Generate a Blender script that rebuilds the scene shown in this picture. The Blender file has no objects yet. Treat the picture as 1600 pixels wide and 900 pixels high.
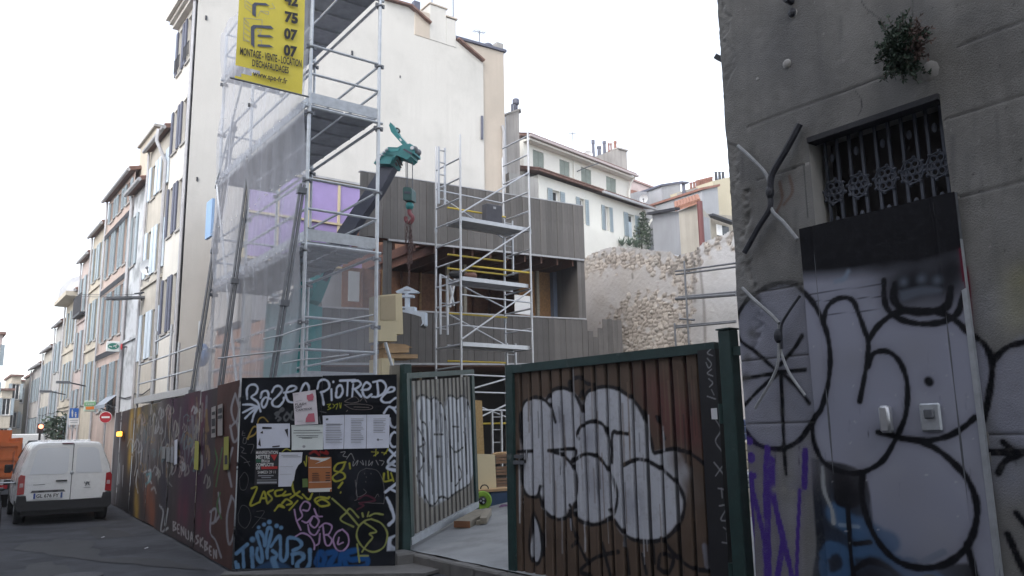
import bpy, math, random
import numpy as np
from mathutils import Vector, Matrix
random.seed(7); RNG = np.random.default_rng(7)
SC = bpy.context.scene
COL = SC.collection
# ------------------------------------------------------------------ camera
# world axes: +Y runs down the street, +X across it towards the building site, +Z up
EYE = Vector((0.0, 0.0, 1.75))
F_PX = 1250.0
PSI = math.radians(36.6138); PITCH = math.radians(10.33711); ROLL = math.radians(1.0)
_f = Vector((math.sin(PSI)*math.cos(PITCH), math.cos(PSI)*math.cos(PITCH), math.sin(PITCH)))
_r = Vector((math.cos(PSI), -math.sin(PSI), 0)); _u = _r.cross(_f)
CR = _r*math.cos(ROLL) - _u*math.sin(ROLL); CU = _u*math.cos(ROLL) + _r*math.sin(ROLL); CF = _f
cam = bpy.data.cameras.new('camera'); cam_o = bpy.data.objects.new('camera', cam); COL.objects.link(cam_o)
cam.sensor_width = 36.0; cam.lens = 36.0*F_PX/1600.0; cam.clip_start = 0.05; cam.clip_end = 2000
m3 = Matrix((CR, CU, -CF)).transposed().to_4x4(); m3.translation = EYE
cam_o.matrix_world = m3
SC.camera = cam_o
# ------------------------------------------------------------------ sky, sun, exposure
SUN_EL = math.radians(40); SUN_AZ = math.radians(-118)     # azimuth from +Y towards +X
w = bpy.data.worlds.new('World'); SC.world = w; w.use_nodes = True
nt = w.node_tree; nt.nodes.clear()
sky = nt.nodes.new('ShaderNodeTexSky'); sky.sky_type = 'NISHITA'; sky.sun_disc = False
sky.sun_elevation = SUN_EL; sky.sun_rotation = SUN_AZ
sky.air_density = 1.0; sky.dust_density = 1.0; sky.ozone_density = 1.0
hs = nt.nodes.new('ShaderNodeHueSaturation'); hs.inputs['Saturation'].default_value = 0.36
bg = nt.nodes.new('ShaderNodeBackground'); bg.inputs['Strength'].default_value = 0.15
wo = nt.nodes.new('ShaderNodeOutputWorld')
nt.links.new(sky.outputs[0], hs.inputs['Color']); nt.links.new(hs.outputs[0], bg.inputs['Color']); nt.links.new(bg.outputs[0], wo.inputs[0])
sl = bpy.data.lights.new('sun', 'SUN'); sl.energy = 0.7; sl.angle = math.radians(40); sl.color = (1.0, 0.93, 0.82)
so = bpy.data.objects.new('sun', sl); COL.objects.link(so)
sd = Vector((math.sin(SUN_AZ)*math.cos(SUN_EL), math.cos(SUN_AZ)*math.cos(SUN_EL), math.sin(SUN_EL)))
so.rotation_euler = sd.to_track_quat('Z', 'Y').to_euler()
SC.view_settings.view_transform = 'Standard'; SC.view_settings.look = 'None'
SC.view_settings.exposure = 1.65; SC.view_settings.gamma = 1.0; SC.view_settings.use_curve_mapping = False
SC.render.engine = 'CYCLES'
SC.cycles.transparent_max_bounces = 16; SC.cycles.max_bounces = 6

# ------------------------------------------------------------------ placing helpers
def ray(px, py):
    return CR*((px-800)/F_PX) - CU*((py-450)/F_PX) + CF
def on(px, py, ax, v):
    r = ray(px, py); i = 'xyz'.index(ax); t = (v-EYE[i])/r[i]; return EYE + r*t
class Plane:
    """a real surface in the place: origin o, unit axes u (along), v (up), outward normal n"""
    def __init__(s, o, u, v):
        s.o = Vector(o); s.u = Vector(u).normalized(); s.v = Vector(v).normalized(); s.n = s.u.cross(s.v)
        if s.n.dot(EYE-s.o) < 0: s.n = -s.n
    def hit(s, px, py):
        r = ray(px, py); t = (s.o-EYE).dot(s.n)/r.dot(s.n); return EYE + r*t
    def uv(s, px, py):
        d = s.hit(px, py)-s.o; return (d.dot(s.u), d.dot(s.v))
    def pt(s, a, b, c=0.0): return s.o + s.u*a + s.v*b + s.n*c
    def off(s, c): return Plane(s.o+s.n*c, s.u, s.v)

ORG = {}
def org(o):
    return ORG.get(o.name, Vector((0,0,0))) if o is not None else Vector((0,0,0))
def thing(name, label, cat, loc=(0,0,0), rz=0.0, group=None, local=False):
    o = bpy.data.objects.new(name, None); COL.objects.link(o); o.empty_display_size = 0.2
    o.location = loc; o.rotation_euler = (0,0,rz)
    o['label'] = label; o['category'] = cat
    if group: o['group'] = group
    ORG[o.name] = Vector((0,0,0)) if local else Vector(loc)
    return o
def tag(o, label, cat, group=None, kind=None):
    o['label'] = label; o['category'] = cat
    if group: o['group'] = group
    if kind: o['kind'] = kind
    return o
class MB:
    def __init__(s): s.v = []; s.f = []
    def add(s, vs, fs):
        b = len(s.v); s.v.extend([tuple(p) for p in vs]); s.f.extend([tuple(i+b for i in f) for f in fs]); return s
    def box(s, x0, x1, y0, y1, z0, z1):
        return s.add([(x0,y0,z0),(x1,y0,z0),(x1,y1,z0),(x0,y1,z0),(x0,y0,z1),(x1,y0,z1),(x1,y1,z1),(x0,y1,z1)],
            [(0,3,2,1),(4,5,6,7),(0,1,5,4),(1,2,6,5),(2,3,7,6),(3,0,4,7)])
    def bbox(s, x0, x1, y0, y1, z0, z1, c=0.01):
        """box with chamfered vertical-and-horizontal edges"""
        b = len(s.v); pts = []
        for z, k in ((z0, c), (z0+c, 0), (z1-c, 0), (z1, c)):
            xa, xb, ya, yb = x0+k, x1-k, y0+k, y1-k
            d = c if k == 0 else 0
            ring = [(xa+d,ya),(xb-d,ya),(xb,ya+d),(xb,yb-d),(xb-d,yb),(xa+d,yb),(xa,yb-d),(xa,ya+d)]
            pts += [(p[0],p[1],z) for p in ring]
        fs = [tuple(range(7,-1,-1)), tuple(range(24,32))]
        for r in range(3):
            for i in range(8):
                j = (i+1) % 8; fs.append((r*8+i, r*8+j, r*8+8+j, r*8+8+i))
        return s.add(pts, fs)
    def obox(s, c, ux, uy, uz, hx, hy, hz):
        c = Vector(c); ux = Vector(ux).normalized()*hx; uy = Vector(uy).normalized()*hy; uz = Vector(uz).normalized()*hz
        P = [c-ux-uy-uz, c+ux-uy-uz, c+ux+uy-uz, c-ux+uy-uz, c-ux-uy+uz, c+ux-uy+uz, c+ux+uy+uz, c-ux+uy+uz]
        return s.add(P, [(0,3,2,1),(4,5,6,7),(0,1,5,4),(1,2,6,5),(2,3,7,6),(3,0,4,7)])
    def beam(s, p0, p1, w, h, up=(0,0,1)):
        p0 = Vector(p0); p1 = Vector(p1); d = (p1-p0); L = d.length; d.normalize()
        up = Vector(up)
        if abs(d.dot(up.normalized())) > 0.98: up = Vector((1,0,0))
        side = d.cross(up).normalized(); u2 = side.cross(d).normalized()
        return s.obox((p0+p1)/2, d, side, u2, L/2, w/2, h/2)
    def tube(s, p0, p1, r, n=8, r1=None, cap=True):
        p0 = Vector(p0); p1 = Vector(p1); d = (p1-p0).normalized()
        a = d.orthogonal().normalized(); b = d.cross(a); r1 = r if r1 is None else r1
        P = []
        for p, rr in ((p0, r), (p1, r1)):
            for i in range(n):
                t = 2*math.pi*i/n; P.append(p + a*(rr*math.cos(t)) + b*(rr*math.sin(t)))
        F = [(i, (i+1) % n, n+(i+1) % n, n+i) for i in range(n)]
        if cap: F += [tuple(range(n-1,-1,-1)), tuple(range(n, 2*n))]
        return s.add(P, F)
    def poly(s, pts, r, n=6, closed=False):
        pts = [Vector(p) for p in pts]; k = len(pts)
        rs = r if isinstance(r, (list, tuple)) else [r]*k
        P = []; up = None
        for i, p in enumerate(pts):
            d = (pts[min(i+1,k-1)]-pts[max(i-1,0)]).normalized()
            if up is None: up = d.orthogonal().normalized()
            a = (up - d*up.dot(d))
            a = a.normalized() if a.length > 1e-6 else d.orthogonal().normalized()
            up = a; b = d.cross(a)
            for j in range(n):
                t = 2*math.pi*j/n; P.append(p + a*(rs[i]*math.cos(t)) + b*(rs[i]*math.sin(t)))
        F = []
        for i in range(k-1):
            for j in range(n):
                j2 = (j+1) % n; F.append((i*n+j, i*n+j2, (i+1)*n+j2, (i+1)*n+j))
        F += [tuple(range(n-1,-1,-1)), tuple(range((k-1)*n, k*n))]
        return s.add(P, F)
    def prism(s, pts, off):
        """pts: planar polygon in space, extruded by vector off"""
        pts = [Vector(p) for p in pts]; off = Vector(off); n = len(pts)
        F = [tuple(range(n)), tuple(range(2*n-1, n-1, -1))]
        F += [(i, n+i, n+(i+1) % n, (i+1) % n) for i in range(n)]
        return s.add(pts+[p+off for p in pts], F)
    def sphere(s, c, r, nu=10, nv=6, sc=(1,1,1)):
        c = Vector(c); P = []
        for i in range(nv+1):
            a = math.pi*i/nv
            for j in range(nu):
                b = 2*math.pi*j/nu
                P.append(c+Vector((r*sc[0]*math.sin(a)*math.cos(b), r*sc[1]*math.sin(a)*math.sin(b), r*sc[2]*math.cos(a))))
        F = [(i*nu+j, (i+1)*nu+j, (i+1)*nu+(j+1) % nu, i*nu+(j+1) % nu) for i in range(nv) for j in range(nu)]
        return s.add(P, F)
    def lathe(s, c, axis, prof, n=20):
        """prof: list of (radius, distance along axis)"""
        c = Vector(c); d = Vector(axis).normalized(); a = d.orthogonal().normalized(); b = d.cross(a); P = []
        for r, h in prof:
            for j in range(n):
                t = 2*math.pi*j/n; P.append(c + d*h + a*(r*math.cos(t)) + b*(r*math.sin(t)))
        k = len(prof)
        F = [(i*n+j, i*n+(j+1) % n, (i+1)*n+(j+1) % n, (i+1)*n+j) for i in range(k-1) for j in range(n)]
        F += [tuple(range(n-1,-1,-1)), tuple(range((k-1)*n, k*n))]
        return s.add(P, F)
    def wall(s, pl, W, H, holes=(), depth=0.2, u0=0.0, v0=0.0, ends=True):
        """plane wall with real openings; holes = (u0,u1,v0,v1); reveals go back by depth"""
        us = sorted({u0, W} | {x for h in holes for x in h[:2]}); vs = sorted({v0, H} | {x for h in holes for x in h[2:4]})
        def inh(a, b): return any(h[0] < a < h[1] and h[2] < b < h[3] for h in holes)
        for i in range(len(us)-1):
            for j in range(len(vs)-1):
                if us[i+1]-us[i] < 1e-6 or vs[j+1]-vs[j] < 1e-6: continue
                if inh((us[i]+us[i+1])/2, (vs[j]+vs[j+1])/2): continue
                a, b, c, d = us[i], us[i+1], vs[j], vs[j+1]
                s.add([pl.pt(a,c), pl.pt(b,c), pl.pt(b,d), pl.pt(a,d)], [(0,1,2,3)])
        for h in holes:
            a, b, c, d = h[:4]
            for p, q in (((a,c),(b,c)), ((b,c),(b,d)), ((b,d),(a,d)), ((a,d),(a,c))):
                s.add([pl.pt(*p), pl.pt(*q), pl.pt(*q, -depth), pl.pt(*p, -depth)], [(0,1,2,3)])
        if ends:
            for p, q in (((u0,v0),(u0,H)), ((u0,H),(W,H)), ((W,H),(W,v0))):
                s.add([pl.pt(*p), pl.pt(*q), pl.pt(*q, -ends), pl.pt(*p, -ends)], [(0,1,2,3)])
        return s
    def build(s, name, mat, parent=None, smooth=False, kind=None):
        o0 = org(parent)
        me = bpy.data.meshes.new(name)
        me.from_pydata([(p[0]-o0[0], p[1]-o0[1], p[2]-o0[2]) for p in s.v], [], s.f); me.update()
        me.materials.append(mat)
        if smooth:
            me.polygons.foreach_set('use_smooth', [True]*len(me.polygons))
            try: me.set_sharp_from_angle(angle=math.radians(38))
            except Exception: pass
        o = bpy.data.objects.new(name, me); COL.objects.link(o)
        if parent is not None: o.parent = parent
        ORG[o.name] = o0
        if kind: o['kind'] = kind
        return o
def dup(o, loc, rz=None, label=None):
    r = o.copy(); COL.objects.link(r); r.location = loc
    if rz is not None: r.rotation_euler = (0,0,rz)
    if label: r['label'] = label
    for ch in list(o.children):
        c = ch.copy(); COL.objects.link(c); c.parent = r
        for g in list(ch.children):
            e = g.copy(); COL.objects.link(e); e.parent = c
    return r
def inst(o, loc, parent, rot=None):
    """another piece sharing o's mesh"""
    c = o.copy(); COL.objects.link(c); c.parent = parent; c.location = loc
    if rot is not None: c.rotation_euler = rot
    return c
def quad_px(mb, pl, pts, c=0.004):
    P = [pl.hit(*p) + pl.n*c for p in pts]
    return mb.add(P, [tuple(range(len(P)))])
def slab_px(mb, pl, pts, c0, c1):
    P = [pl.hit(*p) + pl.n*c0 for p in pts]
    return mb.prism(P, pl.n*(c1-c0))
def text_fit(body, pl, a, b, hpx, name, mat, parent, c=0.004, bold=0.0, ay=None):
    """flat lettering on plane pl, baseline from photo point a to b"""
    cu = bpy.data.curves.new('t', 'FONT'); cu.body = body; cu.size = 1.0; cu.offset = bold
    cu.resolution_u = 3
    to = bpy.data.objects.new('t', cu); COL.objects.link(to)
    dg = bpy.context.evaluated_depsgraph_get(); ev = to.evaluated_get(dg); me = ev.to_mesh()
    vs = np.array([v.co[:] for v in me.vertices]); fs = [tuple(p.vertices) for p in me.polygons]
    ev.to_mesh_clear(); bpy.data.objects.remove(to); bpy.data.curves.remove(cu)
    if len(vs) == 0: return None
    A = pl.hit(*a); B_ = pl.hit(*b)
    top = pl.hit(a[0], a[1]-hpx); up = top-A; up = pl.v*up.length
    x0, x1 = vs[:,0].min(), vs[:,0].max(); y0, y1 = 0.0, 0.73
    d = (B_-A)
    mb = MB(); mb.add([A + d*((v[0]-x0)/(x1-x0)) + up*((v[1]-y0)/(y1-y0)) + pl.n*c for v in vs], fs)
    return mb.build(name, mat, parent)
def smooth_pts(pts, n=6):
    p = np.array(pts, float)
    if len(p) < 3:
        t = np.linspace(0,1,n*2)[:,None]; return p[0]*(1-t)+p[-1]*t
    P = np.vstack([2*p[0]-p[1], p, 2*p[-1]-p[-2]]); out = []
    for i in range(1, len(P)-2):
        for t in np.linspace(0,1,n,endpoint=False):
            a,b,c,d = P[i-1],P[i],P[i+1],P[i+2]
            out.append(0.5*((2*b)+(-a+c)*t+(2*a-5*b+4*c-d)*t*t+(-a+3*b-3*c+d)*t**3))
    out.append(P[-2]); return np.array(out)
class Sheet:
    """finely divided surface with spray paint carried in a colour attribute (colour + coverage)"""
    def __init__(s, pl, u0, u1, v0, v1, res, us=None, wf=None):
        s.pl = pl
        s.us = np.linspace(u0, u1, max(2, int((u1-u0)/res)+1)) if us is None else np.array(us)
        s.vs = np.linspace(v0, v1, max(2, int((v1-v0)/res)+1))
        s.U, s.V = np.meshgrid(s.us, s.vs); s.C = np.zeros(s.U.shape+(4,)); s.wf = wf
        s.asp = 1.0; s.hide = np.zeros((len(s.vs)-1, len(s.us)-1), bool)
    def _over(s, sl, col, m):
        C = s.C[sl]; a = m[...,None]
        oa = C[...,3:4]; na = a + oa*(1-a)
        C[...,:3] = np.where(na > 1e-5, (np.array(col[:3])*a + C[...,:3]*oa*(1-a))/np.maximum(na,1e-5), C[...,:3])
        C[...,3:4] = na
    def _uvs(s, pts, tr):
        out = []
        for p in pts:
            q = tr(p) if tr else p
            out.append(s.pl.uv(*q))
        return np.array(out)
    def stroke(s, col, pts, w, soft=0.35, al=1.0, tr=None, smooth=True, raw=False):
        p = np.array(pts, float) if raw else s._uvs(pts, tr)
        q = smooth_pts(p) if smooth and len(p) > 2 else p
        h = w/2; sf = max(w*soft, 0.006); R = h*1.3+sf
        i0 = np.searchsorted(s.us, q[:,0].min()-R*s.asp); i1 = np.searchsorted(s.us, q[:,0].max()+R*s.asp)
        j0 = np.searchsorted(s.vs, q[:,1].min()-R); j1 = np.searchsorted(s.vs, q[:,1].max()+R)
        if i1 <= i0 or j1 <= j0: return
        sl = (slice(j0,j1), slice(i0,i1)); U = s.U[sl]; V = s.V[sl]; D = np.full(U.shape, 1e9)
        ph = float(q[0,0]*37+q[0,1]*53)
        if s.asp != 1.0: U = U/s.asp; q = q*np.array([1/s.asp,1.0])
        for k in range(len(q)-1):
            a, b = q[k], q[k+1]; ab = b-a; L = ab@ab
            t = np.clip(((U-a[0])*ab[0]+(V-a[1])*ab[1])/max(L,1e-12), 0, 1)
            D = np.minimum(D, np.hypot(U-a[0]-t*ab[0], V-a[1]-t*ab[1])-h*(.13*math.sin(k*.55+ph)+.07*math.sin(k*1.7+ph*2)))
        m = np.clip((h+sf/2-D)/sf, 0, 1); m = m*m*(3-2*m)*al
        s._over(sl, col, m)
    def fill(s, col, pts, soft=0.01, al=1.0, tr=None, smooth=True, raw=False):
        p = np.array(pts, float) if raw else s._uvs(pts, tr)
        q = smooth_pts(np.vstack([p, p[:1]]), 5) if smooth else np.vstack([p, p[:1]])
        i0 = np.searchsorted(s.us, q[:,0].min()-soft); i1 = np.searchsorted(s.us, q[:,0].max()+soft)
        j0 = np.searchsorted(s.vs, q[:,1].min()-soft); j1 = np.searchsorted(s.vs, q[:,1].max()+soft)
        if i1 <= i0 or j1 <= j0: return
        sl = (slice(j0,j1), slice(i0,i1)); U = s.U[sl]; V = s.V[sl]
        ins = np.zeros(U.shape, bool); D = np.full(U.shape, 1e9)
        for k in range(len(q)-1):
            a, b = q[k], q[k+1]
            c = ((a[1] > V) != (b[1] > V)) & (U < (b[0]-a[0])*(V-a[1])/((b[1]-a[1]) or 1e-12)+a[0]); ins ^= c
            ab = b-a; L = ab@ab; t = np.clip(((U-a[0])*ab[0]+(V-a[1])*ab[1])/max(L,1e-12),0,1)
            D = np.minimum(D, np.hypot(U-a[0]-t*ab[0], V-a[1]-t*ab[1]))
        sd = np.where(ins, D, -D); m = np.clip(sd/soft+0.5, 0, 1)*al
        s._over(sl, col, m)
    def cloud(s, col, pts, r, al=0.6, tr=None):
        for p in s._uvs(pts, tr):
            i0 = np.searchsorted(s.us, p[0]-2*r); i1 = np.searchsorted(s.us, p[0]+2*r)
            j0 = np.searchsorted(s.vs, p[1]-2*r); j1 = np.searchsorted(s.vs, p[1]+2*r)
            if i1 <= i0 or j1 <= j0: continue
            sl = (slice(j0,j1), slice(i0,i1)); D = np.hypot(s.U[sl]-p[0], s.V[sl]-p[1])
            s._over(sl, col, np.exp(-(D/r)**2)*al)
    def cut(s, u0, u1, v0, v1):
        cu = (s.us[:-1]+s.us[1:])/2; cv = (s.vs[:-1]+s.vs[1:])/2
        s.hide |= ((cv[:,None] > v0) & (cv[:,None] < v1) & (cu[None,:] > u0) & (cu[None,:] < u1))
    def build(s, name, mat, parent=None, smooth=False):
        W = s.wf(s.U, s.V) if s.wf else np.zeros(s.U.shape)
        P = (np.array(s.pl.o)[None,None] + s.U[...,None]*np.array(s.pl.u) + s.V[...,None]*np.array(s.pl.v) + W[...,None]*np.array(s.pl.n)) - np.array(org(parent))
        nv, nu = s.U.shape; idx = np.arange(nv*nu).reshape(nv,nu)
        q = np.stack([idx[:-1,:-1], idx[:-1,1:], idx[1:,1:], idx[1:,:-1]], -1)[~s.hide]
        me = bpy.data.meshes.new(name); me.vertices.add(nv*nu); me.vertices.foreach_set('co', P.reshape(-1))
        n = len(q); me.loops.add(n*4); me.loops.foreach_set('vertex_index', q.reshape(-1).astype(np.int32))
        me.polygons.add(n); me.polygons.foreach_set('loop_start', np.arange(0, n*4, 4, dtype=np.int32))
        try: me.polygons.foreach_set('loop_total', np.full(n, 4, dtype=np.int32))
        except Exception: pass
        me.update(calc_edges=True); me.validate()
        at = me.color_attributes.new('paint', 'FLOAT_COLOR', 'POINT'); at.data.foreach_set('color', s.C.reshape(-1).astype(np.float32))
        me.materials.append(mat)
        if smooth: me.polygons.foreach_set('use_smooth', [True]*n)
        o = bpy.data.objects.new(name, me); COL.objects.link(o)
        if parent is not None: o.parent = parent
        ORG[o.name] = org(parent)
        return o
def zoom(ox, oy, sx, sy=None):
    sy = sy or sx
    return lambda p: (ox+p[0]/sx, oy+p[1]/sy)

# ------------------------------------------------------------------ materials
def L(c):
    """sRGB 0-255 triple to linear"""
    return tuple(((x/255)/12.92 if x/255 <= 0.04045 else ((x/255+0.055)/1.055)**2.4) for x in c)
def mat(name, col, rough=0.7, metal=0.0, var=0.0, scale=3.0, col2=None, bump=0.0, bscale=40.0, streak=0.0, paint=False, rnd=0.0, wearp=0.72, spec=0.5, alpha=None, emit=None, grain=None, detail=6.0, patch=None):
    m = bpy.data.materials.new(name); m.use_nodes = True; n = m.node_tree; N = n.nodes; Lk = n.links.new
    b = N['Principled BSDF']; b.inputs['Roughness'].default_value = rough; b.inputs['Metallic'].default_value = metal
    try: b.inputs['Specular IOR Level'].default_value = spec
    except Exception: pass
    tc = N.new('ShaderNodeTexCoord'); co = tc.outputs['Object']
    def noise(sc, det=detail, ro=0.6, vec=None):
        t = N.new('ShaderNodeTexNoise'); t.inputs['Scale'].default_value = sc; t.inputs['Detail'].default_value = det; t.inputs['Roughness'].default_value = ro
        Lk(vec or co, t.inputs['Vector']); return t.outputs[0]
    def mapped(sc):
        mp = N.new('ShaderNodeMapping'); mp.inputs['Scale'].default_value = sc; Lk(co, mp.inputs['Vector']); return mp.outputs[0]
    def ramp(src, lo, hi):
        r = N.new('ShaderNodeMapRange'); r.inputs['From Min'].default_value = lo; r.inputs['From Max'].default_value = hi; Lk(src, r.inputs['Value']); return r.outputs[0]
    def mix(f, a, bb, mode='MIX'):
        x = N.new('ShaderNodeMix'); x.data_type = 'RGBA'; x.blend_type = mode
        for inp, v in ((x.inputs[0], f), (x.inputs[6], a), (x.inputs[7], bb)):
            if hasattr(v, 'default_value') or hasattr(v, 'is_linked'): Lk(v, inp)
            elif isinstance(v, (int, float)): inp.default_value = v
            else: inp.default_value = tuple(v)[:3]+(1,)
        return x.outputs[2]
    c = None
    base = tuple(col[:3])
    if var > 0 or col2:
        c2 = col2 or tuple(x*(1-var) for x in base)
        c = mix(ramp(noise(scale), 0.35, 0.68), base, c2)
    if patch:
        pc, psc, lo, hi = patch
        c = mix(ramp(noise(psc, 8, 0.65), lo, hi), c if c is not None else base, pc)
    if streak > 0:
        sv = noise(1.0, 5, 0.6, mapped((6.0, 6.0, 0.35)))
        c = mix(ramp(sv, 0.48, 0.75), c if c is not None else base, tuple(x*(1-streak) for x in base))
    if grain:
        gv = noise(1.0, 4, 0.6, mapped(grain))
        c = mix(ramp(gv, 0.35, 0.7), c if c is not None else base, tuple(x*0.62 for x in base))
    if rnd > 0:
        oi = N.new('ShaderNodeObjectInfo')
        mr = N.new('ShaderNodeMapRange'); mr.inputs['To Min'].default_value = 1-rnd; mr.inputs['To Max'].default_value = 1+rnd*0.6; Lk(oi.outputs['Random'], mr.inputs['Value'])
        hv = N.new('ShaderNodeHueSaturation'); Lk(mr.outputs[0], hv.inputs['Value'])
        if c is None: hv.inputs['Color'].default_value = base+(1,)
        else: Lk(c, hv.inputs['Color'])
        c = hv.outputs[0]
    if paint:
        at = N.new('ShaderNodeAttribute'); at.attribute_name = 'paint'
        fade = N.new('ShaderNodeMath'); fade.operation = 'MULTIPLY'
        nz = N.new('ShaderNodeMapRange'); nz.inputs['From Min'].default_value = 0.25; nz.inputs['From Max'].default_value = 0.5; nz.inputs['To Min'].default_value = wearp; nz.inputs['To Max'].default_value = 1.0
        Lk(noise(14, 6, 0.7), nz.inputs['Value']); Lk(nz.outputs[0], fade.inputs[0]); Lk(at.outputs['Alpha'], fade.inputs[1])
        c = mix(fade.outputs[0], c if c is not None else base, at.outputs['Color'])
    if c is None: b.inputs['Base Color'].default_value = base+(1,)
    else: Lk(c, b.inputs['Base Color'])
    if bump > 0:
        bp = N.new('ShaderNodeBump'); bp.inputs['Strength'].default_value = min(1.0, bump); bp.inputs['Distance'].default_value = 0.02
        Lk(noise(bscale, 8, 0.65), bp.inputs['Height']); Lk(bp.outputs[0], b.inputs['Normal'])
    if rough < 0.65 and var > 0:
        rr = N.new('ShaderNodeMapRange'); rr.inputs['To Min'].default_value = max(0.05, rough-0.12); rr.inputs['To Max'].default_value = min(1, rough+0.18)
        Lk(noise(scale*2.3), rr.inputs['Value']); Lk(rr.outputs[0], b.inputs['Roughness'])
    if emit:
        b.inputs['Emission Color'].default_value = tuple(emit[0])+(1,); b.inputs['Emission Strength'].default_value = emit[1]
    if alpha is not None: b.inputs['Alpha'].default_value = alpha
    return m
M = {}
M['asphalt'] = mat('asphalt', (0.055,0.057,0.062), 0.85, var=0.35, scale=1.2, bump=0.35, bscale=160, patch=((0.035,0.036,0.04), 0.55, 0.52, 0.62))
M['concrete'] = mat('concrete', (0.29,0.30,0.31), 0.8, var=0.25, scale=1.6, bump=0.2, bscale=60, patch=((0.19,0.195,0.20), 0.8, 0.5, 0.66))
M['kerb'] = mat('kerb_stone', (0.16,0.155,0.15), 0.85, var=0.3, scale=4, bump=0.5, bscale=50)
M['earth'] = mat('earth', (0.17,0.15,0.12), 0.95, var=0.4, scale=2, bump=0.7, bscale=30)
M['white_plaster'] = mat('white_plaster', (0.54,0.525,0.50), 0.9, var=0.10, scale=0.35, bump=0.2, bscale=12, streak=0.10, patch=((0.43,0.42,0.40), 0.55, 0.50, 0.70))
M['beige_plaster'] = mat('beige_plaster', (0.47,0.41,0.35), 0.9, var=0.16, scale=0.6, bump=0.15, bscale=25, streak=0.14)
M['grey_plaster'] = mat('grey_plaster', (0.36,0.35,0.34), 0.9, var=0.2, scale=0.9, bump=0.2, bscale=25, streak=0.4)
M['steel'] = mat('galvanised_steel', (0.50,0.53,0.57), 0.45, metal=0.55, var=0.22, scale=9)
M['steel_dark'] = mat('dull_steel', (0.16,0.17,0.19), 0.55, metal=0.5, var=0.25, scale=9)
M['alu'] = mat('aluminium', (0.50,0.51,0.54), 0.38, metal=0.6, var=0.12, scale=9)
M['deck'] = mat('scaffold_deck', (0.36,0.38,0.42), 0.6, metal=0.2, var=0.25, scale=6)
M['yellow'] = mat('yellow_paint', (0.62,0.46,0.05), 0.5, var=0.15, scale=8)
M['green_frame'] = mat('dark_green_paint', (0.018,0.05,0.048), 0.5, var=0.35, scale=6, bump=0.1, bscale=30, patch=((0.09,0.11,0.11), 5, 0.62, 0.72))
M['glass'] = mat('window_glass', (0.03,0.035,0.04), 0.12)
M['black'] = mat('black_plastic', (0.015,0.015,0.017), 0.55)
M['rubber'] = mat('tyre_rubber', (0.02,0.02,0.022), 0.85)
M['white_paint'] = mat('white_car_paint', (0.78,0.79,0.80), 0.25, var=0.04, scale=2)
M['white'] = mat('white_paint', (0.78,0.78,0.78), 0.6, var=0.05, scale=4)
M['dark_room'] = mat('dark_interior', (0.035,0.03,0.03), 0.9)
M['ink'] = mat('black_ink', (0.02,0.02,0.025), 0.8)
M['tile'] = mat('terracotta_tile', (0.19,0.105,0.085), 0.85, var=0.45, scale=6, bump=0.3, bscale=30)
M['tile_orange'] = mat('orange_terracotta', (0.37,0.185,0.13), 0.85, var=0.3, scale=5, bump=0.3, bscale=30)
M['pot'] = mat('chimney_pot_clay', (0.27,0.13,0.10), 0.85, var=0.3, scale=6)
M['blue_steel'] = mat('blue_grey_metal', (0.085,0.09,0.13), 0.5, var=0.2, scale=6)
M['zinc'] = mat('zinc_gutter', (0.42,0.42,0.44), 0.5, metal=0.3, var=0.2, scale=5)
M['iron'] = mat('dark_iron', (0.028,0.03,0.042), 0.55, var=0.4, scale=12, bump=0.3, bscale=60)
M['paper'] = mat('white_paper', (0.66,0.67,0.70), 0.8, var=0.06, scale=5)
# ================================================================== GROUND
def struct(o): o['kind'] = 'structure'; return o
mb = MB(); mb.add([(-55,-35,-0.004),(70,-35,-0.004),(70,125,-0.004),(-55,125,-0.004)], [(0,1,2,3)])
struct(mb.build('ground', M['earth']))
def grid_sheet(name, mt, fn, us, vs, parent=None):
    V = [fn(a,b) for b in vs for a in us]; n = len(us)
    F = [(j*n+i, j*n+i+1, (j+1)*n+i+1, (j+1)*n+i) for j in range(len(vs)-1) for i in range(n-1)]
    m_ = MB(); m_.add(V, F); return m_.build(name, mt, parent, smooth=True)
def nz(x, y, s=1.0): return math.sin(x*1.7*s+0.3)*math.cos(y*2.3*s+1.1)*0.5 + math.sin(x*4.1*s+y*3.3*s)*0.25
M['asphalt2'] = mat('street_asphalt', (0.074,0.077,0.09), 0.8, var=0.35, scale=2.2, bump=0.6, bscale=140, patch=((0.036,0.038,0.046), 0.6, 0.48, 0.58), spec=0.35)
struct(grid_sheet('road', M['asphalt2'], lambda a,b: (a,b,0.012*nz(a*.5,b*.4)+0.008), [-2.6+i*0.42 for i in range(21)], [-30+j*2.0 for j in range(61)]))
# pavement strip at the foot of the black hoarding, with its kerb
pm = MB(); pm.prism([(3.55,10.8,0.03),(3.42,10.95,0.03),(3.30,10.72,0.03),(5.3,9.05,0.03),(5.62,9.2,0.03),(5.62,9.85,0.03)], (0,0,0.035))
struct(pm.build('pavement', M['kerb']))
# tar patches and litter on the road
mt_ = mat('tar_patch', (0.028,0.029,0.034), 0.7, var=0.3, scale=3, bump=0.3, bscale=90)
for i,(cx,cy,rx,ry,a) in enumerate([(2.2,15.6,.5,1.5,.1),(2.9,12.9,.25,1.1,.4),(1.6,13.0,.3,.9,-.2),(3.2,17.5,.3,1.2,.0)]):
    P = []
    for k in range(22):
        t = 2*math.pi*k/22; r_ = 1+.22*math.sin(3*t+i)+.13*math.sin(7*t+2*i)
        x, y = rx*r_*math.cos(t), ry*r_*math.sin(t)
        X, Y = cx+x*math.cos(a)-y*math.sin(a), cy+x*math.sin(a)+y*math.cos(a)
        P.append((X, Y, 0.012*nz(X*.5,Y*.4)+0.016))
    m_ = MB(); m_.add(P, [tuple(range(22))]); struct(m_.build('road_patch', mt_))
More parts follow.
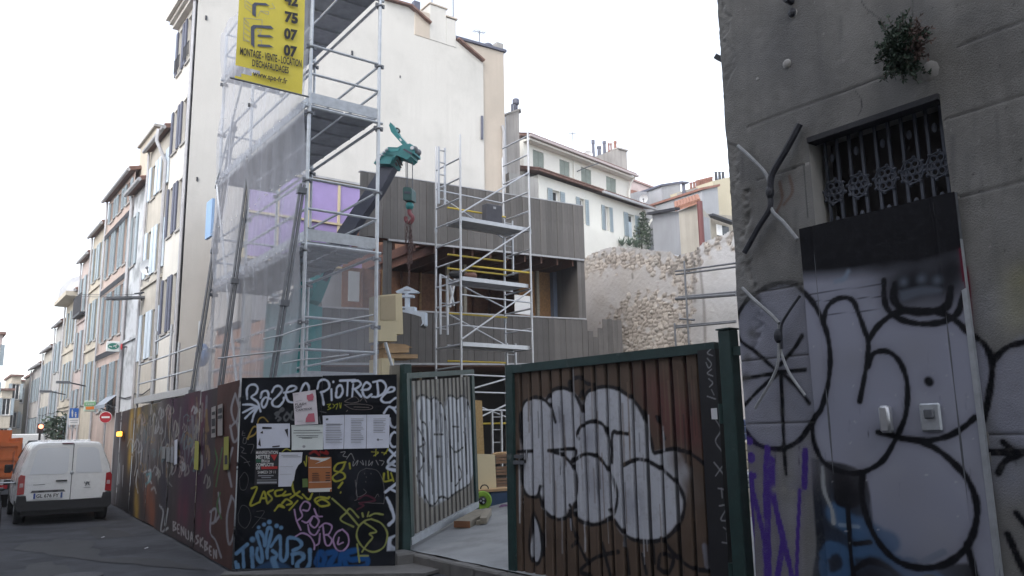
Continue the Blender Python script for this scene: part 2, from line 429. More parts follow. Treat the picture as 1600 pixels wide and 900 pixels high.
# concrete ramp into the site
def ramp_z(x, y): return 0.19 + 0.115*max(0, x-5.72)
struct(grid_sheet('ramp', M['concrete'], lambda a,b: (a + (0.03*nz(a,b*3) if a < 5.75 else 0), b, ramp_z(a,b)+0.006*nz(a*2,b*2)), [5.72,5.8,6,6.4,6.8,7.2,7.6,8,8.4,8.8,9.2], [4.0+i*0.3 for i in range(36)]))
m_ = MB()
for i in range(14):
    y0 = 3.2+i*0.52; m_.bbox(5.58+0.02*nz(i,2), 5.73, y0, y0+0.505, -0.05, 0.178+0.012*nz(i,7), 0.02)
struct(m_.build('kerb', M['kerb']))
struct(grid_sheet('site_ground', M['earth'], lambda a,b: (a,b,0.53+0.03*nz(a,b)), [9.1+0.9*i for i in range(14)], [2+0.9*i for i in range(26)]))
struct(grid_sheet('site_ground', M['earth'], lambda a,b: (a,b,0.12+0.03*nz(a,b)), [4.9,5.7], [11+0.9*i for i in range(15)]))
struct(grid_sheet('site_ground', M['earth'], lambda a,b: (a,b,0.5+0.03*nz(a,b)), [5.7+0.7*i for i in range(6)], [12.0+0.9*i for i in range(14)]))

# ================================================================== RIGHT-HAND BUILDING
WX = 5.9
RB = thing('old_building', 'tall shaded plastered building with a barred window above a graffitied metal door', 'building', (WX,4.57,0))
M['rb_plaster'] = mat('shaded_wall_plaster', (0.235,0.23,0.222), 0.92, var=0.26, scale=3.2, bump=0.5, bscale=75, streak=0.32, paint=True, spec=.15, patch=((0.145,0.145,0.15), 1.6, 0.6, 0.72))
PR = Plane((WX,4.57,0), (0,-1,0), (0,0,1))
# scored plaster joints: (v, u0, u1)
def vz(px, py): return PR.uv(px, py)
JO = []
for (a, b) in [((1170,193),(1400,118)), ((1480,184),(1600,150)), ((1492,312),(1600,281)), ((1540,677),(1600,680)), ((1160,664),(1263,660)), ((1500,70),(1600,35)), ((1240,262),(1256,258)), ((1185,280),(1235,266)),((1159,459),(1248,450)),((1160,560),(1255,560))]:
    ua, va = vz(*a); ub, vb = vz(*b); JO.append(((va+vb)/2, min(ua,ub)-.02, max(ua,ub)+.05))
rng2 = np.random.default_rng(3)
_ph = rng2.uniform(0, 6.28, (14,2)); _fr = rng2.uniform(1.0, 9.0, (14,2))
def bumpy(U, V, s=1.0):
    r_ = np.zeros_like(U)
    for (a, b), (p, q) in zip(_fr, _ph): r_ += np.sin(U*a*s+p+1.3*np.sin(V*b*s*.5+q))*np.cos(V*b*s+q)/len(_fr)**.5
    return r_
def rb_w(U, V):
    W_ = 0.004*bumpy(U,V) + 0.0012*bumpy(U,V,5)
    for v, a, b in JO:
        W_ -= 0.008*np.exp(-((V-v-0.004*np.sin(U*3))/0.009)**2)*((U > a) & (U < b))
    edge = 0.16+0.07*bumpy(U*0, V, 2.0)+0.03*bumpy(U*0, V, 7.0)
    lost = np.clip((edge-U)/0.03, 0, 1)*np.clip((V-3.0)/.1,0,1)*np.clip((bumpy(U*0,V,1.3)+.9),0,1)
    W_ -= 0.012*lost*(1+0.4*bumpy(U,V,9))
    W_ -= 0.012*np.exp(-((U-0.22-0.05*np.sin(V*5)-.03*bumpy(U*0,V,4))/0.035)**2)*((V > 2.4) & (V < 3.9))*(1+bumpy(U,V,8))
    W_ -= 0.10*np.clip((0.05-U)/0.05, 0, 1)**2
    return W_
RW = Sheet(PR, 0.0, 3.4, 0.0, 6.6, 0.0125, wf=rb_w)
def snap(arr, x): return float(arr[np.argmin(abs(arr-x))])
uL, vTL = vz(1262,212); uR, vTR = vz(1467,148)
uL, uR = snap(RW.us,uL), snap(RW.us,uR); vT = snap(RW.vs,(vTL+vTR)/2); vB = snap(RW.vs, 1.0)
RW.cut(uL, uR, vB, vT)
BLK = (0.006,0.006,0.009); SIL = (0.30,0.31,0.39); PUR = (0.07,0.035,0.24); BLU = (0.05,0.11,0.22)
zA = zoom(1120,420,10/3.); zB = zoom(1120,640,10/3.)
def paint_right(S, black_head=None):
    def st(pts, w=30, tr=zA, col=BLK, soft=.32, al=1.0, sm=True):
        S.stroke(col, pts, w*0.3*0.0046*2.1, 1.0, .16, tr, sm)
        S.stroke(col, pts, w*0.3*0.0046*1.08, soft, al, tr, sm)
    # silver fills
    S.fill(SIL, [(160,160),(260,95),(400,75),(500,175),(590,430),(575,620),(490,800),(370,930),(210,915),(120,800),(90,500),(95,300)], .03, .75, zA)
    S.fill(SIL, [(555,280),(610,165),(665,150),(740,240),(790,380),(790,500),(850,430),(950,480),(995,650),(960,830),(870,990),(740,1063),(600,1038),(510,910),(500,780),(575,620)], .03, .95, zA)
    S.fill(SIL, [(790,380),(890,255),(1080,215),(1250,275),(1390,390),(1430,560),(1340,773),(1200,873),(1000,888),(840,850),(985,700),(980,560),(900,440),(800,470)], .03, .95, zA)
    S.fill(SIL, [(960,150),(1150,210),(1310,370),(1355,560),(1280,740),(1100,825),(920,775),(800,610),(755,400),(800,250)], .03, .95, zB)
    S.fill(SIL, [(1440,490),(1520,405),(1620,385),(1640,900),(1500,870),(1420,760),(1440,560)], .05, .7, zA)
    S.cloud((0.35,0.32,0.05), [(1560,170),(1540,250),(1590,60)], .12, .25, zA)
    # blue lettering low on the door
    S.fill(BLK, [(490,250),(760,330),(830,640),(1000,830),(1300,800),(1360,900),(1400,1000),(560,1000),(520,700),(500,450)], .02, .95, zB)
    st([(620,540),(700,600),(800,650),(900,690)], 110, zB, BLU); st([(560,760),(590,720),(650,730),(690,800),(650,867),(580,880),(555,800)], 60, zB, BLU)
    st([(720,740),(820,720),(930,790),(1020,850)], 70, zB, BLU); st([(1000,800),(1100,850),(1180,900)], 60, zB, BLU)
    st([(550,300),(560,420),(600,520),(610,590)], 20, zB, (.3,.32,.33)); st([(640,600),(740,610)], 20, zB, (.2,.27,.36)); st([(720,700),(800,690)], 25, zB, BLK); st([(1060,800),(1180,740)],30,zB,(.16,.2,.28))
    st([(680,480),(690,600),(700,760),(715,880)], 26, zB, BLK); st([(720,830),(800,790),(900,830),(960,900)], 30, zB, BLK)
    S.fill(BLK, [(600,330),(755,330),(760,470),(700,515),(620,490),(605,400)], .02, 1, zB)
    r3 = random.Random(12)
    for _ in range(46):
        S.cloud(r3.choice([(.22,.235,.30),(.36,.37,.44),(.25,.25,.28)]), [(r3.uniform(1160,1600), r3.uniform(460,890))], r3.uniform(.05,.22), .35)
    for _ in range(40):
        x_, y_ = r3.uniform(1270,1530), r3.uniform(470,880); S.stroke((.5,.51,.54), [(x_,y_),(x_+r3.uniform(-4,4),y_+r3.uniform(-3,3))], .005, .8, .8)
    for _ in range(24):
        x_, y_ = r3.uniform(1165,1590), r3.uniform(520,800); S.stroke(r3.choice([BLK,(.2,.21,.26)]), [(x_,y_),(x_+r3.uniform(-1,1),y_+r3.uniform(12,45))], .007, .8, r3.uniform(.3,.7))
    if black_head: black_head(S)
    # black outlines
    st([(95,330),(110,240),(160,160),(200,130),(260,95),(330,75),(400,75),(440,110),(500,175),(545,260),(575,340),(590,430),(590,520),(575,620),(540,733),(490,806),(440,883),(370,928),(300,938),(210,913),(150,843),(110,770)], 30)
    for p in ([(100,330),(130,380),(210,440),(300,520),(340,545)], [(445,350),(400,420),(330,500)], [(100,578),(200,562),(330,540)], [(335,535),(460,526)], [(130,725),(220,630),(320,545)], [(480,700),(420,620),(345,545)], [(335,560),(345,800),(350,930),(360,1070)]):
        st(p, 24)
    st([(555,285),(570,210),(610,165),(665,150),(710,170),(740,240),(770,320),(790,380),(788,450),(775,540),(745,690)], 27)
    st([(790,380),(830,310),(890,255),(950,225),(1080,215),(1180,235),(1250,275),(1310,330),(1390,390),(1430,470),(1432,560),(1410,700),(1390,790)], 30)
    st([(870,60),(872,150),(890,210),(950,260),(1040,285),(1130,285),(1210,265),(1260,220),(1285,130)], 30)
    st([(930,80),(920,150),(960,205),(1040,225),(1130,222),(1200,190),(1220,100)], 38)
    st([(790,510),(810,450),(850,430),(900,435),(950,480),(985,560),(995,650),(985,760),(960,830),(930,893),(870,993),(800,1043),(740,1063),(680,1063),(600,1038),(545,993),(510,913),(498,833),(510,770),(545,733)], 27)
    st([(1103,585),(1107,590)], 44)
    st([(840,118),(920,135),(1000,155),(1100,160),(1200,140),(1280,95),(1345,40)], 28, zB)
    st([(960,150),(1060,165),(1150,210),(1240,285),(1310,370),(1350,470),(1355,560),(1330,660),(1280,740),(1200,800),(1100,825),(1000,815),(920,775),(850,700),(800,610),(765,500),(755,400),(762,330)], 32, zB)
    st([(1300,700),(1330,800),(1360,900)], 30, zB)
    st([(1435,490),(1455,460),(1520,405),(1640,375)], 28)
    for p in ([(1420,222),(1660,225)], [(1490,170),(1560,230)], [(1465,330),(1500,270),(1570,235)], [(1515,650),(1600,840),(1650,900)], [(1560,540),(1640,640)]): st(p, 30, zB)
    # purple
    for p, w_ in (([(180,340),(178,600),(185,900)],44), ([(190,420),(225,580),(245,700),(262,900)],30), ([(262,200),(262,500),(270,900)],48), ([(285,260),(300,470),(350,690),(400,900)],38), ([(462,215),(455,400)],46), ([(430,420),(415,900)],28), ([(345,690),(310,900)],40), ([(178,248),(179,252)],52), ([(160,162),(170,165)],44),([(175,345),(195,345)],44)):
        st(p, w_, zB, PUR, .12)
    st([(1298,0),(1312,120),(1326,300)], 22, zA, (.16,.012,.03), .5)
    st([(1270,-100),(1290,60)], 14, zA, (.12,.012,.03), .5)
paint_right(RW)
for v_, a_, b_ in JO: RW.stroke((.05,.05,.052), [(a_,v_+.004*math.sin(a_*3)),((a_+b_)/2,v_+.004*math.sin((a_+b_)*1.5)),(b_,v_+.004*math.sin(b_*3))], .010, .6, .85, None, True, True)
r4 = random.Random(21)
for _ in range(70):
    RW.cloud(r4.choice([(.15,.15,.155),(.27,.265,.26),(.19,.185,.18),(.12,.12,.125)]), [(r4.uniform(1140,1600), r4.uniform(0,470))], r4.uniform(.04,.30), r4.uniform(.2,.45))
for _ in range(36):
    x_, y_ = r4.uniform(1150,1600), r4.uniform(0,330); RW.stroke((.10,.10,.105), [(x_,y_),(x_+r4.uniform(-2,4),y_+r4.uniform(20,80))], r4.uniform(.01,.05), 1.2, r4.uniform(.15,.4))
for _ in range(60):
    x_, y_ = r4.uniform(1145,1600), r4.uniform(0,480); RW.stroke(r4.choice([(.05,.05,.05),(.33,.32,.31)]), [(x_,y_),(x_+r4.uniform(-2,2),y_+r4.uniform(-2,2))], r4.uniform(.006,.016), .8, .8)
RW.stroke((.06,.06,.062), [(1255,258),(1259,290),(1262,340)], .012, .6, .85)
# cracks, rust and old stains
for pts in ([(1345,0),(1352,12),(1362,20),(1375,30),(1380,38),(1393,44)], [(1335,140),(1345,155),(1346,170),(1340,182)], [(1425,0),(1427,25)]):
    RW.stroke((0.03,0.03,0.035), pts, 0.008, .5, .9)
for pts in ([(1218,285),(1222,310),(1212,335)], [(1233,275),(1238,300),(1225,320)]): RW.stroke((.13,.06,.04), pts, 0.03, .9, .6)
RW.cloud((.10,.095,.09), [(1170,330),(1175,360),(1172,300),(1168,410),(1180,470),(1175,520),(1168,560),(1165,590)], .05, .7)
RW.cloud((.25,.245,.235), [(1160,120),(1158,160),(1155,230),(1185,60),(1158,300),(1165,450)], .10, .4)
RW.cloud((.25,.245,.235), [(1170,205),(1168,350),(1210,765),(1240,770),(1225,765)], .03, .9)
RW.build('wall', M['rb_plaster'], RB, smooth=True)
# the rest of the building's volume
m_ = MB(); pw = Plane((WX,4.57,0),(0,-1,0),(0,0,1))
m_.wall(pw, 3.4, 12.0, [], .2, 0.0, 6.6, ends=False)
win = [(5.0,6.1,3.2,5.2),(8.2,9.3,3.2,5.2),(11.4,12.5,3.2,5.2),(5.0,6.1,7.4,9.4),(8.2,9.3,7.4,9.4),(11.4,12.5,7.4,9.4),(5.0,6.2,0.1,2.5),(9,10.2,0.1,2.5)]
m_.wall(pw, 24.5, 12.0, win, .25, 3.4, 0.0, ends=False)
m_.add([(WX+.02,4.52,0),(WX+9,4.52,0),(WX+9,4.52,12),(WX+.02,4.52,12)], [(0,1,2,3)])
m_.add([(WX,4.52,12),(WX+9,4.52,12),(WX+9,-20,12),(WX,-20,12)], [(0,1,2,3)])
m_.build('wall', M['grey_plaster'], RB)
for h in win:
    g = MB(); a = pw.pt(h[0],h[2],-.2); g.box(a.x, a.x+.04, 4.57-h[1], 4.57-h[0], h[2], h[3]); g.build('window', M['glass'], RB)
# window: reveals, dark room, ornate grille
m_ = MB(); dR = 0.34
y0, y1 = 4.57-uR, 4.57-uL
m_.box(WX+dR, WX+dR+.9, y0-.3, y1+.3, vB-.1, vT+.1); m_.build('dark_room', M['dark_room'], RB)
m_ = MB()
m_.box(WX+.004, WX+dR, y1+.001, y1+.05, vB, vT+.03); m_.box(WX+.004, WX+dR, y0-.05, y0-.001, vB, vT+.03); m_.box(WX+.004, WX+dR, y0-.05, y1+.05, vT+.001, vT+.05)
m_.build('window_reveal', M['grey_plaster'], RB)
m_ = MB(); m_.box(WX-.025, WX+.10, y0+.002, y1-.002, vT-.05, vT-.004); m_.build('lintel', mat('dark_lintel', (.03,.03,.037), .8, var=.3, bump=.4), RB)
GR = MB(); xg = WX+.17
M['grille'] = mat('grille_iron', (0.075,0.085,0.115), 0.6, var=.3, scale=10)
gx = []
for px, py in ((1305,300),(1343,290),(1385,280),(1427,268),(1467,258)):
    gx.append((on(px, py, 'x', xg)))
first = None
for i, p in enumerate(gx):
    yc, zc = p.y, p.z
    if i == 0:
        b = MB()
        for s in (-.055, .055):
            b.box(-.010, .010, s-.011, s+.011, -1.2, .62)
            b.tube((0,s,.60),(0,s*.2,.68),.010,6)
        b.sphere((0,0,.52),.02,8,5,(.5,1,1.8)); b.sphere((0,0,.30),.022,8,5,(.5,1,1.8)); b.sphere((0,0,-.24),.02,8,5,(.5,1,1.6))
        n0 = b
    root = thing('grille_bar', '', 'x') if False else None
    o = None
    if first is None:
        first = MB(); first.v = [(v[0]+xg, v[1]+yc, v[2]+zc) for v in n0.v]; first.f = n0.f
        o = first.build('grille_bar', M['grille'], RB); f0 = (yc, zc)
        r_ = MB()
        for k in range(6):
            t = math.pi*k/3; cy_, cz_ = .052*math.cos(t), .052*math.sin(t)*1.15
            r_.poly([(0, cy_+.026*math.cos(q), cz_+.026*math.sin(q)) for q in np.linspace(0, 2*math.pi, 11)], .0075, 5)
        r_.poly([(0, .024*math.cos(q), .024*math.sin(q)) for q in np.linspace(0, 2*math.pi, 9)], .008, 5)
        r_.poly([(0, .088*math.cos(q), .098*math.sin(q)) for q in np.linspace(0, 2*math.pi, 17)], .008, 5)
        for k in range(8):
            t = math.pi*k/4+.2; r_.sphere((0,.10*math.cos(t),.11*math.sin(t)), .016, 6, 4)
        r_.v = [(v[0]+xg-.012, v[1]+yc, v[2]+zc) for v in r_.v]
        ro = r_.build('rosette', M['grille'], o)
    else:
        o = inst(first_o, (0, yc-f0[0], zc-f0[1]), RB); c = ro.copy(); COL.objects.link(c); c.parent = o
    if i == 0: first_o = o
# door sheet bolted over the old doorway
DS = thing('metal_door_sheet', 'grey graffitied metal sheet closing the doorway, black along its top', 'door', (WX-.05,3.2,0.0))
PD = Plane((WX-.045,4.57,0),(0,-1,0),(0,0,1))
uA, vA = PD.uv(1248,352); uB, vB2 = PD.uv(1492,306)
M['door_metal'] = mat('door_sheet_metal', (0.30,0.31,0.385), 0.6, metal=0.0, var=0.14, scale=3, bump=0.06, bscale=15, paint=True, wearp=.97, spec=.15)
SD = Sheet(PD, uA, uB, 0.12, (vA+vB2)/2, 0.0105, wf=lambda U,V: 0.004*bumpy(U,V,.7) - 0.006*np.exp(-((U-uA-0.12)/.008)**2) - 0.006*np.exp(-((U-uB+0.16)/.008)**2))
vt = (vA+vB2)/2
def head(S):
    # sprayed black head of the sheet
    S.fill(BLK, [(uA-.1,vt+.2),(uB+.1,vt+.2),(uB+.1,vt-.46),(uA+.95,vt-.50),(uA+.75,vt-.46),(uA+.45,vt-.46),(uA+.22,vt-.44),(uA-.1,vt-.40)], .12, 1.0, None, False, True)

    S.cloud(BLK, [(1430,440),(1470,440),(1410,450),(1490,420),(1380,400)], .16, .95)
paint_right(SD, head)
for p in ([(1305,440),(1318,436),(1325,424)],): SD.stroke((.2,.25,.33), p, .035, 1.0, .9)
SD.cloud((.11,.13,.17), [(1412,441),(1440,436),(1465,438)], .035, .9)
SD.fill((.10,.115,.15), [(1405,455),(1440,448),(1470,450),(1468,458),(1438,462),(1410,470)], .03, .9)
for z_ in ([(1252,462),(1380,443)], [(1258,472),(1395,462)], [(1290,492),(1392,482)]): SD.stroke((.02,.02,.03), z_, .007, .5, .8)
SD.build('sheet', M['door_metal'], DS, smooth=True)
m_ = MB(); m_.box(WX-.040, WX-.004, 4.57-uB, 4.57-uA, .12, vt-.002); m_.build('backing_panel', M['steel_dark'], DS)
h = on(1387,655,'x',WX-.06); m_ = MB(); m_.bbox(h.x-.06, h.x+.012, h.y-.042, h.y+.042, h.z-.10, h.z+.10, .018); m_.build('door_pull', M['alu'], DS, True)
h = on(1455,652,'x',WX-.05); m_ = MB(); m_.bbox(h.x-.02, h.x+.004, h.y-.075, h.y+.075, h.z-.10, h.z+.10, .012); lp = m_.build('lock_plate', M['steel'], DS)
m_ = MB(); m_.bbox(h.x-.04, h.x-.018, h.y-.035, h.y+.035, h.z-.01, h.z+.06, .008); m_.build('lock_cylinder', M['steel_dark'], lp)
a = on(1500,352,'x',WX-.03); b = on(1532,650,'x',WX-.03); m_ = MB(); m_.beam((a.x,b.y,.1),(a.x,b.y,a.z-.1),.035,.035); m_.build('edge_strip', M['steel'], DS)
# iron wall ties
def tie(label, arms, mats, c):
    t = thing('wall_tie', label, 'wall anchor', on(c[0],c[1],'x',WX-.05), 0, 'iron wall anchors on the shaded building')
    for pts, r_, mt in arms:
        mb = MB(); P = [on(p[0],p[1],'x',WX-.05-(.02 if i else .0)) for i,p in enumerate(pts)]
        q = smooth_pts([tuple(v) for v in P], 5); mb.poly([Vector(x) for x in q], r_, 7); mb.build('arm', mt, t, True)
    p = on(c[0],c[1],'x',WX-.07); mb = MB(); mb.sphere(p, .05, 10, 6, (.7,.8,1.3)); mb.build('boss', M['iron'], t, True)
    return t
M['tie_pale'] = mat('painted_tie', (0.36,0.37,0.39), 0.7, var=.3, scale=14, bump=.4, bscale=60)
tie('black iron X-shaped wall anchor left of the barred window', [([(1250,194),(1228,235),(1207,272),(1203,300)],.030,M['iron']), ([(1153,228),(1175,248),(1198,274),(1203,300)],.016,M['tie_pale']), ([(1203,300),(1203,325),(1185,355),(1163,395)],.026,M['iron']), ([(1203,300),(1206,328),(1225,348),(1246,374)],.016,M['tie_pale'])], None, (1203,300))
tie('silver-sprayed X-shaped wall anchor inside the black graffiti circle', [([(1160,450),(1180,470),(1205,492),(1217,505)],.016,M['tie_pale']), ([(1250,462),(1232,488),(1221,510),(1222,545)],.012,M['iron']), ([(1217,505),(1217,540),(1212,580),(1180,638)],.013,M['tie_pale']), ([(1217,540),(1232,580),(1258,618)],.012,M['tie_pale'])], None, (1216,525))
# small plaster bosses and hooks
m_ = MB(); p = on(1238,8,'x',WX); m_.tube(p+Vector((.05,0,.03)), p-Vector((.10,0,-.03)), .03, 8); m_.sphere(p-Vector((.0,0,.08)),.045,8,6); m_.build('wall_bracket', M['iron'], RB)
for px, py, r_ in ((1230,100,.045),(1240,22,.05),(1184,124,.02)):
    m_ = MB(); m_.sphere(on(px,py,'x',WX+.005), r_, 9, 6, (.6,1,1)); m_.build('plaster_boss', M['grey_plaster'], RB, True)
m_ = MB(); p = on(1131,92,'x',WX+.1); m_.beam((p.x,4.55,p.z-.03),(p.x-.02,4.64,p.z+.05),.05,.05); m_.build('end_bracket', M['iron'], RB)
# plant rooted in the wall above the window
M['leaf_dark'] = mat('dark_leaf', (0.04,0.075,0.045), 0.7, var=.4, scale=20, rnd=.2)
M['leaf_red'] = mat('reddish_leaf', (0.10,0.06,0.05), 0.7, var=.4, scale=20)
M['twig'] = mat('twig', (0.06,0.045,0.035), 0.9)
def leaves(mb, c, rad, n, size, sq=(1,1,1), rng=random, keep=None):
    for _ in range(n):
        while True:
            d = Vector((rng.uniform(-1,1), rng.uniform(-1,1), rng.uniform(-1,1)))
            if .15 < d.length < 1: break
        d *= (0.55+.45*rng.random())
        p = Vector(c)+Vector((d.x*rad*sq[0], d.y*rad*sq[1], d.z*rad*sq[2]))
        if keep and not keep(p): continue
        a = Vector((rng.gauss(0,1),rng.gauss(0,1),rng.gauss(0,.6))).normalized(); b = a.orthogonal().normalized(); s = size*rng.uniform(.6,1.4)
        t = rng.uniform(0,6.28); b = (b*math.cos(t)+a.cross(b)*math.sin(t))
        mb.add([p-a*s, p-b*s*.42+Vector((0,0,s*.12)), p+a*s, p+b*s*.42+Vector((0,0,s*.12))], [(0,1,2),(0,2,3)])
PL = thing('wall_plant', 'bushy dark plant growing out of the wall above the barred window', 'plant', on(1418,95,'x',WX))
m_ = MB(); m_r = MB(); tw = MB()
rr = random.Random(5)
root_p = on(1432,112,'x',WX+.02)
def leaf1(mb, p, d, s):
    a = d.normalized(); b = a.orthogonal().normalized(); t = rr.uniform(0,6.28); b = b*math.cos(t)+a.cross(b)*math.sin(t)
    mb.add([p, p+a*s*.5-b*s*.22, p+a*s, p+a*s*.5+b*s*.22], [(0,1,2,3)])
for i in range(270):
    px, py = rr.gauss(1413,22), rr.gauss(78,23)
    if i < 24: px, py = rr.choice([(1370,95),(1385,68),(1412,26),(1425,38),(1398,130),(1448,50),(1460,72),(1378,80),(1440,40),(1395,120)]); px += rr.uniform(-4,4); py += rr.uniform(-4,4)
    if py > 128 or not 1366 < px < 1464: continue
    e = on(px,py,'x',WX-rr.uniform(.05,.30)); mid = root_p.lerp(e,.5)+Vector((-rr.uniform(.05,.16),rr.uniform(-.02,.02),.04))
    q = [Vector(x) for x in smooth_pts([tuple(root_p),tuple(mid),tuple(e)],6)]
    tw.poly(q[::3]+[q[-1]], .0028, 3)
    red = px > 1428 and py < 95 and rr.random() < .8
    for p, p1 in zip(q[3:-1], q[4:]):
        for _ in range(3 if i > 24 else 2):
            d = (p1-p).normalized()*.6+Vector((rr.gauss(0,1),rr.gauss(0,1),rr.gauss(.1,1)))*.6
            leaf1(m_r if red else m_, p.lerp(p1,rr.random()), d, rr.uniform(.022,.048))
m_.build('foliage', M['leaf_dark'], PL); m_r.build('foliage', M['leaf_red'], PL); tw.build('stem', M['twig'], PL)
m_ = MB(); p = on(1455,112,'x',WX+.02); m_.sphere(p,.09,9,6,(.35,1,1.1)); m_.build('broken_plaster', M['grey_plaster'], RB, True)
# ================================================================== BLACK HOARDING (two painted boards)
WHT=(0.50,0.55,0.66); YEL=(0.33,0.32,0.045); PNK=(0.38,0.25,0.43); TBL=(0.13,0.25,0.42); DBL=(0.012,0.075,0.24); YGR=(0.26,0.28,0.09); GRY=(0.10,0.105,0.115)
PA = Vector((3.585,11.095,0.0)); PB = Vector((5.30,9.83,0.0))
PP = Plane(PA, PB-PA, (0,0,1)); PWid = (PB-PA).length; PHt = PP.uv(500,587)[1]
BH = thing('black_hoarding', 'black painted board hoarding covered in graffiti and posters at the street corner', 'hoarding', ((PA+PB)/2)[:])
M['black_board'] = mat('black_painted_board', (0.006,0.007,0.011), 0.8, spec=.12, var=.4, scale=3, bump=.12, bscale=18, paint=True, wearp=.9)
z1 = zoom(360,570,5.625); z2 = zoom(360,720,5.0)
def paint_panel(S):
    k = 0.00148
    def st(tr, pts, w, col, soft=.45, al=1.0, sm=True):
        S.stroke(col, pts, w*k*(1.0 if tr is z1 else 1.125), soft, al, tr, sm)
    A = lambda pts, w=19, col=WHT, **kw: st(z1, pts, w, col, **kw)
    B = lambda pts, w=16, col=WHT, **kw: st(z2, pts, w, col, **kw)
    S.cloud((.03,.035,.05), [(560,740),(420,860),(590,880),(400,620)], .25, .35)
    A([(400,470),(450,385),(465,400),(395,430),(440,470),(420,490)],20,GRY); A([(500,420),(470,460),(490,490),(520,450),(495,420)],18,GRY); A([(545,410),(530,470),(570,490)],18,GRY); A([(780,460),(790,510)],14,GRY); A([(790,410),(840,420)],8,GRY)
    for p in ([(148,300),(145,220),(170,180),(215,175),(240,205),(225,250),(185,285),(240,330),(265,410)], [(110,350),(180,350),(245,370)], [(110,420),(190,380),(245,368)], [(130,470),(180,420),(245,368)], [(190,500),(210,430),(247,375)],
        [(265,290),(280,240),(320,230),(335,270),(315,350),(288,375),(275,335),(305,288),(355,300)], [(365,240),(390,195),(430,187),(455,220),(420,270),(370,320),(378,360),(425,365),(465,320),(470,290)],
        [(470,245),(540,232),(580,205),(555,185),(510,200),(485,260),(510,320),(560,332)], [(615,235),(640,180),(665,160),(688,190),(690,240)],
        [(765,210),(780,150),(820,130),(860,150),(868,200),(830,230),(795,240)], [(800,240),(812,300),(820,350)], [(887,215),(890,310)], [(905,148),(905,152)], [(932,250),(937,200),(970,180),(988,230),(965,280),(932,285),(928,245)],
        [(965,140),(1095,135)], [(1032,140),(1026,270)], [(1080,170),(1070,280)], [(1070,150),(1120,140),(1147,170),(1110,205),(1075,212)], [(1095,215),(1150,280)],
        [(1150,222),(1210,215),(1232,182),(1195,155),(1163,200),(1168,260),(1200,288),(1240,260)], [(1290,150),(1297,270),(1245,282)], [(1255,152),(1330,140),(1368,190),(1345,250),(1300,277)],
        [(1370,245),(1430,232),(1440,203),(1400,200),(1365,250),(1325,300),(1350,330),(1400,330)],
        [(1400,330),(1460,290),(1482,340),(1440,380),(1390,370),(1350,425)], [(1430,380),(1470,440),(1482,500),(1450,550),(1410,530),(1400,470)], [(1440,590),(1488,625),(1480,700),(1430,722),(1402,680),(1412,620),(1440,590)], [(1390,740),(1450,800)], [(1470,750),(1385,850),(1450,890)]):
        A(p)
    B([(1280,5),(1225,55),(1315,80)],24); B([(1210,245),(1300,175)],20); B([(1240,215),(1300,245)],20); B([(1222,290),(1250,350),(1278,450),(1238,500)],24)
    S.fill(WHT, [(1228,600),(1330,560),(1330,700),(1222,705)], .02, .9, z2, False); S.fill(BLK, [(1262,610),(1300,590),(1312,640),(1290,672),(1258,650)], .02, 1, z2)
    # yellow scrawls
    Y = lambda p, w=15, c=YEL: B(p, w, c)
    A([(150,650),(200,550),(240,555),(215,610),(160,640),(155,655)],14,(.30,.21,.05)); A([(235,540),(250,480),(290,462),(330,500)],12,(.30,.21,.05)); A([(455,765),(490,740),(530,755)],10,YEL); A([(648,850),(665,890),(670,800)],10,YEL)
    for p in ([(165,215),(207,212),(155,345),(230,322)], [(228,322),(262,240),(285,322)], [(240,292),(280,292)], [(335,228),(292,250),(325,295),(290,332)], [(405,225),(352,238),(358,275),(405,268)],
        [(345,390),(385,345),(420,365),(375,350)], [(430,240),(410,270),(470,260)], [(405,330),(440,300),(480,330),(440,345)], [(460,385),(525,312)], [(480,170),(500,250),(560,292)], [(470,290),(540,240)], [(565,262),(612,302),(640,255)],
        [(665,325),(720,300),(775,340),(720,355),(690,345),(660,305),(700,283),(765,295)], [(768,285),(774,285)], [(900,10),(835,25),(812,75),(880,95),(892,135),(825,160),(800,125),(870,70),(895,20)], [(845,210),(875,170)], [(862,245),(860,250)], [(930,20),(935,60)], [(1200,100),(1200,160),(1260,150)], [(1230,80),(1235,140)], [(1255,95),(1275,160)], [(450,140),(490,150),(460,185)]):
        Y(p)
    A([(1240,765),(1300,770),(1260,800)],9,YEL); A([(1330,770),(1370,780)],9,YEL); A([(1380,690),(1385,740),(1350,790)],12,YEL); A([(1280,740),(1275,800)],9,YEL)
    for p in ([(850,350),(880,345),(860,370),(885,380),(855,395)], [(900,345),(915,360),(900,380)], [(925,350),(945,345),(930,390)], [(960,335),(965,380)], [(975,335),(970,380)]): A(p,7,(.30,.32,.03))
    for p in ([(1005,320),(1090,280),(1130,320),(1060,335),(1005,325)], [(1010,350),(1130,345),(1240,360),(1230,390),(1080,390),(1000,350)], [(1140,320),(1170,290),(1200,330)], [(1085,370),(1220,375)], [(1020,410),(1030,400)]): A(p,4,(.24,.21,.20))
    # pink
    for p in ([(500,382),(515,460),(550,540)], [(520,470),(562,430),(545,370),(580,318),(622,340),(607,388),(568,385)], [(560,470),(600,482),(650,432),(692,470),(660,522),(622,490),(640,445)], [(605,500),(620,560),(660,580),(692,540)], [(655,375),(680,430),(717,435)],
        [(695,522),(740,488),(792,510),(770,570),(735,580)], [(722,500),(740,640),(770,662),(793,620),(762,580)], [(700,570),(692,640),(672,660)], [(875,535),(917,580),(922,650),(880,702),(830,692),(803,620),(830,560),(875,535)], [(880,638),(840,652),(848,600)], [(508,592),(560,565),(620,590),(655,650),(655,692)]):
        B(p,13,PNK)
    # blue
    for p in ([(170,895),(300,815),(420,840),(475,875)],): B(p,60,(.03,.07,.15))
    zQ = zoom(360,810,9.1)
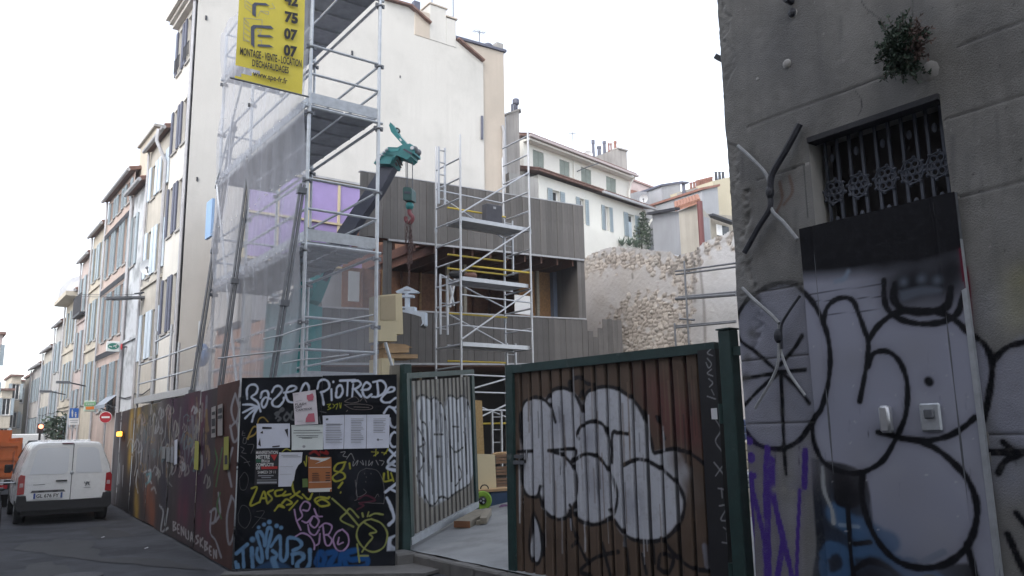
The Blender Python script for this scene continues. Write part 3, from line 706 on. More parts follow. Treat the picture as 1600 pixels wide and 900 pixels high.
    for p, w_ in (([(85,500),(240,370)],50), ([(178,430),(184,560),(190,690)],44), ([(305,425),(310,560),(318,690)],56), ([(313,298),(318,302)],74), ([(385,425),(372,520),(415,615),(452,600),(440,450),(390,280),(380,205),(425,192),(470,270),(490,385),(512,230),(540,135),(588,165),(560,300),(535,400),(520,470),(525,565)],46),
        ([(575,400),(690,250),(712,380),(712,560),(760,605),(805,520),(812,300),(870,275),(960,300),(1012,360),(980,415),(890,455)],46), ([(600,460),(660,520),(600,600)],50), ([(605,580),(650,715)],84), ([(880,510),(1000,495),(1040,560),(955,640),(965,720),(1050,745),(1125,640),(1130,450)],56), ([(885,520),(885,640)],40), ([(75,620),(90,720)],44), ([(110,650),(120,700)],36)):
        S.stroke(TBL, p, w_*.00092, .45, .95, zQ)
    for p in ((220,520),(262,498),(303,478),(360,508),(395,523)): B([p,(p[0]+2,p[1])],30,TBL)
    for p in ([(670,790),(700,715),(735,760),(710,830),(672,795)], [(760,720),(825,720),(770,820),(835,822)], [(850,830),(872,730),(905,830)], [(990,695),(910,722),(940,772),(1062,760),(1050,825),(900,842)], [(680,840),(1000,840)]): B(p,42,DBL)
    # green arrow and round bomb
    for p in ([(1100,455),(1180,490),(1226,570),(1200,670),(1120,712),(1040,680),(988,600),(1000,520),(1050,470),(1100,455)], [(795,295),(900,390),(1000,505)], [(910,400),(860,460),(960,515)], [(905,400),(937,375),(1000,442)], [(1040,478),(1140,550),(1088,570),(1110,600),(1070,650),(1028,712)], [(1030,410),(1036,436)], [(1080,400),(1070,435)], [(1085,432),(1130,412),(1192,420)], [(990,652),(1008,790)], [(1000,742),(1075,742)]):
        B(p,14,YGR)
    # thin pen ghosts
    T = (.17,.165,.17)
    for p in ([(1060,58),(1000,100),(982,240),(1000,282),(1060,250),(1040,220)], [(1060,58),(1150,80),(1196,180),(1200,320),(1170,332),(1000,325)], [(1048,95),(1050,105)], [(1097,98),(1100,104)], [(1060,125),(1064,130)], [(1055,160),(1060,168)], [(975,150),(990,290),(970,310)], [(1130,290),(1150,260),(1160,280)]): B(p,4,T)
    B([(1000,300),(1060,270),(1130,310),(1010,330),(1040,350),(990,380)],14,(.08,.02,.035))
    for p in ([(970,770),(1010,765),(990,800),(1030,810)], [(1020,830),(1060,780),(1090,840)], [(1080,850),(1080,890),(1120,840),(1110,885)], [(1140,850),(1170,880),(1160,840)], [(1190,845),(1190,885)], [(1220,840),(1215,885),(1250,850),(1240,885)], [(1280,840),(1300,880)], [(1310,840),(1350,850),(1330,885)]): A(p,6,(.3,.3,.31))
    for p in ([(110,580),(105,620),(130,620)], [(108,600),(128,600)], [(118,640),(140,645),(135,690),(110,685),(118,640)], [(90,720),(120,740),(100,770),(140,780)], [(150,700),(205,705),(180,780)], [(90,800),(140,840),(170,890)], [(120,860),(170,850)]): A(p,5,(.15,.15,.16))
    for p in ([(70,140),(110,90),(140,140),(120,220),(80,220),(70,150)], [(60,420),(90,350),(140,370),(160,450),(120,525),(70,490),(60,420)], [(205,395),(265,400),(170,525)], [(190,435),(275,455)]): B(p,4,(.11,.11,.115))
    A([(700,780),(740,760),(780,790)],22,(.22,.02,.02)); A([(790,765),(850,780),(840,760)],22,(.22,.02,.02))
    for _ in range(60): S.cloud((.03,.032,.04),[(380+rr.random()*240, 600+rr.random()*285)], .02+.03*rr.random(), .35)
mid = PWid*0.52
for i,(a,b) in enumerate(((0,mid-.002),(mid+.002,PWid))):
    S = Sheet(PP, a, b, 0.06, PHt-(.012 if i == 0 else 0), 0.0068, wf=(lambda U,V: 0.002*bumpy(U,V,.6)))
    paint_panel(S); S.build('board', M['black_board'], BH, smooth=True)
m_ = MB()
for a,b in ((0,mid-.004),(mid+.004,PWid)):
    m_.prism([PP.pt(a,0.06,-.004),PP.pt(b,0.06,-.004),PP.pt(b,PHt-.013,-.004),PP.pt(a,PHt-.013,-.004)], PP.n*-.02)
m_.build('board_back', M['black'], BH)
for u in (.05,mid,PWid-.05):
    m_ = MB(); m_.beam(PP.pt(u,0,-.07),PP.pt(u,PHt-.1,-.07),.07,.07); m_.build('post', M['steel_dark'], BH)
# posters, each a sheet of its own
def poster(name, label, pts, col, cat='poster', c=.006, curl=.012, group='sheets pasted on the black hoarding'):
    m_ = mat('paper_'+name, col, .8, var=.08, scale=6)
    o0 = PP.hit(*pts[0]); t = thing(name, label, cat, o0[:], 0, group)
    q = [PP.hit(*p) for p in pts]; mb = MB(); n = 7; V = []
    if len(q) == 4:
        for j in range(n+1):
            for i in range(n+1):
                a, b = i/n, j/n
                p = q[0]*(1-a)*(1-b)+q[1]*a*(1-b)+q[2]*a*b+q[3]*(1-a)*b
                e = max(0,(abs(a-.5)*2-.7)/.3)*max(0,(abs(b-.5)*2-.7)/.3)
                V.append(p+PP.n*(c+curl*e+.0015*math.sin(a*9+b*5)))
        mb.add(V, [(j*(n+1)+i, j*(n+1)+i+1, (j+1)*(n+1)+i+1, (j+1)*(n+1)+i) for j in range(n) for i in range(n)])
    else: mb.add([p+PP.n*c for p in q], [tuple(range(len(q)))])
    mb.build('sheet', m_, t, True); return t
def bars(parent, items, mt, c=.010, name='print'):
    """printed lines: (x0,y0,x1,y1,h) in photo pixels"""
    mb = MB()
    for x0,y0,x1,y1,h in items:
        quad_px(mb, PP, [(x0,y0),(x1,y1),(x1,y1+h),(x0,y0+h)], c)
    return mb.build(name, mt, parent)
def zz(tr, *q): return [tr(p) for p in q]
M['print_grey'] = mat('printed_grey', (.30,.31,.34), .8); M['print_red'] = mat('printed_pink', (.46,.12,.17), .8); M['print_white'] = mat('printed_white', (.6,.6,.6), .8); M['print_orange'] = mat('printed_orange', (.32,.11,.04), .8, var=.4, scale=20); M['print_green']=mat('printed_green',(.02,.10,.06),.8)
t = poster('notice', 'white notice with black blots, upper left of the black hoarding', zz(z1,(232,518),(525,516),(525,728),(235,735)), (.60,.63,.74), 'notice')
mb = MB()
for P in ([(282,545),(365,548),(365,562),(282,564)], [(262,600),(285,580),(290,605)], [(478,570),(508,560),(508,640),(492,600)], [(370,715),(435,708),(435,720),(370,726)], [(245,700),(262,640),(270,720)]): quad_px(mb, PP, zz(z1,*P), .010)
mb.build('print', M['ink'], t)
t = poster('notice', 'white notice of a few centred lines below the pink flash poster', zz(z1,(538,530),(818,525),(815,745),(540,750)), (.63,.68,.68), 'notice')
bars(t, [(z1((a,b))[0], z1((a,b))[1], z1((c_,b))[0], z1((c_,b))[1]-.3, .75) for a,b,c_ in ((560,575,790),(555,597,810),(580,620,775),(600,635,770),(630,644,720))], M['ink'])
mb = MB(); q_ = [z1((648+14*math.cos(x),718+12*math.sin(x))) for x in np.linspace(0,6.0,9)]; quad_px(mb, PP, q_, .010); mb.build('stamp', M['print_grey'], t)
for k,(pts,lab) in enumerate(((zz(z1,(812,447),(1003,441),(996,738),(820,742)),'left sheet of the row of three printed notices on the black hoarding'), (zz(z1,(1006,441),(1198,440),(1193,735),(999,738)),'middle sheet of the row of three printed notices on the black hoarding'), (zz(z1,(1201,440),(1400,437),(1395,730),(1197,735)),'right sheet of the row of three printed notices on the black hoarding'))):
    t = poster('notice', lab, pts, (.60,.63,.74), 'notice'); it = []; it2 = []
    x0, x1 = [(838,985),(1060,1175),(1258,1372)][k]
    for r_ in range(15 if k < 2 else 9):
        y = 472+r_*15
        if k == 0 and r_ in (0,1,2): continue
        a = z1((x0, y)); b = z1((x1-rr.random()*30, y)); (it if r_ % 5 == 2 else it2).append((a[0],a[1],b[0],b[1],.85))
    if k == 0: a = z1((845,525)); b = z1((985,522)); it.append((a[0],a[1],b[0],b[1],.7)); a = z1((840,472)); b=z1((862,470)); it.append((a[0],a[1],b[0],b[1],3))
    if k == 2: a = z1((1285,657)); b = z1((1340,657)); it.append((a[0],a[1],b[0],b[1],.6)); a = z1((1292,648)); b = z1((1304,648)); it.append((a[0],a[1],b[0],b[1],3.5))
    bars(t, it2, M['print_grey']); bars(t, it, mat('printed_dark',(.10,.11,.14),.8))
t = poster('poster', 'pale poster with two pink blots, tallest and topmost on the black hoarding', zz(z1,(552,250),(752,220),(775,520),(570,530)), (.62,.58,.63), c=.016)
mb = MB(); quad_px(mb, PP, zz(z1,(675,268),(700,262),(725,250),(738,280),(730,312),(690,318),(676,300)), .026); mb.build('blot', M['print_red'], t); mb = MB(); quad_px(mb, PP, zz(z1,(668,470),(690,430),(740,425),(748,500),(664,505)), .026); mb.build('blot', M['print_red'], t)
for s, a, b, h in (('FLASH',(573,360),(670,350),20),('DAY',(575,385),(635,378),20),('CAPITEXX',(580,410),(722,392),18)): text_fit(s, PP, z1(a), z1(b), h/5.625, 'lettering', M['ink'], t, c=.027, bold=.015)
bars(t, [(461,617,467,616.5,.6),(463,627,473,625,.6),(465,658,474,657.5,.6)], M['print_grey'], c=.027)
t = poster('poster', 'black and white demonstration poster with a red triangle, left of the torn paper', [(399,702.5),(436.5,702),(435,757),(398,758)], (.02,.02,.025))
text_fit('MANIFESTATION', PP, (400.5,709.5), (434.5,709), 5, 'lettering', M['print_white'], t, c=.014, bold=.02)
for s,a,b,h in (('METTRE',(400.5,716.8),(422,716.4),6),('FIN A LA',(409,722.6),(422,722.3),5),('COMPLICITE',(400.5,728.6),(428,728.2),5),('DE',(400.5,733.2),(407,733),3.8)): text_fit(s, PP, a, b, h, 'lettering', M['print_white'], t, c=.014, bold=.03)
mb = MB(); quad_px(mb, PP, [(423,710.5),(434,710),(429,720)], .014); quad_px(mb, PP, [(408,729),(434,728.5),(434,732.5),(409,733)], .0135); mb.build('print', mat('printed_red',(.42,.03,.03),.8), t)
mb = MB(); quad_px(mb, PP, [(400.5,717.6),(408,717.6),(408,722.6),(400.5,722.6)], .0145); mb.build('print', M['print_green'], t)
text_fit('SAMEDI 29 11', PP, (403,740), (431,739.5), 4.6, 'lettering', M['print_white'], t, c=.014, bold=.005)
bars(t, [(404,742.5,428,742.3,1.5),(409,745.5,424,745.3,1.3),(402,749.5,433,749.2,1),(402,752.5,433,752.2,3)], M['print_grey'], c=.014)
t = poster('poster', 'torn white paper between the demonstration poster and the orange poster', [(436,707),(473,706.5),(471.5,722),(466,727),(462,735),(459.5,750),(457.5,752),(455,760),(435,760.5)], (.60,.62,.70))
bars(t, [(440,711,466,710.7,1),(442,713.5,470,713.2,.8),(438,729,458,728.6,.5),(438,741,456,740.6,.5)], M['print_grey'])
t = poster('poster', 'orange brown poster with a white zigzag, right of the torn paper', [(482,714),(518,714),(518.5,768),(482,769)], (.36,.13,.045))
mb = MB()
for P in ([(482,713.6),(505,716),(518,714.5),(510,719),(492,725),(502,720),(483,717)], [(482,763.5),(518.5,762),(518.5,768),(482,769)]): quad_px(mb, PP, P, .0125)
mb.build('print', M['print_white'], t)
bars(t, [(488,y,500-rr.random()*2,y-.1,1) for y in (739,742,745,748,751)]+[(509,y,516,y-.1,1.4) for y in (738,742,746,750)], M['ink'], c=.0125)
bars(t, [(483,730,517,729.5,.7),(483,753,517,752.5,.7)], M['print_white'], c=.0125)
t = poster('sticker', 'small green sticker between the torn paper and the orange poster', [(472.5,748),(481,747.5),(481.5,761),(473,761.5)], (.11,.17,.05))

# ================================================================== LONG STREET HOARDING
FA = Vector((3.575,11.13,0)); FB = Vector((4.66,25.4,0))
PF = Plane(FB, FA-FB, (0,0,1)); FL = (FA-FB).length
LF = thing('street_hoarding', 'long rust-brown sheet hoarding with graffiti running down the street', 'hoarding', ((FA+FB)/2)[:])
M['hoard'] = mat('hoarding_sheet', (0.07,0.055,0.058), 0.8, spec=.15, var=.35, scale=1.6, bump=.2, bscale=22, streak=.35, paint=True, rnd=.25)
M['hoard_red'] = mat('hoarding_rust_sheet', (0.10,0.048,0.042), 0.8, spec=.15, var=.35, scale=1.6, bump=.2, bscale=22, streak=.3, paint=True)
f5 = zoom(150,580,2.8125)
frs = []
def fp(pts, w, col, soft=.5, al=.9): frs.append((pts, w, col, soft, al))
# big tinted zones first, then strokes; coordinates are read on the hoarding's own face
zones = [((.055,.022,.05),[(270,640),(290,650),(300,690),(310,740),(290,760),(315,650),(312,700),(280,700)],.55,.9), ((.16,.035,.065),[(300,640),(315,645),(290,800),(310,815),(325,820),(280,795)],.28,.6),
 ((.36,.23,.04),[(206,655),(204,675),(207,695),(203,715),(216,650),(212,780),(214,800)],.32,.85), ((.24,.08,.04),[(235,790),(238,810),(230,770)],.35,.7), ((.17,.18,.20),[(180,680),(182,720),(176,760),(186,740)],.5,.6), ((.20,.19,.19),[(222,690),(228,720),(240,690),(236,655),(250,640)],.4,.55), ((.035,.035,.055),[(255,740),(258,780),(225,700),(262,700)],.4,.6), ((.16,.13,.05),[(240,640),(228,650)],.4,.5)]
for k in range(120):
    x = 205+rr.random()*120; y0 = 594+(375-x)*.26+8; h = 25+rr.random()*40; y = y0+rr.random()*70
    fp([(x,y),(x+rr.uniform(-2,2),y+h*.5),(x+rr.uniform(-3,3),y+h)], rr.uniform(.012,.05), rr.choice([(.20,.19,.18),(.13,.12,.13),(.28,.27,.25),(.02,.018,.02),(.20,.13,.06),(.16,.17,.2)]), .8, rr.uniform(.4,.85))
PW_ = (.30,.30,.33)
for p in ([(368,615),(362,640),(368,660),(374,640),(368,615)], [(360,665),(366,690),(373,680),(370,660),(360,668)], [(364,700),(358,730),(362,760)], [(362,775),(355,810),(358,850),(367,830),(368,790),(362,775)], [(376,605),(373,630)], [(330,800),(328,830),(338,845),(346,870)], [(328,800),(338,795),(336,815),(328,818)], [(342,770),(345,800),(338,815)]): fp(p, .035, PW_, .5, .9)
for p in ([(345,770),(340,790),(347,810)], [(336,700),(340,720),(334,740)], [(348,700),(338,760)]): fp(p, .03, (.06,.16,.06), .6, .8)
for k,p in enumerate([(272,822),(279,826),(286,830),(293,835),(300,839),(307,844),(314,848),(321,853),(329,860),(337,866)]):
    x,y = p; G_l = [[[(-2,-7),(-2,7)],[(-2,-7),(2,-5),(-1,0),(2.5,4),(-2,7)]],[[(2,-7),(-2,-5),(2,2),(-2,6)]],[[(-2,-8),(-2,4),(2,7),(2,-5)]],[[(2,-6),(-2,-6),(-2,5),(2,7)],[(-2,0),(1,1)]],[[(-2,-7),(-2,6)],[(2,-7),(-2,0),(2,7)]],[[(-2,6),(0,-7),(2,7)],[(-1,2),(1.5,3)]],[[(-2,6),(-2,-7),(2,6),(2,-6)]]][(k*3) % 7]
    for g in G_l: fp([(x+a_,y+b_) for a_,b_ in g], .028, (.36,.34,.35), .4, .95)
for p in ([(225,738),(235,735),(232,748),(228,760)], [(230,745),(236,755)], [(222,700),(220,725)], [(214,735),(212,755),(216,770)], [(186,725),(185,755)], [(192,728),(191,760)], [(250,790),(256,800),(252,830),(262,825)], [(262,795),(258,820)]): fp(p, .045, (.36,.37,.39), .5, .9)
fp([(229,742),(235,740),(233,752),(228,756)], .05, (.13,.30,.33), .4, .9); fp([(236,765),(240,762),(244,770)], .05, (.3,.3,.3), .5, .8); fp([(262,640),(258,680),(252,700),(255,740)], .03, (.2,.2,.2)); fp([(270,730),(262,750),(268,760)], .03, (.2,.2,.2))
for k in range(46):
    x = 200+rr.random()*125; y0 = 594+(375-x)*.26; y1 = 640+(x-178)*.58*.9; y = y0+15+(y1+120-y0)*.6*rr.random(); w_ = 2+rr.random()*5; h_ = 5+rr.random()*14
    c_ = rr.choice([(.34,.35,.37),(.28,.27,.25),(.03,.03,.035),(.22,.14,.05),(.12,.2,.22),(.26,.2,.2)])
    fp([(x-w_,y),(x-w_*.3,y-h_),(x+w_*.4,y-h_*.4),(x,y+h_*.6),(x+w_,y+h_*.2),(x+w_*.8,y-h_*.7)], rr.uniform(.018,.04), c_, .5, rr.uniform(.5,.9))
npan = 11
for i in range(npan):
    a = FL*i/npan-.012; b = FL*(i+1)/npan+.012; res = .016 if i > 6 else .03
    tilt = .0012*math.sin(i*2.3); off = .007*(-1)**i
    S = Sheet(PF, a, b, .03+.01*(i % 3), 2.535+.012*math.sin(i*3.3), res, wf=(lambda U,V,t=tilt,o_=off: t*(U-U.mean())*4+o_+.003*bumpy(U,V,.8)))
    S.asp = 3.2
    if i < npan-1:
        for c_, pts, r_, al in zones: S.cloud(c_, pts, r_, al)
    for pts, w_, c_, so_, al in frs: S.stroke(c_, pts, w_, so_, al)
    S.build('hoarding_panel', M['hoard_red'] if i == npan-1 else M['hoard'], LF, smooth=True)
    m_ = MB(); m_.beam(PF.pt(a,0,-.08),PF.pt(a,2.45,-.08),.06,.06); m_.build('post', M['steel_dark'], LF)
m_ = MB()
for z_ in (.5,1.4,2.3): m_.beam(PF.pt(0,z_,-.12),PF.pt(FL,z_,-.12),.05,.05)
m_.build('rail', M['steel_dark'], LF)
PFo = PF.off(.03)
def fposter(label, pts, col, dark=None, cat='poster'):
    t = thing('poster', label, cat, PFo.hit(*pts[0])[:], 0, 'sheets pasted on the street hoarding')
    mb = MB(); quad_px(mb, PFo, pts, .0); mb.build('sheet', mat('fp', col, .8, var=.1), t)
    if dark:
        mb = MB(); [quad_px(mb, PFo, d, .004) for d in dark]; mb.build('print', M['ink'], t)
    return t
fposter('tall narrow black and white poster on the rust panel, left of its twin', [f5(p) for p in ((507,160),(526,152),(526,290),(506,292))], (.30,.28,.28), [[f5(p) for p in q] for q in (((510,180),(524,176),(524,190),(510,194)),((509,210),(524,207),(524,240),(509,244)),((509,255),(524,252),(524,270),(509,274)))])
fposter('tall narrow poster on the rust panel, right of its twin', [f5(p) for p in ((535,150),(556,142),(556,282),(534,284))], (.28,.26,.26), [[f5(p) for p in q] for q in (((537,166),(554,160),(554,182),(537,188)),((537,196),(554,192),(554,206),(537,210)))])
yl = fposter('yellow notice strip with black writing on the rust panel', [f5(p) for p in ((562,290),(583,286),(583,432),(560,434))], (.32,.32,.05), [[f5(p) for p in ((566,370),(578,369),(578,408),(566,410))]])
fposter('plain yellow notice strip in the middle of the street hoarding', [f5(p) for p in ((435,306),(452,308),(449,436),(430,430))], (.36,.36,.06))
fposter('curled white sheet on the street hoarding, brightest of its row', [f5(p) for p in ((345,304),(358,298),(356,408),(343,412))], (.55,.58,.68))
fposter('faded grey sheet left of the curled white sheet', [f5(p) for p in ((328,334),(341,330),(340,402),(327,402))], (.24,.25,.28))
fposter('faded grey sheet, second to the left of the curled white sheet', [f5(p) for p in ((309,334),(325,332),(324,398),(308,398))], (.22,.23,.25))
fposter('faded grey sheet, third to the left of the curled white sheet', [f5(p) for p in ((291,332),(305,330),(304,384),(290,384))], (.20,.21,.22))
bl_ = thing('warning_light', 'small lit amber warning lamp on the far end of the street hoarding', 'lamp', PFo.hit(190,678)[:])
m_ = MB(); p = PFo.hit(191,678); m_.obox(p+PF.n*.05, PF.u, PF.v, PF.n, .30, .055, .05); m_.build('lens', mat('amber_light', (.8,.35,.02), .4, emit=((1,.38,.03),2.2)), bl_)
m_ = MB(); m_.obox(p+PF.n*.02, PF.u, PF.v, PF.n, .33, .075, .02); m_.build('housing', M['black'], bl_)
# ================================================================== SITE GATE
GA = Vector((5.77,7.79,0)); GB = Vector((5.985,4.87,0))
PG = Plane(GA, GB-GA, (0,0,1)); GL = (GB-GA).length
GT = thing('gate_leaf', 'large green-framed corrugated gate leaf with a silver bubble tag, nearest the camera', 'gate', ((GA+GB)/2)[:], 0, 'gate leaves of the site entrance')
M['gate_sheet'] = mat('brown_gate_sheet', (0.125,0.085,0.062), 0.55, spec=.3, var=.35, scale=2.5, paint=True, streak=.25, bump=.08, bscale=25)
zC = zoom(780,520,2.3675)
pit_ = []; us = [0.0]; NR = 17; pw_ = GL/NR
for i in range(NR):
    a = i*pw_
    for t in np.linspace(.0,.62,9)[1:]: us.append(a+pw_*t)
    for t in (.66,.70,.74,.78,.82,.86,.90,.94,.97,1.0): us.append(a+pw_*t)
def rib(U, P, dep):
    t = (U % P)/P
    return -dep*np.clip(np.minimum((t-.66)/.08, (1.0-t)/.08), 0, 1)
gtop = 2.49
SG = Sheet(PG, 0, GL, .07, gtop, .0095, us=us, wf=lambda U,V: rib(U,pw_,.045)+.006*np.sin(V*2.1+U*3))
GRV = (.010,.010,.014)
def paint_gate(S):
    k = .0038
    st = lambda pts, w=11, col=BLK, soft=.4, al=1: S.stroke(col, pts, w*k, soft, al, zC)
    # grooves get their shade painted in further down
    S.cloud((.16,.035,.045), [(560,200),(610,240),(660,300),(720,330),(745,390),(690,380),(600,300),(640,350)], .16, .28, zC)
    S.fill((.52,.54,.60), [(80,440),(76,330),(88,265),(120,242),(160,247),(180,240),(215,207),(260,210),(295,245),(312,262),(330,217),(380,202),(440,210),(500,260),(545,340),(566,420),(572,442),(620,432),(660,440),(700,520),(690,600),(680,650),(650,720),(600,765),(530,770),(460,745),(415,685),(350,705),(300,690),(262,650),(235,682),(200,685),(160,650),(150,602),(110,605),(85,560),(75,490)], .05, .9, zC)
    S.cloud((.13,.10,.085), [(700,560),(660,470),(720,600)], .12, .8, zC)
    S.cloud((.22,.23,.29), [(330,390),(500,640),(360,560),(220,330)], .16, .5, zC)
    S.fill((.45,.47,.52), [(125,655),(148,720),(156,800),(145,848),(125,838),(117,790)], .02, .9, zC)
    for p in ([(88,460),(75,350),(86,268),(120,240),(160,245),(190,275),(208,330)], [(175,247),(200,212),(245,205),(285,235),(310,290)], [(262,212),(262,180),(300,165),(312,200),(300,235)], [(300,165),(322,185),(345,192)], [(313,255),(330,217),(380,200),(430,205),(480,235),(520,280),(545,340),(562,400),(570,440)],
        [(295,392),(290,375),(305,345),(345,328),(385,340),(405,390),(420,440),(410,485)], [(418,480),(420,375),(440,370),(477,374)], [(70,440),(115,438)], [(100,438),(98,475),(80,470)], [(180,436),(280,432),(265,482)], [(76,480),(84,560),(105,602),(140,606),(150,568)],
        [(190,440),(230,450),(265,485),(286,540),(281,620),(255,675),(210,690),(165,655),(148,600)], [(280,470),(320,448),(370,462),(405,510),(435,580),(432,650),(400,692),(345,710),(290,690),(260,638)],
        [(460,490),(510,468),(560,480),(620,520),(665,570),(686,630),(670,700),(620,757),(550,773),(480,757),(430,700),(408,655)], [(575,445),(640,430),(700,445),(760,490),(800,560),(812,610)], [(600,760),(660,830),(720,872),(790,880)], [(580,310),(612,392)],
        [(125,655),(150,720),(160,800),(146,852),(122,840),(113,790),(125,655)], [(260,660),(275,740),(320,840)], [(290,760),(270,790)], [(440,810),(360,830),(300,880),(340,900)], [(380,780),(410,900)], [(470,800),(480,890)], [(530,820),(545,890)], [(590,870),(600,820),(645,835),(625,890),(590,870)], [(570,790),(575,850)]):
        st(p)
    st([(760,790),(770,860)], 16, (.2,.2,.24)); st([(330,710),(330,745)], 6, (.28,.29,.33)); st([(460,750),(460,790)], 6, (.28,.29,.33)); st([(262,690),(265,730)], 5, (.28,.29,.33))
paint_gate(SG)
r5 = random.Random(8)
for k in range(90):  # pale strokes paint highlights along the ribs, dark ones streak the sheet
    u_ = (r5.randrange(NR)+r5.choice([.04,.08,.30,.55,.60]))*pw_; v_ = r5.uniform(.35,2.2); l_ = r5.uniform(.1,.8)
    SG.stroke(r5.choice([(.60,.62,.66),(.075,.05,.04),(.16,.11,.08),(.03,.028,.03),(.42,.43,.47)]) if .45 < v_ < 1.75 and u_ < GL*.8 else r5.choice([(.06,.04,.03),(.16,.11,.08),(.03,.025,.025)]), [(u_,v_),(u_+.004,v_+l_*.5),(u_,v_+l_)], r5.uniform(.008,.028), .7, r5.uniform(.3,.8), None, True, True)
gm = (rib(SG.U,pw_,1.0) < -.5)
SG.C[gm] = SG.C[gm]*.25 + np.array([.008,.009,.012,1.0])*.75  # recessed grooves blackened to imitate their shade
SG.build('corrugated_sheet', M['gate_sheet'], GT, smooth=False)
m_ = MB()
m_.prism([PG.pt(-.02,gtop-.02,.03),PG.pt(GL,gtop-.02,.03),PG.pt(GL,gtop+.075,.03),PG.pt(-.02,gtop+.075,.03)], PG.n*-.09); m_.build('top_rail', M['green_frame'], GT)
m_ = MB(); m_.prism([PG.pt(-.02,.02,.028),PG.pt(GL,.02,.028),PG.pt(GL,.09,.028),PG.pt(-.02,.09,.028)], PG.n*-.09); m_.build('bottom_rail', M['green_frame'], GT)
m_ = MB(); m_.prism([PG.pt(-.09,.0,.034),PG.pt(.035,.0,.034),PG.pt(.035,gtop+.082,.034),PG.pt(-.09,gtop+.082,.034)], PG.n*-.1); m_.build('stile', M['green_frame'], GT)
SS = Sheet(PG.off(.037), GL-.185, GL+.015, .0, gtop+.01, .008)
WR = (.30,.31,.33)
for p in ([(762,45),(785,55),(770,75),(790,85)], [(770,95),(785,115),(775,130),(765,110)], [(785,135),(770,150),(790,160)], [(775,170),(790,185),(778,200)], [(785,210),(795,230)], [(770,235),(800,245)]): SS.stroke(WR, p, .012, .5, .8, zC)
for p in ([(800,320),(820,360),(800,400),(825,440)], [(795,480),(835,530)], [(835,480),(800,530)], [(810,575),(835,580)], [(822,575),(825,610)], [(815,640),(845,640),(820,690),(850,695)], [(830,720),(850,735)], [(825,775),(855,780)], [(842,740),(845,778)]): SS.stroke(WR, p, .014, .5, .8, zC)
SS.build('stile', mat('black_stile', (.012,.012,.016), .5, paint=True, var=.2, bump=.1), GT)
m_ = MB(); quad_px(m_, PG.off(.045), [zC(p) for p in ((783,280),(805,278),(808,320),(786,320))], 0); m_.build('sticker', M['paper'], GT)
m_ = MB(); m_.prism([PG.pt(GL-.185,.0,.033),PG.pt(GL+.015,.0,.033),PG.pt(GL+.015,gtop+.01,.033),PG.pt(GL-.185,gtop+.01,.033)], PG.n*-.08); m_.build('stile_core', M['black'], GT)
for v in (.5,1.9): m_ = MB(); m_.tube(PG.pt(GL+.04,v-.09,.03), PG.pt(GL+.04,v+.09,.03), .03, 8); m_.build('hinge', M['green_frame'], GT)
m_ = MB(); p = PG.pt(.12,1.42,.03)
m_.obox(p, PG.u, PG.v, PG.n, .075, .022, .02); m_.obox(p+Vector((0,0,.07)), PG.u, PG.v, PG.n, .06, .018, .02); m_.build('latch', M['steel_dark'], GT)
gp = thing('gate_post', 'dark green steel gate post beside the old building corner', 'post', (5.99,4.74,0))
m_ = MB(); m_.bbox(5.93,6.06,4.66,4.80,0,2.66,.01); m_.build('post', M['green_frame'], gp)
m_ = MB(); m_.box(5.92,6.07,4.65,4.81,2.662,2.675); m_.build('cap', M['green_frame'], gp)
m_ = MB(); m_.box(5.96,6.03,4.57,4.658,2.42,2.50); m_.build('wall_bracket', M['green_frame'], gp)
# left post and the leaf swung into the site
lp = on(632,862,'z',.17)
gp2 = thing('gate_post', 'dark green steel gate post at the right end of the black hoarding', 'post', (lp.x,lp.y,.15))
zt = on(632,569,'y',lp.y).z
m_ = MB(); m_.bbox(lp.x-.065,lp.x+.065,lp.y-.065,lp.y+.065,.1,zt,.01); m_.build('post', M['green_frame'], gp2)
m_ = MB(); m_.box(lp.x-.11,lp.x+.11,lp.y-.11,lp.y+.11,.15,.19); m_.build('base_plate', M['green_frame'], gp2)
m_ = MB(); m_.box(lp.x-.20,lp.x-.07,lp.y+.05,lp.y+.12,.2,zt-.02); m_.build('side_board', mat('pale_board',(.24,.22,.18),.8,var=.3), gp2)
HA = on(641,848,'y',lp.y-.02); HB = on(745,790,'x',8.0)
hA = on(641,591,'y',lp.y-.02).z; hB = on(744,585,'x',8.0).z
G2 = thing('gate_leaf', 'smaller green-framed corrugated gate leaf swung open into the site', 'gate', HA[:], 0, 'gate leaves of the site entrance')
uu = (HB-HA).normalized(); PS = Plane(HA, uu, Vector((0,0,1)) - uu*uu.z); L2 = (HB-HA).length; H2 = hA-HA.z
M['gate_sheet2'] = mat('pale_gate_sheet', (0.20,0.185,0.165), 0.5, var=.3, scale=2.5, paint=True, streak=.2)
us2 = []; NR2 = 15; p2 = (L2-.1)/NR2
for i in range(NR2):
    for t in (0,.08,.16,.24,.32,.4,.48,.54,.60,.66,.72,.78,.84,.90,.95): us2.append(.05+i*p2+p2*t)
us2.append(L2-.05)
S2 = Sheet(PS, 0, L2, .06, H2-.05, .011, us=us2, wf=lambda U,V: rib(U-.05,p2,.06)*1.0)
z3 = zoom(600,540,5.625); z4 = zoom(600,690,4.286)
d4 = lambda p: z3(p)
s4 = lambda p: ((z4(p)[0]-600)*5.625, (z4(p)[1]-540)*5.625)
S2.fill((.46,.49,.55), [(285,500),(330,440),(390,465),(440,455),(500,500),(530,560),(545,470),(590,440),(650,470),(690,440),(740,480),(770,600)]+[s4(p) for p in ((600,200),(575,285),(480,345),(420,385),(330,430),(280,400),(225,340),(215,200))], .05, .95, z3, False)
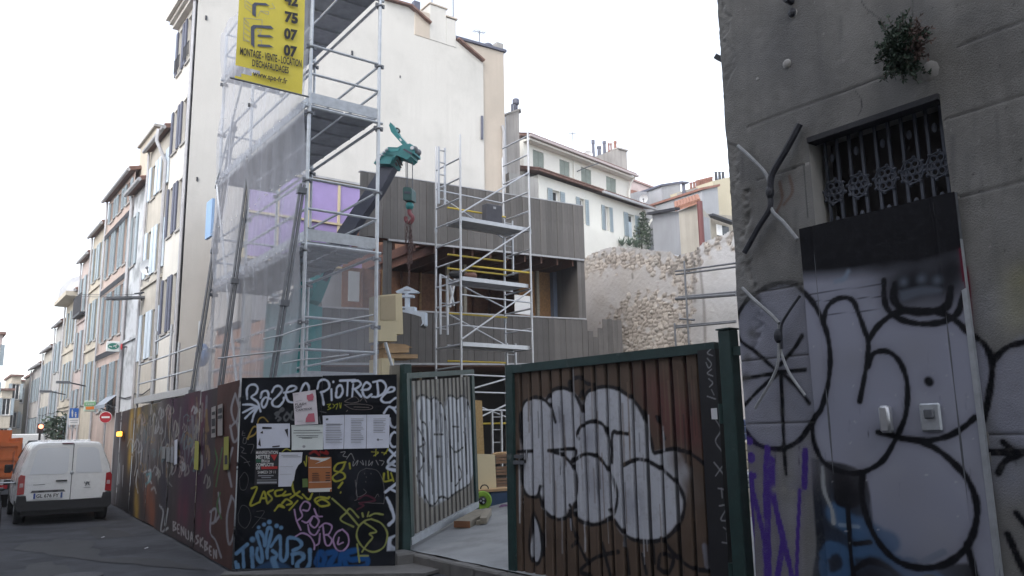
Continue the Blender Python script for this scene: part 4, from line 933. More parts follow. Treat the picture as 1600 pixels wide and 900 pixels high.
for p in ([(280,520),(300,450),(350,435),(390,460),(420,490)], [(410,490),(440,455),(480,480),(520,540),(545,650)], [(545,520),(560,450),(600,440),(640,470)], [(640,470),(690,440),(730,470),(755,560)], [(330,520),(320,640),(370,700),(380,800)], [(440,780),(520,780)], [(600,710),(660,715)], [(700,760),(720,800)], [(290,700),(330,780),(360,860),(300,900)]): S2.stroke(BLK, p, .035, .5, 1, z3)
for p in ([(220,230),(260,300),(290,400),(330,430),(380,370),(430,385)], [(430,385),(480,345),(540,310),(580,280)], [(350,100),(390,100)], [(440,20),(480,70),(530,40)], [(230,50),(270,120),(240,200)], [(500,150),(520,230),(480,300)]): S2.stroke(BLK, p, .035, .5, 1, z4)
rs2 = random.Random(4)
for k in range(80):
    u_ = rs2.uniform(.1,L2-.1); v_ = rs2.uniform(.5,H2-.5); l_ = rs2.uniform(.15,.7)
    S2.stroke(rs2.choice([BLK,(.10,.10,.12),(.2,.21,.25)]), [(u_,v_),(u_+.01,v_+l_*.5),(u_-.01,v_+l_)], rs2.uniform(.015,.05), .6, rs2.uniform(.5,1), None, True, True)
gm = (rib(S2.U-.05,p2,1.0) < -.5); tt_ = ((S2.U-.05) % p2)/p2; gm = ((tt_ > .50) & (tt_ < .99)); S2.C[gm] = S2.C[gm]*.2 + np.array([.008,.009,.012,1.0])*.8  # groove shade painted near-black, wider than the recess itself
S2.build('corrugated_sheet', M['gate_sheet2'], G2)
def frame_px(a0,a1,b0,b1,nm,c=.03,t=-.07,mt='green_frame'):
    m_ = MB(); m_.prism([PS.pt(a0,b0,c),PS.pt(a1,b0,c),PS.pt(a1,b1,c),PS.pt(a0,b1,c)], PS.n*t); return m_.build(nm, M[mt], G2)
frame_px(-.02,.075,-.02,H2,'stile'); frame_px(L2-.10,L2+.03,-.1,H2-.03,'stile',.032); frame_px(-.02,L2+.03,H2-.01,H2+.07,'top_rail',.034); frame_px(-.02,L2+.02,-.03,.075,'bottom_rail',.036,-.07,'steel')
m_ = MB(); m_.bbox(PB.x+.02,PB.x+.34,PB.y+.02,PB.y+.36,0,.21,.03); o = m_.build('stone_block', M['kerb']); tag(o, 'brown stone block at the foot of the black hoarding', 'stone')
# things lying inside the gateway
M['osb'] = mat('osb_board', (0.42,0.29,0.13), 0.8, var=.4, scale=26, col2=(.30,.19,.08))
M['cream'] = mat('cream_board', (0.58,0.50,0.33), 0.8, var=.05, scale=3)
M['timber'] = mat('fresh_timber', (0.46,0.30,0.16), 0.75, var=.25, scale=5, grain=(3,3,30), rnd=.15)
M['grey_timber'] = mat('dusty_timber', (0.40,0.36,0.29), 0.8, var=.25, scale=5, grain=(3,30,30), rnd=.2)
def pz(px, py): # a point on the ramp
    p = on(px,py,'z',.4)
    for _ in range(6): p = on(px,py,'z',ramp_z(p.x,p.y))
    return p
pk = thing('timber_offcut', 'thick timber offcut with a sawn brown end lying on the concrete', 'timber', pz(728,828)[:], 0, 'timber offcuts inside the gate')
a, b = pz(722,825), pz(756,806); m_ = MB(); m_.beam(a+Vector((0,0,.055)), b+Vector((0,0,.055)), .27, .10); m_.build('beam', M['grey_timber'], pk)
d = (a-b).normalized(); m_ = MB(); m_.obox(a+Vector((0,0,.055))+d*.006, d, d.cross(Vector((0,0,1))), (0,0,1), .005, .133, .048); m_.build('sawn_end', mat('sawn_end',(.30,.14,.07),.8,var=.3), pk)
pk = thing('timber_offcut', 'short pale offcut lying across the thick timber offcut', 'timber', pz(757,817)[:], 0, 'timber offcuts inside the gate')
a, b = pz(755,820), pz(763,806); m_ = MB(); m_.beam(a+Vector((0,0,.06)), b+Vector((0,0,.08)), .11, .09); m_.build('beam', M['grey_timber'], pk)
pk = thing('timber_offcut', 'smallest offcut, a pale block beside the thick timber offcut', 'timber', pz(749,819)[:], 0, 'timber offcuts inside the gate')
a, b = pz(747,820), pz(752,818); m_ = MB(); m_.beam(a+Vector((0,0,.03)), b+Vector((0,0,.03)), .08, .055); m_.build('beam', M['grey_timber'], pk)
D0 = 10.0
def at_x(px, py, x=D0): return on(px, py, 'x', x)
# stack behind the gateway opening, standing on the site floor
def panel_at(name, label, cat, mt, corners, y, th=.025, part='panel', grp=None):
    P = [on(p[0],p[1],'y',y) for p in corners]; t = thing(name, label, cat, (sum(p.x for p in P)/4, y, min(p.z for p in P)), 0, grp)
    mb = MB(); mb.prism(P, (0,th,0)); mb.build(part, mt, t); return t
YG = 12.25
panel_at('osb_board', 'narrow OSB board leaning upright just behind the open gate leaf', 'board', M['osb'], [(741,625),(753,626),(757,712),(741,712)], YG+.1)
panel_at('board', 'plain cream board standing behind the green hose reel', 'board', M['cream'], [(742,709),(773,710),(776,768),(742,770)], YG)
hr = thing('hose_reel', 'lime green cable reel with a black hub standing behind the gate leaf', 'reel', on(754,797,'y',YG-.25)[:])
c = on(754,782,'y',YG-.25); M['lime'] = mat('lime_plastic', (.23,.42,.04), .45, var=.1)
ax = (EYE-c); ax.z = 0; ax.normalize()
rd = (on(754,797,'y',YG-.25)-c).length
m_ = MB(); m_.lathe(c-ax*.02, ax, [(rd,0),(rd,.035),(rd*.9,.05),(rd*.5,.045),(rd*.48,.03),(rd*.1,.03)], 28); m_.build('flange', M['lime'], hr, True)
m_ = MB(); m_.lathe(c-ax*.20, ax, [(rd,0),(rd,.035),(rd*.5,.04)], 28); m_.build('flange', M['lime'], hr, True)
m_ = MB(); m_.lathe(c-ax*.17, ax, [(rd*.78,0),(rd*.8,.15)], 24); m_.build('cable', M['rubber'], hr, True)
m_ = MB(); m_.lathe(c, ax, [(rd*.42,.03),(rd*.42,.055),(rd*.3,.065)], 20); sd_ = ax.cross(Vector((0,0,1)))
m_.build('hub', M['black'], hr, True)
m_ = MB()
for a_ in range(3):
    t = 2.1*a_; q = c+ax*.07+sd_*(rd*.2*math.cos(t))+Vector((0,0,rd*.2*math.sin(t))); m_.lathe(q-ax*.004, ax, [(rd*.11,0),(rd*.11,.012)], 10)
m_.build('socket', M['steel'], hr)
m_ = MB(); p = on(757,764,'y',YG-.25); m_.poly([p+sd_*(.07*math.cos(x))+Vector((0,0,.07*math.sin(x))) for x in np.linspace(0,math.pi,9)], .012, 6); m_.build('handle', M['black'], hr)
bn = thing('site_bin', 'dark blue tub with a wooden board across its top, right of the green reel', 'tub', on(782,799,'y',YG-.2)[:])
a = on(766,799,'y',YG-.2); b = on(804,766,'y',YG-.2)
m_ = MB(); m_.bbox(a.x,b.x,YG-.2,YG+.35,a.z,b.z,.02); m_.build('tub', mat('blue_tub',(.012,.045,.11),.5,var=.3), bn)
m_ = MB(); m_.box(a.x-.25,b.x+.05,YG-.22,YG+.2,b.z+.002,b.z+.045); m_.build('board', M['timber'], bn)
bg_ = thing('bag', 'crumpled purple bag on the ground in front of the blue tub', 'bag', on(790,800,'y',YG-.5)[:])
m_ = MB(); c = on(788,796,'y',YG-.5)
m_.sphere(c, .10, 14, 9, (1.35,1,.75)); m_.sphere(c+Vector((-.12,0,-.02)), .06, 9, 6, (1.2,1,.8))
m_.v = [(v[0]+.015*math.sin(v[1]*60+v[2]*40), v[1]+.012*math.sin(v[0]*70), v[2]+.015*math.sin(v[0]*55+v[1]*30)) for v in m_.v]
m_.build('bag_body', mat('purple_fabric',(.13,.06,.14),.8,var=.3,scale=10), bg_, True)
for k in range(3):
    y_ = 742-k*18
    ct = thing('wooden_crate', ['bottom wooden crate of the stack right of the cream board','middle wooden crate of the stack right of the cream board','top wooden crate, heaped with offcuts, right of the cream board'][k], 'crate', on(788,y_+20,'y',YG+.5)[:], 0, 'wooden crates stacked behind the gate')
    a = on(776,y_+19,'y',YG+.5); b = on(806,y_+3,'y',YG+.5)
    for j in range(3):
        m_ = MB(); z0 = a.z+(b.z-a.z)*(j/3)+.005; m_.box(a.x,b.x,YG+.5,YG+.52,z0,z0+(b.z-a.z)/3-.015); m_.build('slat', mat('crate_wood',(.22,.13,.08),.8,var=.3), ct)
    m_ = MB(); m_.box(a.x+.01,b.x-.01,YG+.53,YG+.9,a.z,b.z-.03); m_.build('contents', M['earth'], ct)
    if k == 2:
        m_ = MB()
        for j in range(6): q = Vector((a.x+.06+j*.06, YG+.6, b.z)); m_.obox(q, (1,.3*j-.6,.3), (0,1,.2), (0,0,1), .05,.04,.025)
        m_.build('offcuts', M['timber'], ct)
cb = MB(); cb.poly([on(p[0],p[1],'y',7.95) for p in ((800,690),(796,720),(797,745),(795,770),(798,795))], .012, 6); tag(cb.build('cable', M['rubber']), 'black cable hanging down the near edge of the big gate leaf', 'cable')
# wrapped pallets glimpsed between gate post and building
for lab, px0,px1,y0,y1,col,Yp in (('stack of cream bags seen through the gap right of the gate post',1146,1172,690,735,(.42,.38,.28),9.3), ('blue tarpaulin bundle above the cream bags in the gap by the gate post',1140,1170,655,688,(.05,.08,.18),9.6), ('pile of grey sheets below the cream bags in the gap by the gate post',1150,1180,738,765,(.30,.33,.38),9.0)):
    t = thing('covered_stack', lab, 'stack', on(1155,y1,'y',Yp)[:]); a = on(px0,y1,'y',Yp); b = on(px1,y0,'y',Yp); mm = mat('stack_cover', col, .7, var=.3, scale=6, bump=.5, bscale=12)
    n = 3
    for j in range(n):
        m_ = MB(); z0 = a.z+(b.z-a.z)*j/n; m_.bbox(a.x+.02*(j%2), b.x+.3, Yp, Yp+.6, z0+.002, a.z+(b.z-a.z)*(j+1)/n-.004, .02); m_.build('layer', mm, t)
# ================================================================== TALL SCAFFOLD WITH NETTING
X0, X1 = 5.0, 6.32; YS = [12.5, 15.57, 17.6]; DZ = [2.62, 5.0, 7.43, 9.86]
SF = thing('facade_scaffold', 'tall galvanised tube scaffold wrapped in grey debris netting above the black hoarding', 'scaffold', (X0,12.5,0.15))
TUBE = M['steel']
def T(p0, p1, r=.028, nm='ledger', mt=None, n=8):
    m_ = MB(); m_.tube(p0, p1, r, n); return m_.build(nm, mt or TUBE, SF, True)
tops = [13.2, 12.2, 10.95]
for i, y in enumerate(YS):
    for x in (X0, X1):
        if i == 2 and x == X1: top = 9.0
        else: top = tops[i]
        st_ = T((x,y,.3),(x,y,top), .034 if i == 0 else .03, 'standard')
        m_ = MB(); z = 1.2
        while z < top-.2:
            m_.lathe((x,y,z), (0,0,1), [(.036,-.035),(.058,-.03),(.058,-.005),(.036,0)], 10)
            for a, b in ((1,0),(-1,0),(0,1)): m_.obox((x+a*.06,y+b*.06,z-.015),(1,0,0),(0,1,0),(0,0,1),.028 if a else .018,.028 if b else .018,.035)
            z += .5 if False else 1.215
        m_.build('coupler', M['steel_dark'], st_, True)
        m_ = MB(); m_.box(x-.1,x+.1,y-.1,y+.1,.15,.30); m_.build('base_plate', M['steel'], st_)
for z in DZ:
    for y in YS: T((X0-.08,y,z-.06),(X1+.08,y,z-.06),.028,'transom')
    for x in (X0,X1):
        T((x,YS[0],z-.12),(x,YS[2],z-.12),.028,'ledger')
        for h in (.55,1.05): T((x,YS[0],z+h),(x,YS[2],z+h),.024,'guard_rail')
    for h in (.55,1.08):
        T((X0,YS[0],z+h),(X1,YS[0],z+h),.024,'guard_rail'); T((X0,YS[2],z+h),(X1,YS[2],z+h),.024,'guard_rail')
    for x in (X0+.03, X1-.03):
        m_ = MB(); m_.box(x-.012,x+.012,YS[0]+.05,YS[2]-.05,z+.02,z+.18); m_.build('toe_board', M['steel'] , SF)
    m_ = MB(); m_.box(X0+.03,X1-.03,YS[0]-.012,YS[0]+.012,z+.01,z+.20); m_.build('toe_board', M['steel'], SF)
    for a, b in ((YS[0]+.02,YS[1]-.02),(YS[1]+.02,YS[2]-.02)):
        for k, (xa, xb) in enumerate(((X0+.05,X0+.64),(X0+.68,X1-.06))):
            m_ = MB(); m_.box(xa,xb,a,b,z-.045,z); 
            for q in np.arange(a+.35,b-.1,.62): m_.box(xa+.03,xb-.03,q,q+.05,z-.085,z-.046)
            m_.build('deck', M['deck'], SF)
# bracing on the street side and down to the street
for (ya,yb,za,zb) in ((YS[1],YS[2],2.7,7.3),(YS[2],YS[1],7.4,9.9)): T((X0-.05,ya,za),(X0-.05,yb,zb),.026,'brace')
def shore(py0, pxt, pyt, pxb, pyb, y, lab):
    t = thing('raking_shore', lab, 'prop', (X0-.9,y,0.15), 0, 'raking shores of the tall scaffold')
    a = on(pxt,pyt,'y',y-.06); b = on(pxb,pyb,'y',y-.06); d = (b-a); k = (a.z-.1)/(a.z-b.z); b = a+d*k
    for o_ in (-.032,.032):
        m_ = MB(); m_.tube(a+Vector((o_,0,0)), b+Vector((o_,0,0)), .027, 8); m_.build('tube', M['steel_dark'], t, True)
    m_ = MB()
    for q in (.02,.35,.7): m_.obox(a+(b-a)*q, (1,0,0),(0,1,0),(b-a),.075,.045,.05)
    m_.build('clamp', M['steel_dark'], t); m_ = MB(); m_.box(b.x-.12,b.x+.12,b.y-.1,b.y+.1,.02,.1); m_.build('foot', M['steel_dark'], t)
shore(0, 473,288, 426,590, YS[0], 'raking shore running down from the nearest post of the tall scaffold')
shore(0, 392,250, 345,600, YS[1], 'raking shore running down from the middle post of the tall scaffold')
shore(0, 366,190, 329,430, YS[2], 'raking shore running down from the farthest post of the tall scaffold')
# loose guard ropes
for pts in ([(411,530),(440,524),(470,513),(540,500),(583,492)], [(441,568),(470,562),(500,560),(545,554)], [(340,560),(400,553),(470,545)]):
    m_ = MB(); m_.poly([on(p[0],p[1],'y',YS[0]-.1) for p in pts], .012, 6); o = m_.build('rope', M['alu'])
    tag(o, {411:'slack pale rope tied across the nearest bay, rising to the right',441:'slack pale rope just above the black hoarding boards',340:'slack rope from the middle post to the nearest post'}[pts[0][0]], 'rope', 'slack ropes on the tall scaffold')
def net_mat(lo=.40, hi=.55):
    m = bpy.data.materials.new('debris_net'); m.use_nodes = True; n = m.node_tree; n.nodes.clear()
    o = n.nodes.new('ShaderNodeOutputMaterial'); mx = n.nodes.new('ShaderNodeMixShader'); tr = n.nodes.new('ShaderNodeBsdfTransparent')
    di = n.nodes.new('ShaderNodeBsdfDiffuse'); tl = n.nodes.new('ShaderNodeBsdfTranslucent'); m2 = n.nodes.new('ShaderNodeMixShader')
    di.inputs['Color'].default_value = (.56,.57,.63,1); tl.inputs['Color'].default_value = (.54,.56,.62,1); m2.inputs[0].default_value = .55
    tc = n.nodes.new('ShaderNodeTexCoord'); nz_ = n.nodes.new('ShaderNodeTexNoise'); nz_.inputs['Scale'].default_value = 1.0; nz_.inputs['Detail'].default_value = 6; mpn = n.nodes.new('ShaderNodeMapping'); mpn.inputs['Scale'].default_value = (3.2,3.2,.55)
    mr = n.nodes.new('ShaderNodeMapRange'); mr.inputs['From Min'].default_value = .3; mr.inputs['From Max'].default_value = .7; mr.inputs['To Min'].default_value = lo; mr.inputs['To Max'].default_value = hi
    n.links.new(tc.outputs['Object'], mpn.inputs['Vector']); n.links.new(mpn.outputs[0], nz_.inputs['Vector']); n.links.new(nz_.outputs[0], mr.inputs['Value']); n.links.new(mr.outputs[0], mx.inputs[0])
    n.links.new(di.outputs[0], m2.inputs[1]); n.links.new(tl.outputs[0], m2.inputs[2]); n.links.new(tr.outputs[0], mx.inputs[1]); n.links.new(m2.outputs[0], mx.inputs[2]); n.links.new(mx.outputs[0], o.inputs[0])
    return m
M['net'] = net_mat(); M['net_thin'] = net_mat(.22,.36)
def net(label, fn, nu, nv, mt='net'):
    V = [fn(i/nu, j/nv) for j in range(nv+1) for i in range(nu+1)]
    mb = MB(); mb.add(V, [(j*(nu+1)+i, j*(nu+1)+i+1, (j+1)*(nu+1)+i+1, (j+1)*(nu+1)+i) for j in range(nv) for i in range(nu)])
    o = mb.build('debris_net', M[mt], None, True); return tag(o, label, 'netting', 'debris nets hung on the tall scaffold')
def long_net(a, b):
    y = YS[0]-.02+(YS[2]+.05-YS[0])*a; z = 2.3+(10.95-2.3)*b
    bay = abs(math.sin(math.pi*((y-YS[0])/3.07 if y < YS[1] else (y-YS[1])/2.03)))
    x = X0-.07-.05*bay*(1+.6*math.sin(z*2.6+y))-.03*math.sin(y*9+z*.6)*bay-.012*math.sin(y*23+z*2.2)-.03*math.sin(z*2.6+1.2*math.sin(y*1.7))
    if z < 4.3: x -= (4.3-z)*.16*(a**2)
    return (x, y+.05*math.sin(z*1.3)*a, z)
ln_ = net('long grey debris net facing the street on the tall scaffold', long_net, 90, 70)
for z_ in (4.95,7.4,9.85):
    bb = (z_-2.3)/(10.95-2.3); m_ = MB(); V = []
    for i in range(61):
        for e in (-.007,.007):
            p = long_net(i/60, bb+e); V.append((p[0]-.012,p[1],p[2]+.02*math.sin(i*.5)))
    m_.add(V,[(2*i,2*i+2,2*i+3,2*i+1) for i in range(60)]); m_.build('net_seam', M['net'], ln_, True)
tie_ = MB()
for i in range(0,61,4):
    for z_ in (3.6,4.95,6.2,7.4,8.6,9.85):
        p = Vector(long_net(i/60,(z_-2.3)/8.65)); tie_.tube(p-Vector((.02,0,0)),p+Vector((.05,0,.03)),.008,4)
o = tie_.build('net_tie', M['white'], ln_); o['kind'] = 'stuff'
def end_net(a, b):
    x = X0-.02+(X1-X0+.06)*a; z = 2.3+(4.92-2.3)*b
    return (x, YS[0]-.07-.04*math.sin(math.pi*a)*(1+.5*math.sin(z*3))-.015*math.sin(x*14+z), z)
net('short grey debris net across the near end of the tall scaffold', end_net, 20, 24, 'net_thin')
def flap(a, b):
    p = [(470,585),(540,585),(583,552),(486,535)]
    q = [on(c[0],c[1],'y',YS[0]-.16) for c in p]
    v = q[0]*(1-a)*(1-b)+q[1]*a*(1-b)+q[2]*a*b+q[3]*(1-a)*b
    return v+Vector((0,-.05*math.sin(a*7+b*3),0))
# ------------------------------------------------------------------ yellow banner projecting over the street
YB = 12.42
PBn = Plane((4.9,YB,7.5),(1,0,0),(0,0,1))
bl, br = PBn.uv(367,123), PBn.uv(472,149); tl_ = PBn.uv(377,-60); tr_ = PBn.uv(480,-60)
BN = thing('banner', 'yellow scaffolding firm banner with black phone digits hanging from the tall scaffold', 'banner', PBn.hit(420,136)[:])
M['banner'] = mat('yellow_banner', (0.62,0.52,0.055), .6, var=.1, scale=2, bump=.06, bscale=6)
m_ = MB(); n_ = 34; nv_ = 60; V = []
zb = (bl[1]+br[1])/2; zt_ = zb+3.6
wedge = [PBn.uv(*p) for p in ((366,103),(366,120),(414,112.5))]
def inw(u, v):
    (a,b),(c,d),(e,f_) = wedge
    if u > e: return False
    t = (u-a)/(e-a) if e != a else 0
    return (d+(f_-d)*t) < v < (b+(f_-b)*t)
F_ = []
for j in range(nv_+1):
    for i in range(n_+1):
        a, b = i/n_, j/nv_; u = bl[0]+(br[0]-bl[0])*a; v = zb+(zt_-zb)*b
        V.append(PBn.pt(u, v, .012*math.sin(v*2.2+u)+.010*math.sin(u*5)))
for j in range(nv_):
    for i in range(n_):
        u = bl[0]+(br[0]-bl[0])*(i+.5)/n_; v = zb+(zt_-zb)*(j+.5)/nv_
        if not inw(u, v): F_.append((j*(n_+1)+i, j*(n_+1)+i+1, (j+1)*(n_+1)+i+1, (j+1)*(n_+1)+i))
m_.add(V, F_); m_.build('sheet', M['banner'], BN, True)
m_ = MB(); m_.tube(PBn.pt(bl[0]-.08,zb,0), PBn.pt(br[0]+.12,zb,0), .016, 8); m_.build('bottom_bar', M['steel_dark'], BN)
m_ = MB(); m_.tube(PBn.pt(bl[0]-.08,zt_,0), PBn.pt(br[0]+.12,zt_,0), .02, 8); m_.build('top_bar', M['steel_dark'], BN)
pbn = PBn
kk = .03
for s, a, b, h, bo in (('MONTAGE - VENTE - LOCATION',(374,86),(470,106),12,.022), ("D'ECHAFAUDAGES",(393,104),(450,116),11,.022), ('www.spe-fr.fr',(394,119),(448,132),9,.018), ('42',(443.5,7),(464.5,11),17,.05), ('75',(443.5,34),(464.5,38),16,.05), ('07',(442.5,60),(463.5,64),16,.05), ('07',(442,86),(463,90),16,.05), ('04',(444,-18),(465,-14),16,.05)):
    text_fit(s, pbn, a, b, h, 'lettering', M['ink'], BN, c=kk, bold=bo)
# block-letter emblem
M['banner_ink'] = mat('banner_blue_ink', (.07,.08,.12), .8)
def bpoly(pts, tr=zoom(320,0,5.0)): m2 = MB(); quad_px(m2, pbn, [tr(p) for p in pts], kk); return m2
mE = MB()
for P in ([(355,215),(375,200),(510,206),(535,232),(400,222),(383,235)], [(355,215),(383,235),(383,380),(357,352)], [(408,275),(505,280),(535,300),(408,292)], [(408,350),(500,355),(535,377),(408,368)],
          [(366,40),(385,25),(470,30),(505,52),(410,45),(394,52)], [(366,40),(394,52),(394,138),(366,118)], [(360,-60),(500,-50),(530,-30),(390,-38)]):
    quad_px(mE, pbn, [zoom(320,0,5.0)(p) for p in P], kk)
mE.build('emblem', M['banner_ink'], BN)
mE = MB()
def hair(a, b, w=3.2):
    a = Vector((a[0],a[1],0)); b = Vector((b[0],b[1],0)); d = (b-a).normalized(); nn = Vector((-d.y,d.x,0))*w/2
    quad_px(mE, pbn, [zoom(320,0,5.0)((p.x,p.y)) for p in (a+nn,b+nn,b-nn,a-nn)], kk-.004)
for a,b in (((303,145),(443,160)),((303,145),(298,320)),((298,320),(345,330)),((443,160),(443,200)),((305,180),(345,215)),((303,220),(350,255)),((300,260),(350,295)),((300,300),(350,335)),((310,60),(310,-20)),((310,60),(360,100)),((430,90),(497,95)),((430,90),(412,130)),((497,95),(490,120)),((430,90),(490,120)),((318,10),(362,45)),((318,40),(362,75)),((407,240),(440,235)),((440,235),(430,275)),((407,240),(430,275)),((410,325),(440,320)),((440,320),(440,352)),((300,145),(340,190)),((520,30),(545,70)),((545,70),(500,75))): hair(a,b)
mE.build('emblem_hatching', M['print_grey'], BN)

# ================================================================== TIMBER BUILDING
TB = thing('timber_building', 'grey timber-clad building under construction behind the scaffolds', 'building', (8.8,17.0,.5))
YF = 17.0
def zo(x): return (x-8.8)*.036
M['clad'] = mat('weathered_cladding', (0.16,0.15,0.145), .85, var=.25, scale=2, grain=(9,9,.5), rnd=.22, bump=.15, bscale=30, patch=((.105,.097,.094), 2.6, .56, .72))
M['joist'] = mat('reddish_timber', (0.19,0.095,0.07), .85, var=.3, scale=4, grain=(2,20,20))
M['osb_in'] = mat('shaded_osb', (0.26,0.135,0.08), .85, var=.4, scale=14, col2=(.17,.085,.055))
def boards(xa, xb, za, zb, y=YF, w=.205):
    n = int(round((xb-xa)/w)); w = (xb-xa)/n; proto = None
    for i in range(n):
        x = xa+i*w; h = zb-za
        if proto is None:
            m_ = MB(); m_.box(x+.004,x+w-.004,y-.024,y,za+zo(x),zb+zo(x)); proto = m_.build('cladding_board', M['clad'], TB); px_ = x
        else: inst(proto, (x-px_, .006*((i*7) % 3-1), zo(x)-zo(px_)+.004*((i*5) % 3)), TB)
boards(8.12, 15.28, 6.48, 8.07); boards(6.45, 15.28, 3.46, 4.69); boards(8.78, 9.02, 4.70, 6.44, YF+.05, .12); boards(15.0, 15.28, 4.74, 6.44, YF+.03, .14)
# notched run of boards at the right end
xa = 15.30; hs_ = [4.62,4.45,4.72,5.0,5.02,5.0,5.01]
for i,h in enumerate(hs_):
    x = xa+i*.193; m_ = MB(); m_.box(x+.004,x+.189,YF-.022,YF+.0,3.40,h); m_.build('cladding_board', M['clad'], TB)
m_ = MB(); m_.box(15.3,16.65,YF+.002,YF+.12,3.4,4.4); m_.build('upstand', M['joist'], TB)
def sl(x0,x1,y0,y1,z0,z1,nm,mt):
    m_ = MB()
    P = [(x0,y0,z0+zo(x0)),(x1,y0,z0+zo(x1)),(x1,y1,z0+zo(x1)),(x0,y1,z0+zo(x0))]; m_.prism(P,(0,0,z1-z0)); return m_.build(nm, mt, TB)
sl(6.5,15.25,YF+.005,22.5,3.36,3.60,'floor_slab',M['joist']); sl(10.1,15.25,YF+.06,22.5,6.50,6.62,'floor_slab',M['joist']); sl(10.1,15.25,YF+.005,22.5,7.85,7.95,'roof',M['zinc']); sl(8.2,10.09,YF+.06,YF+.5,6.50,6.62,'floor_slab',M['joist'])
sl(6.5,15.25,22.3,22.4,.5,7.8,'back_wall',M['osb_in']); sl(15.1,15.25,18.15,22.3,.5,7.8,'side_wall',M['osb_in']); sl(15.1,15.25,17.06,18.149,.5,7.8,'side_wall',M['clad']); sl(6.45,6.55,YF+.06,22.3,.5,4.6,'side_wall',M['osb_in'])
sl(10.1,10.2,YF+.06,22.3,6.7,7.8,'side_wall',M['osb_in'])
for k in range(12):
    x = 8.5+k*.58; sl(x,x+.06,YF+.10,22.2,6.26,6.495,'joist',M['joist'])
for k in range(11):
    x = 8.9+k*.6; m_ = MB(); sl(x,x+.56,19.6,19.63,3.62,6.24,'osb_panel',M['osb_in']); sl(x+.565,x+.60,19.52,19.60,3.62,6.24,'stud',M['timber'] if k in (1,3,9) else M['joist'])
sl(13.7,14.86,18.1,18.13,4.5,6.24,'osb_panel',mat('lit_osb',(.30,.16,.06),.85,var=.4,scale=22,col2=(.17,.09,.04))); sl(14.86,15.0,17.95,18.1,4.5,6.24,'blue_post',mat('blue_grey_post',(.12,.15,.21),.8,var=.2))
for x in (11.2,11.75,14.28): sl(x,x+.09,18.0,18.09,4.6,6.24,'stud',M['grey_timber'])
sl(8.9,15.25,YF-.03,YF+.03,6.425,6.475,'drip_rail',M['zinc']); sl(6.45,15.25,YF-.035,YF+.02,4.70,4.74,'sill',M['zinc']); sl(6.45,16.6,YF-.035,YF+.02,3.40,3.455,'drip_rail',M['zinc']); sl(8.12,15.28,YF-.03,YF+.1,8.075,8.10,'coping',M['zinc'])
for x,w_ in ((9.6,.10),(12.15,.16),(13.6,.1),(10.7,.08)): sl(x,x+w_,18.6,18.75,.5,3.36,'column',M['grey_timber'])
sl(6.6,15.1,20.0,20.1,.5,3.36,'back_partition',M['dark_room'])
p = on(805,490,'y',17.4); q = on(829,463,'y',17.4); m_ = MB(); m_.box(p.x,q.x,17.4,17.43,p.z,q.z); o = m_.build('white_board', M['white']); tag(o, 'white board leaning in the upper opening of the timber building', 'board')
# purple insulated storey set back on the left
PM = thing('insulated_module', 'storey faced with lilac insulation panels and pale battens behind the netting', 'building', (6.4,20,4.7))
M['cool_grey'] = mat('cool_grey_render', (.36,.37,.40), .9, var=.2, scale=.9, streak=.2, bump=.15)
M['lilac'] = mat('lilac_insulation', (0.37,0.29,0.56), .8, var=.1, scale=3)
m_ = MB(); m_.box(6.3,8.05,20.05,22.2,4.65,8.7); m_.box(8.06,9.9,20.05,22.2,4.65,8.7); m_.build('core', M['grey_plaster'], PM)
for i in range(4):
    for j in range(2):
        x = 6.35+i*.86; z = 6.35+j*1.16
        if i > 1 and False: continue
        m_ = MB(); m_.box(x+.04,x+.82,19.99,20.045,z,z+1.12); m_.build('insulation_panel', M['lilac'], PM)
for i in range(5):
    x = 6.31+i*.86; m_ = MB(); m_.box(x,x+.07,19.955,20.0,6.3,8.72); m_.build('batten', M['cream'], PM)
for z in (6.27,7.48,8.66): 
    m_ = MB(); m_.box(6.3,9.8,19.94,19.985,z,z+.055); m_.build('batten', M['cream'], PM)
m_ = MB(); m_.box(6.2,9.9,19.9,22.2,8.72,8.78); m_.build('roof', M['zinc'], PM)
for i in range(4):
    x = 6.4+i*.7; m_ = MB(); m_.box(x,x+.6,19.97,20.04,4.7,6.2); m_.build('board', [M['cool_grey'],M['white_plaster'],M['grey_plaster'],M['cool_grey']][i], PM)
pc = thing('site_board', 'pale blue board standing at the far end of the netting', 'board', on(330,375,'x',5.6)[:]); m_ = MB(); a = on(323,375,'x',5.6); b = on(335,310,'x',5.6)
m_.box(5.55,5.62,b.y,a.y,a.z,b.z); m_.build('board', mat('pale_blue_board',(.26,.40,.62),.7,var=.1), pc)
for k,(px0,px1,y0,y1,lab,c_) in enumerate(((378,396,430,560,'white door panel stored behind the netting, left one',(.5,.5,.5)),(420,440,395,470,'white window frame stored behind the netting, upper one',(.55,.55,.55)),(440,462,470,560,'lilac-white panel stored behind the netting, lower one',(.42,.42,.55)),(545,562,425,470,'white window frame behind the near end of the tall scaffold',(.5,.5,.5)))):
    a = on(px0,y1,'y',18.3 if k != 3 else 16.9); b = on(px1,y0,'y',18.3 if k != 3 else 16.9); t = thing('stored_panel', lab, 'panel', (a.x,a.y,a.z)); m_ = MB(); m_.box(a.x,b.x,a.y,a.y+.06,a.z,b.z); m_.build('panel', mat('sp',c_,.7,var=.1), t)
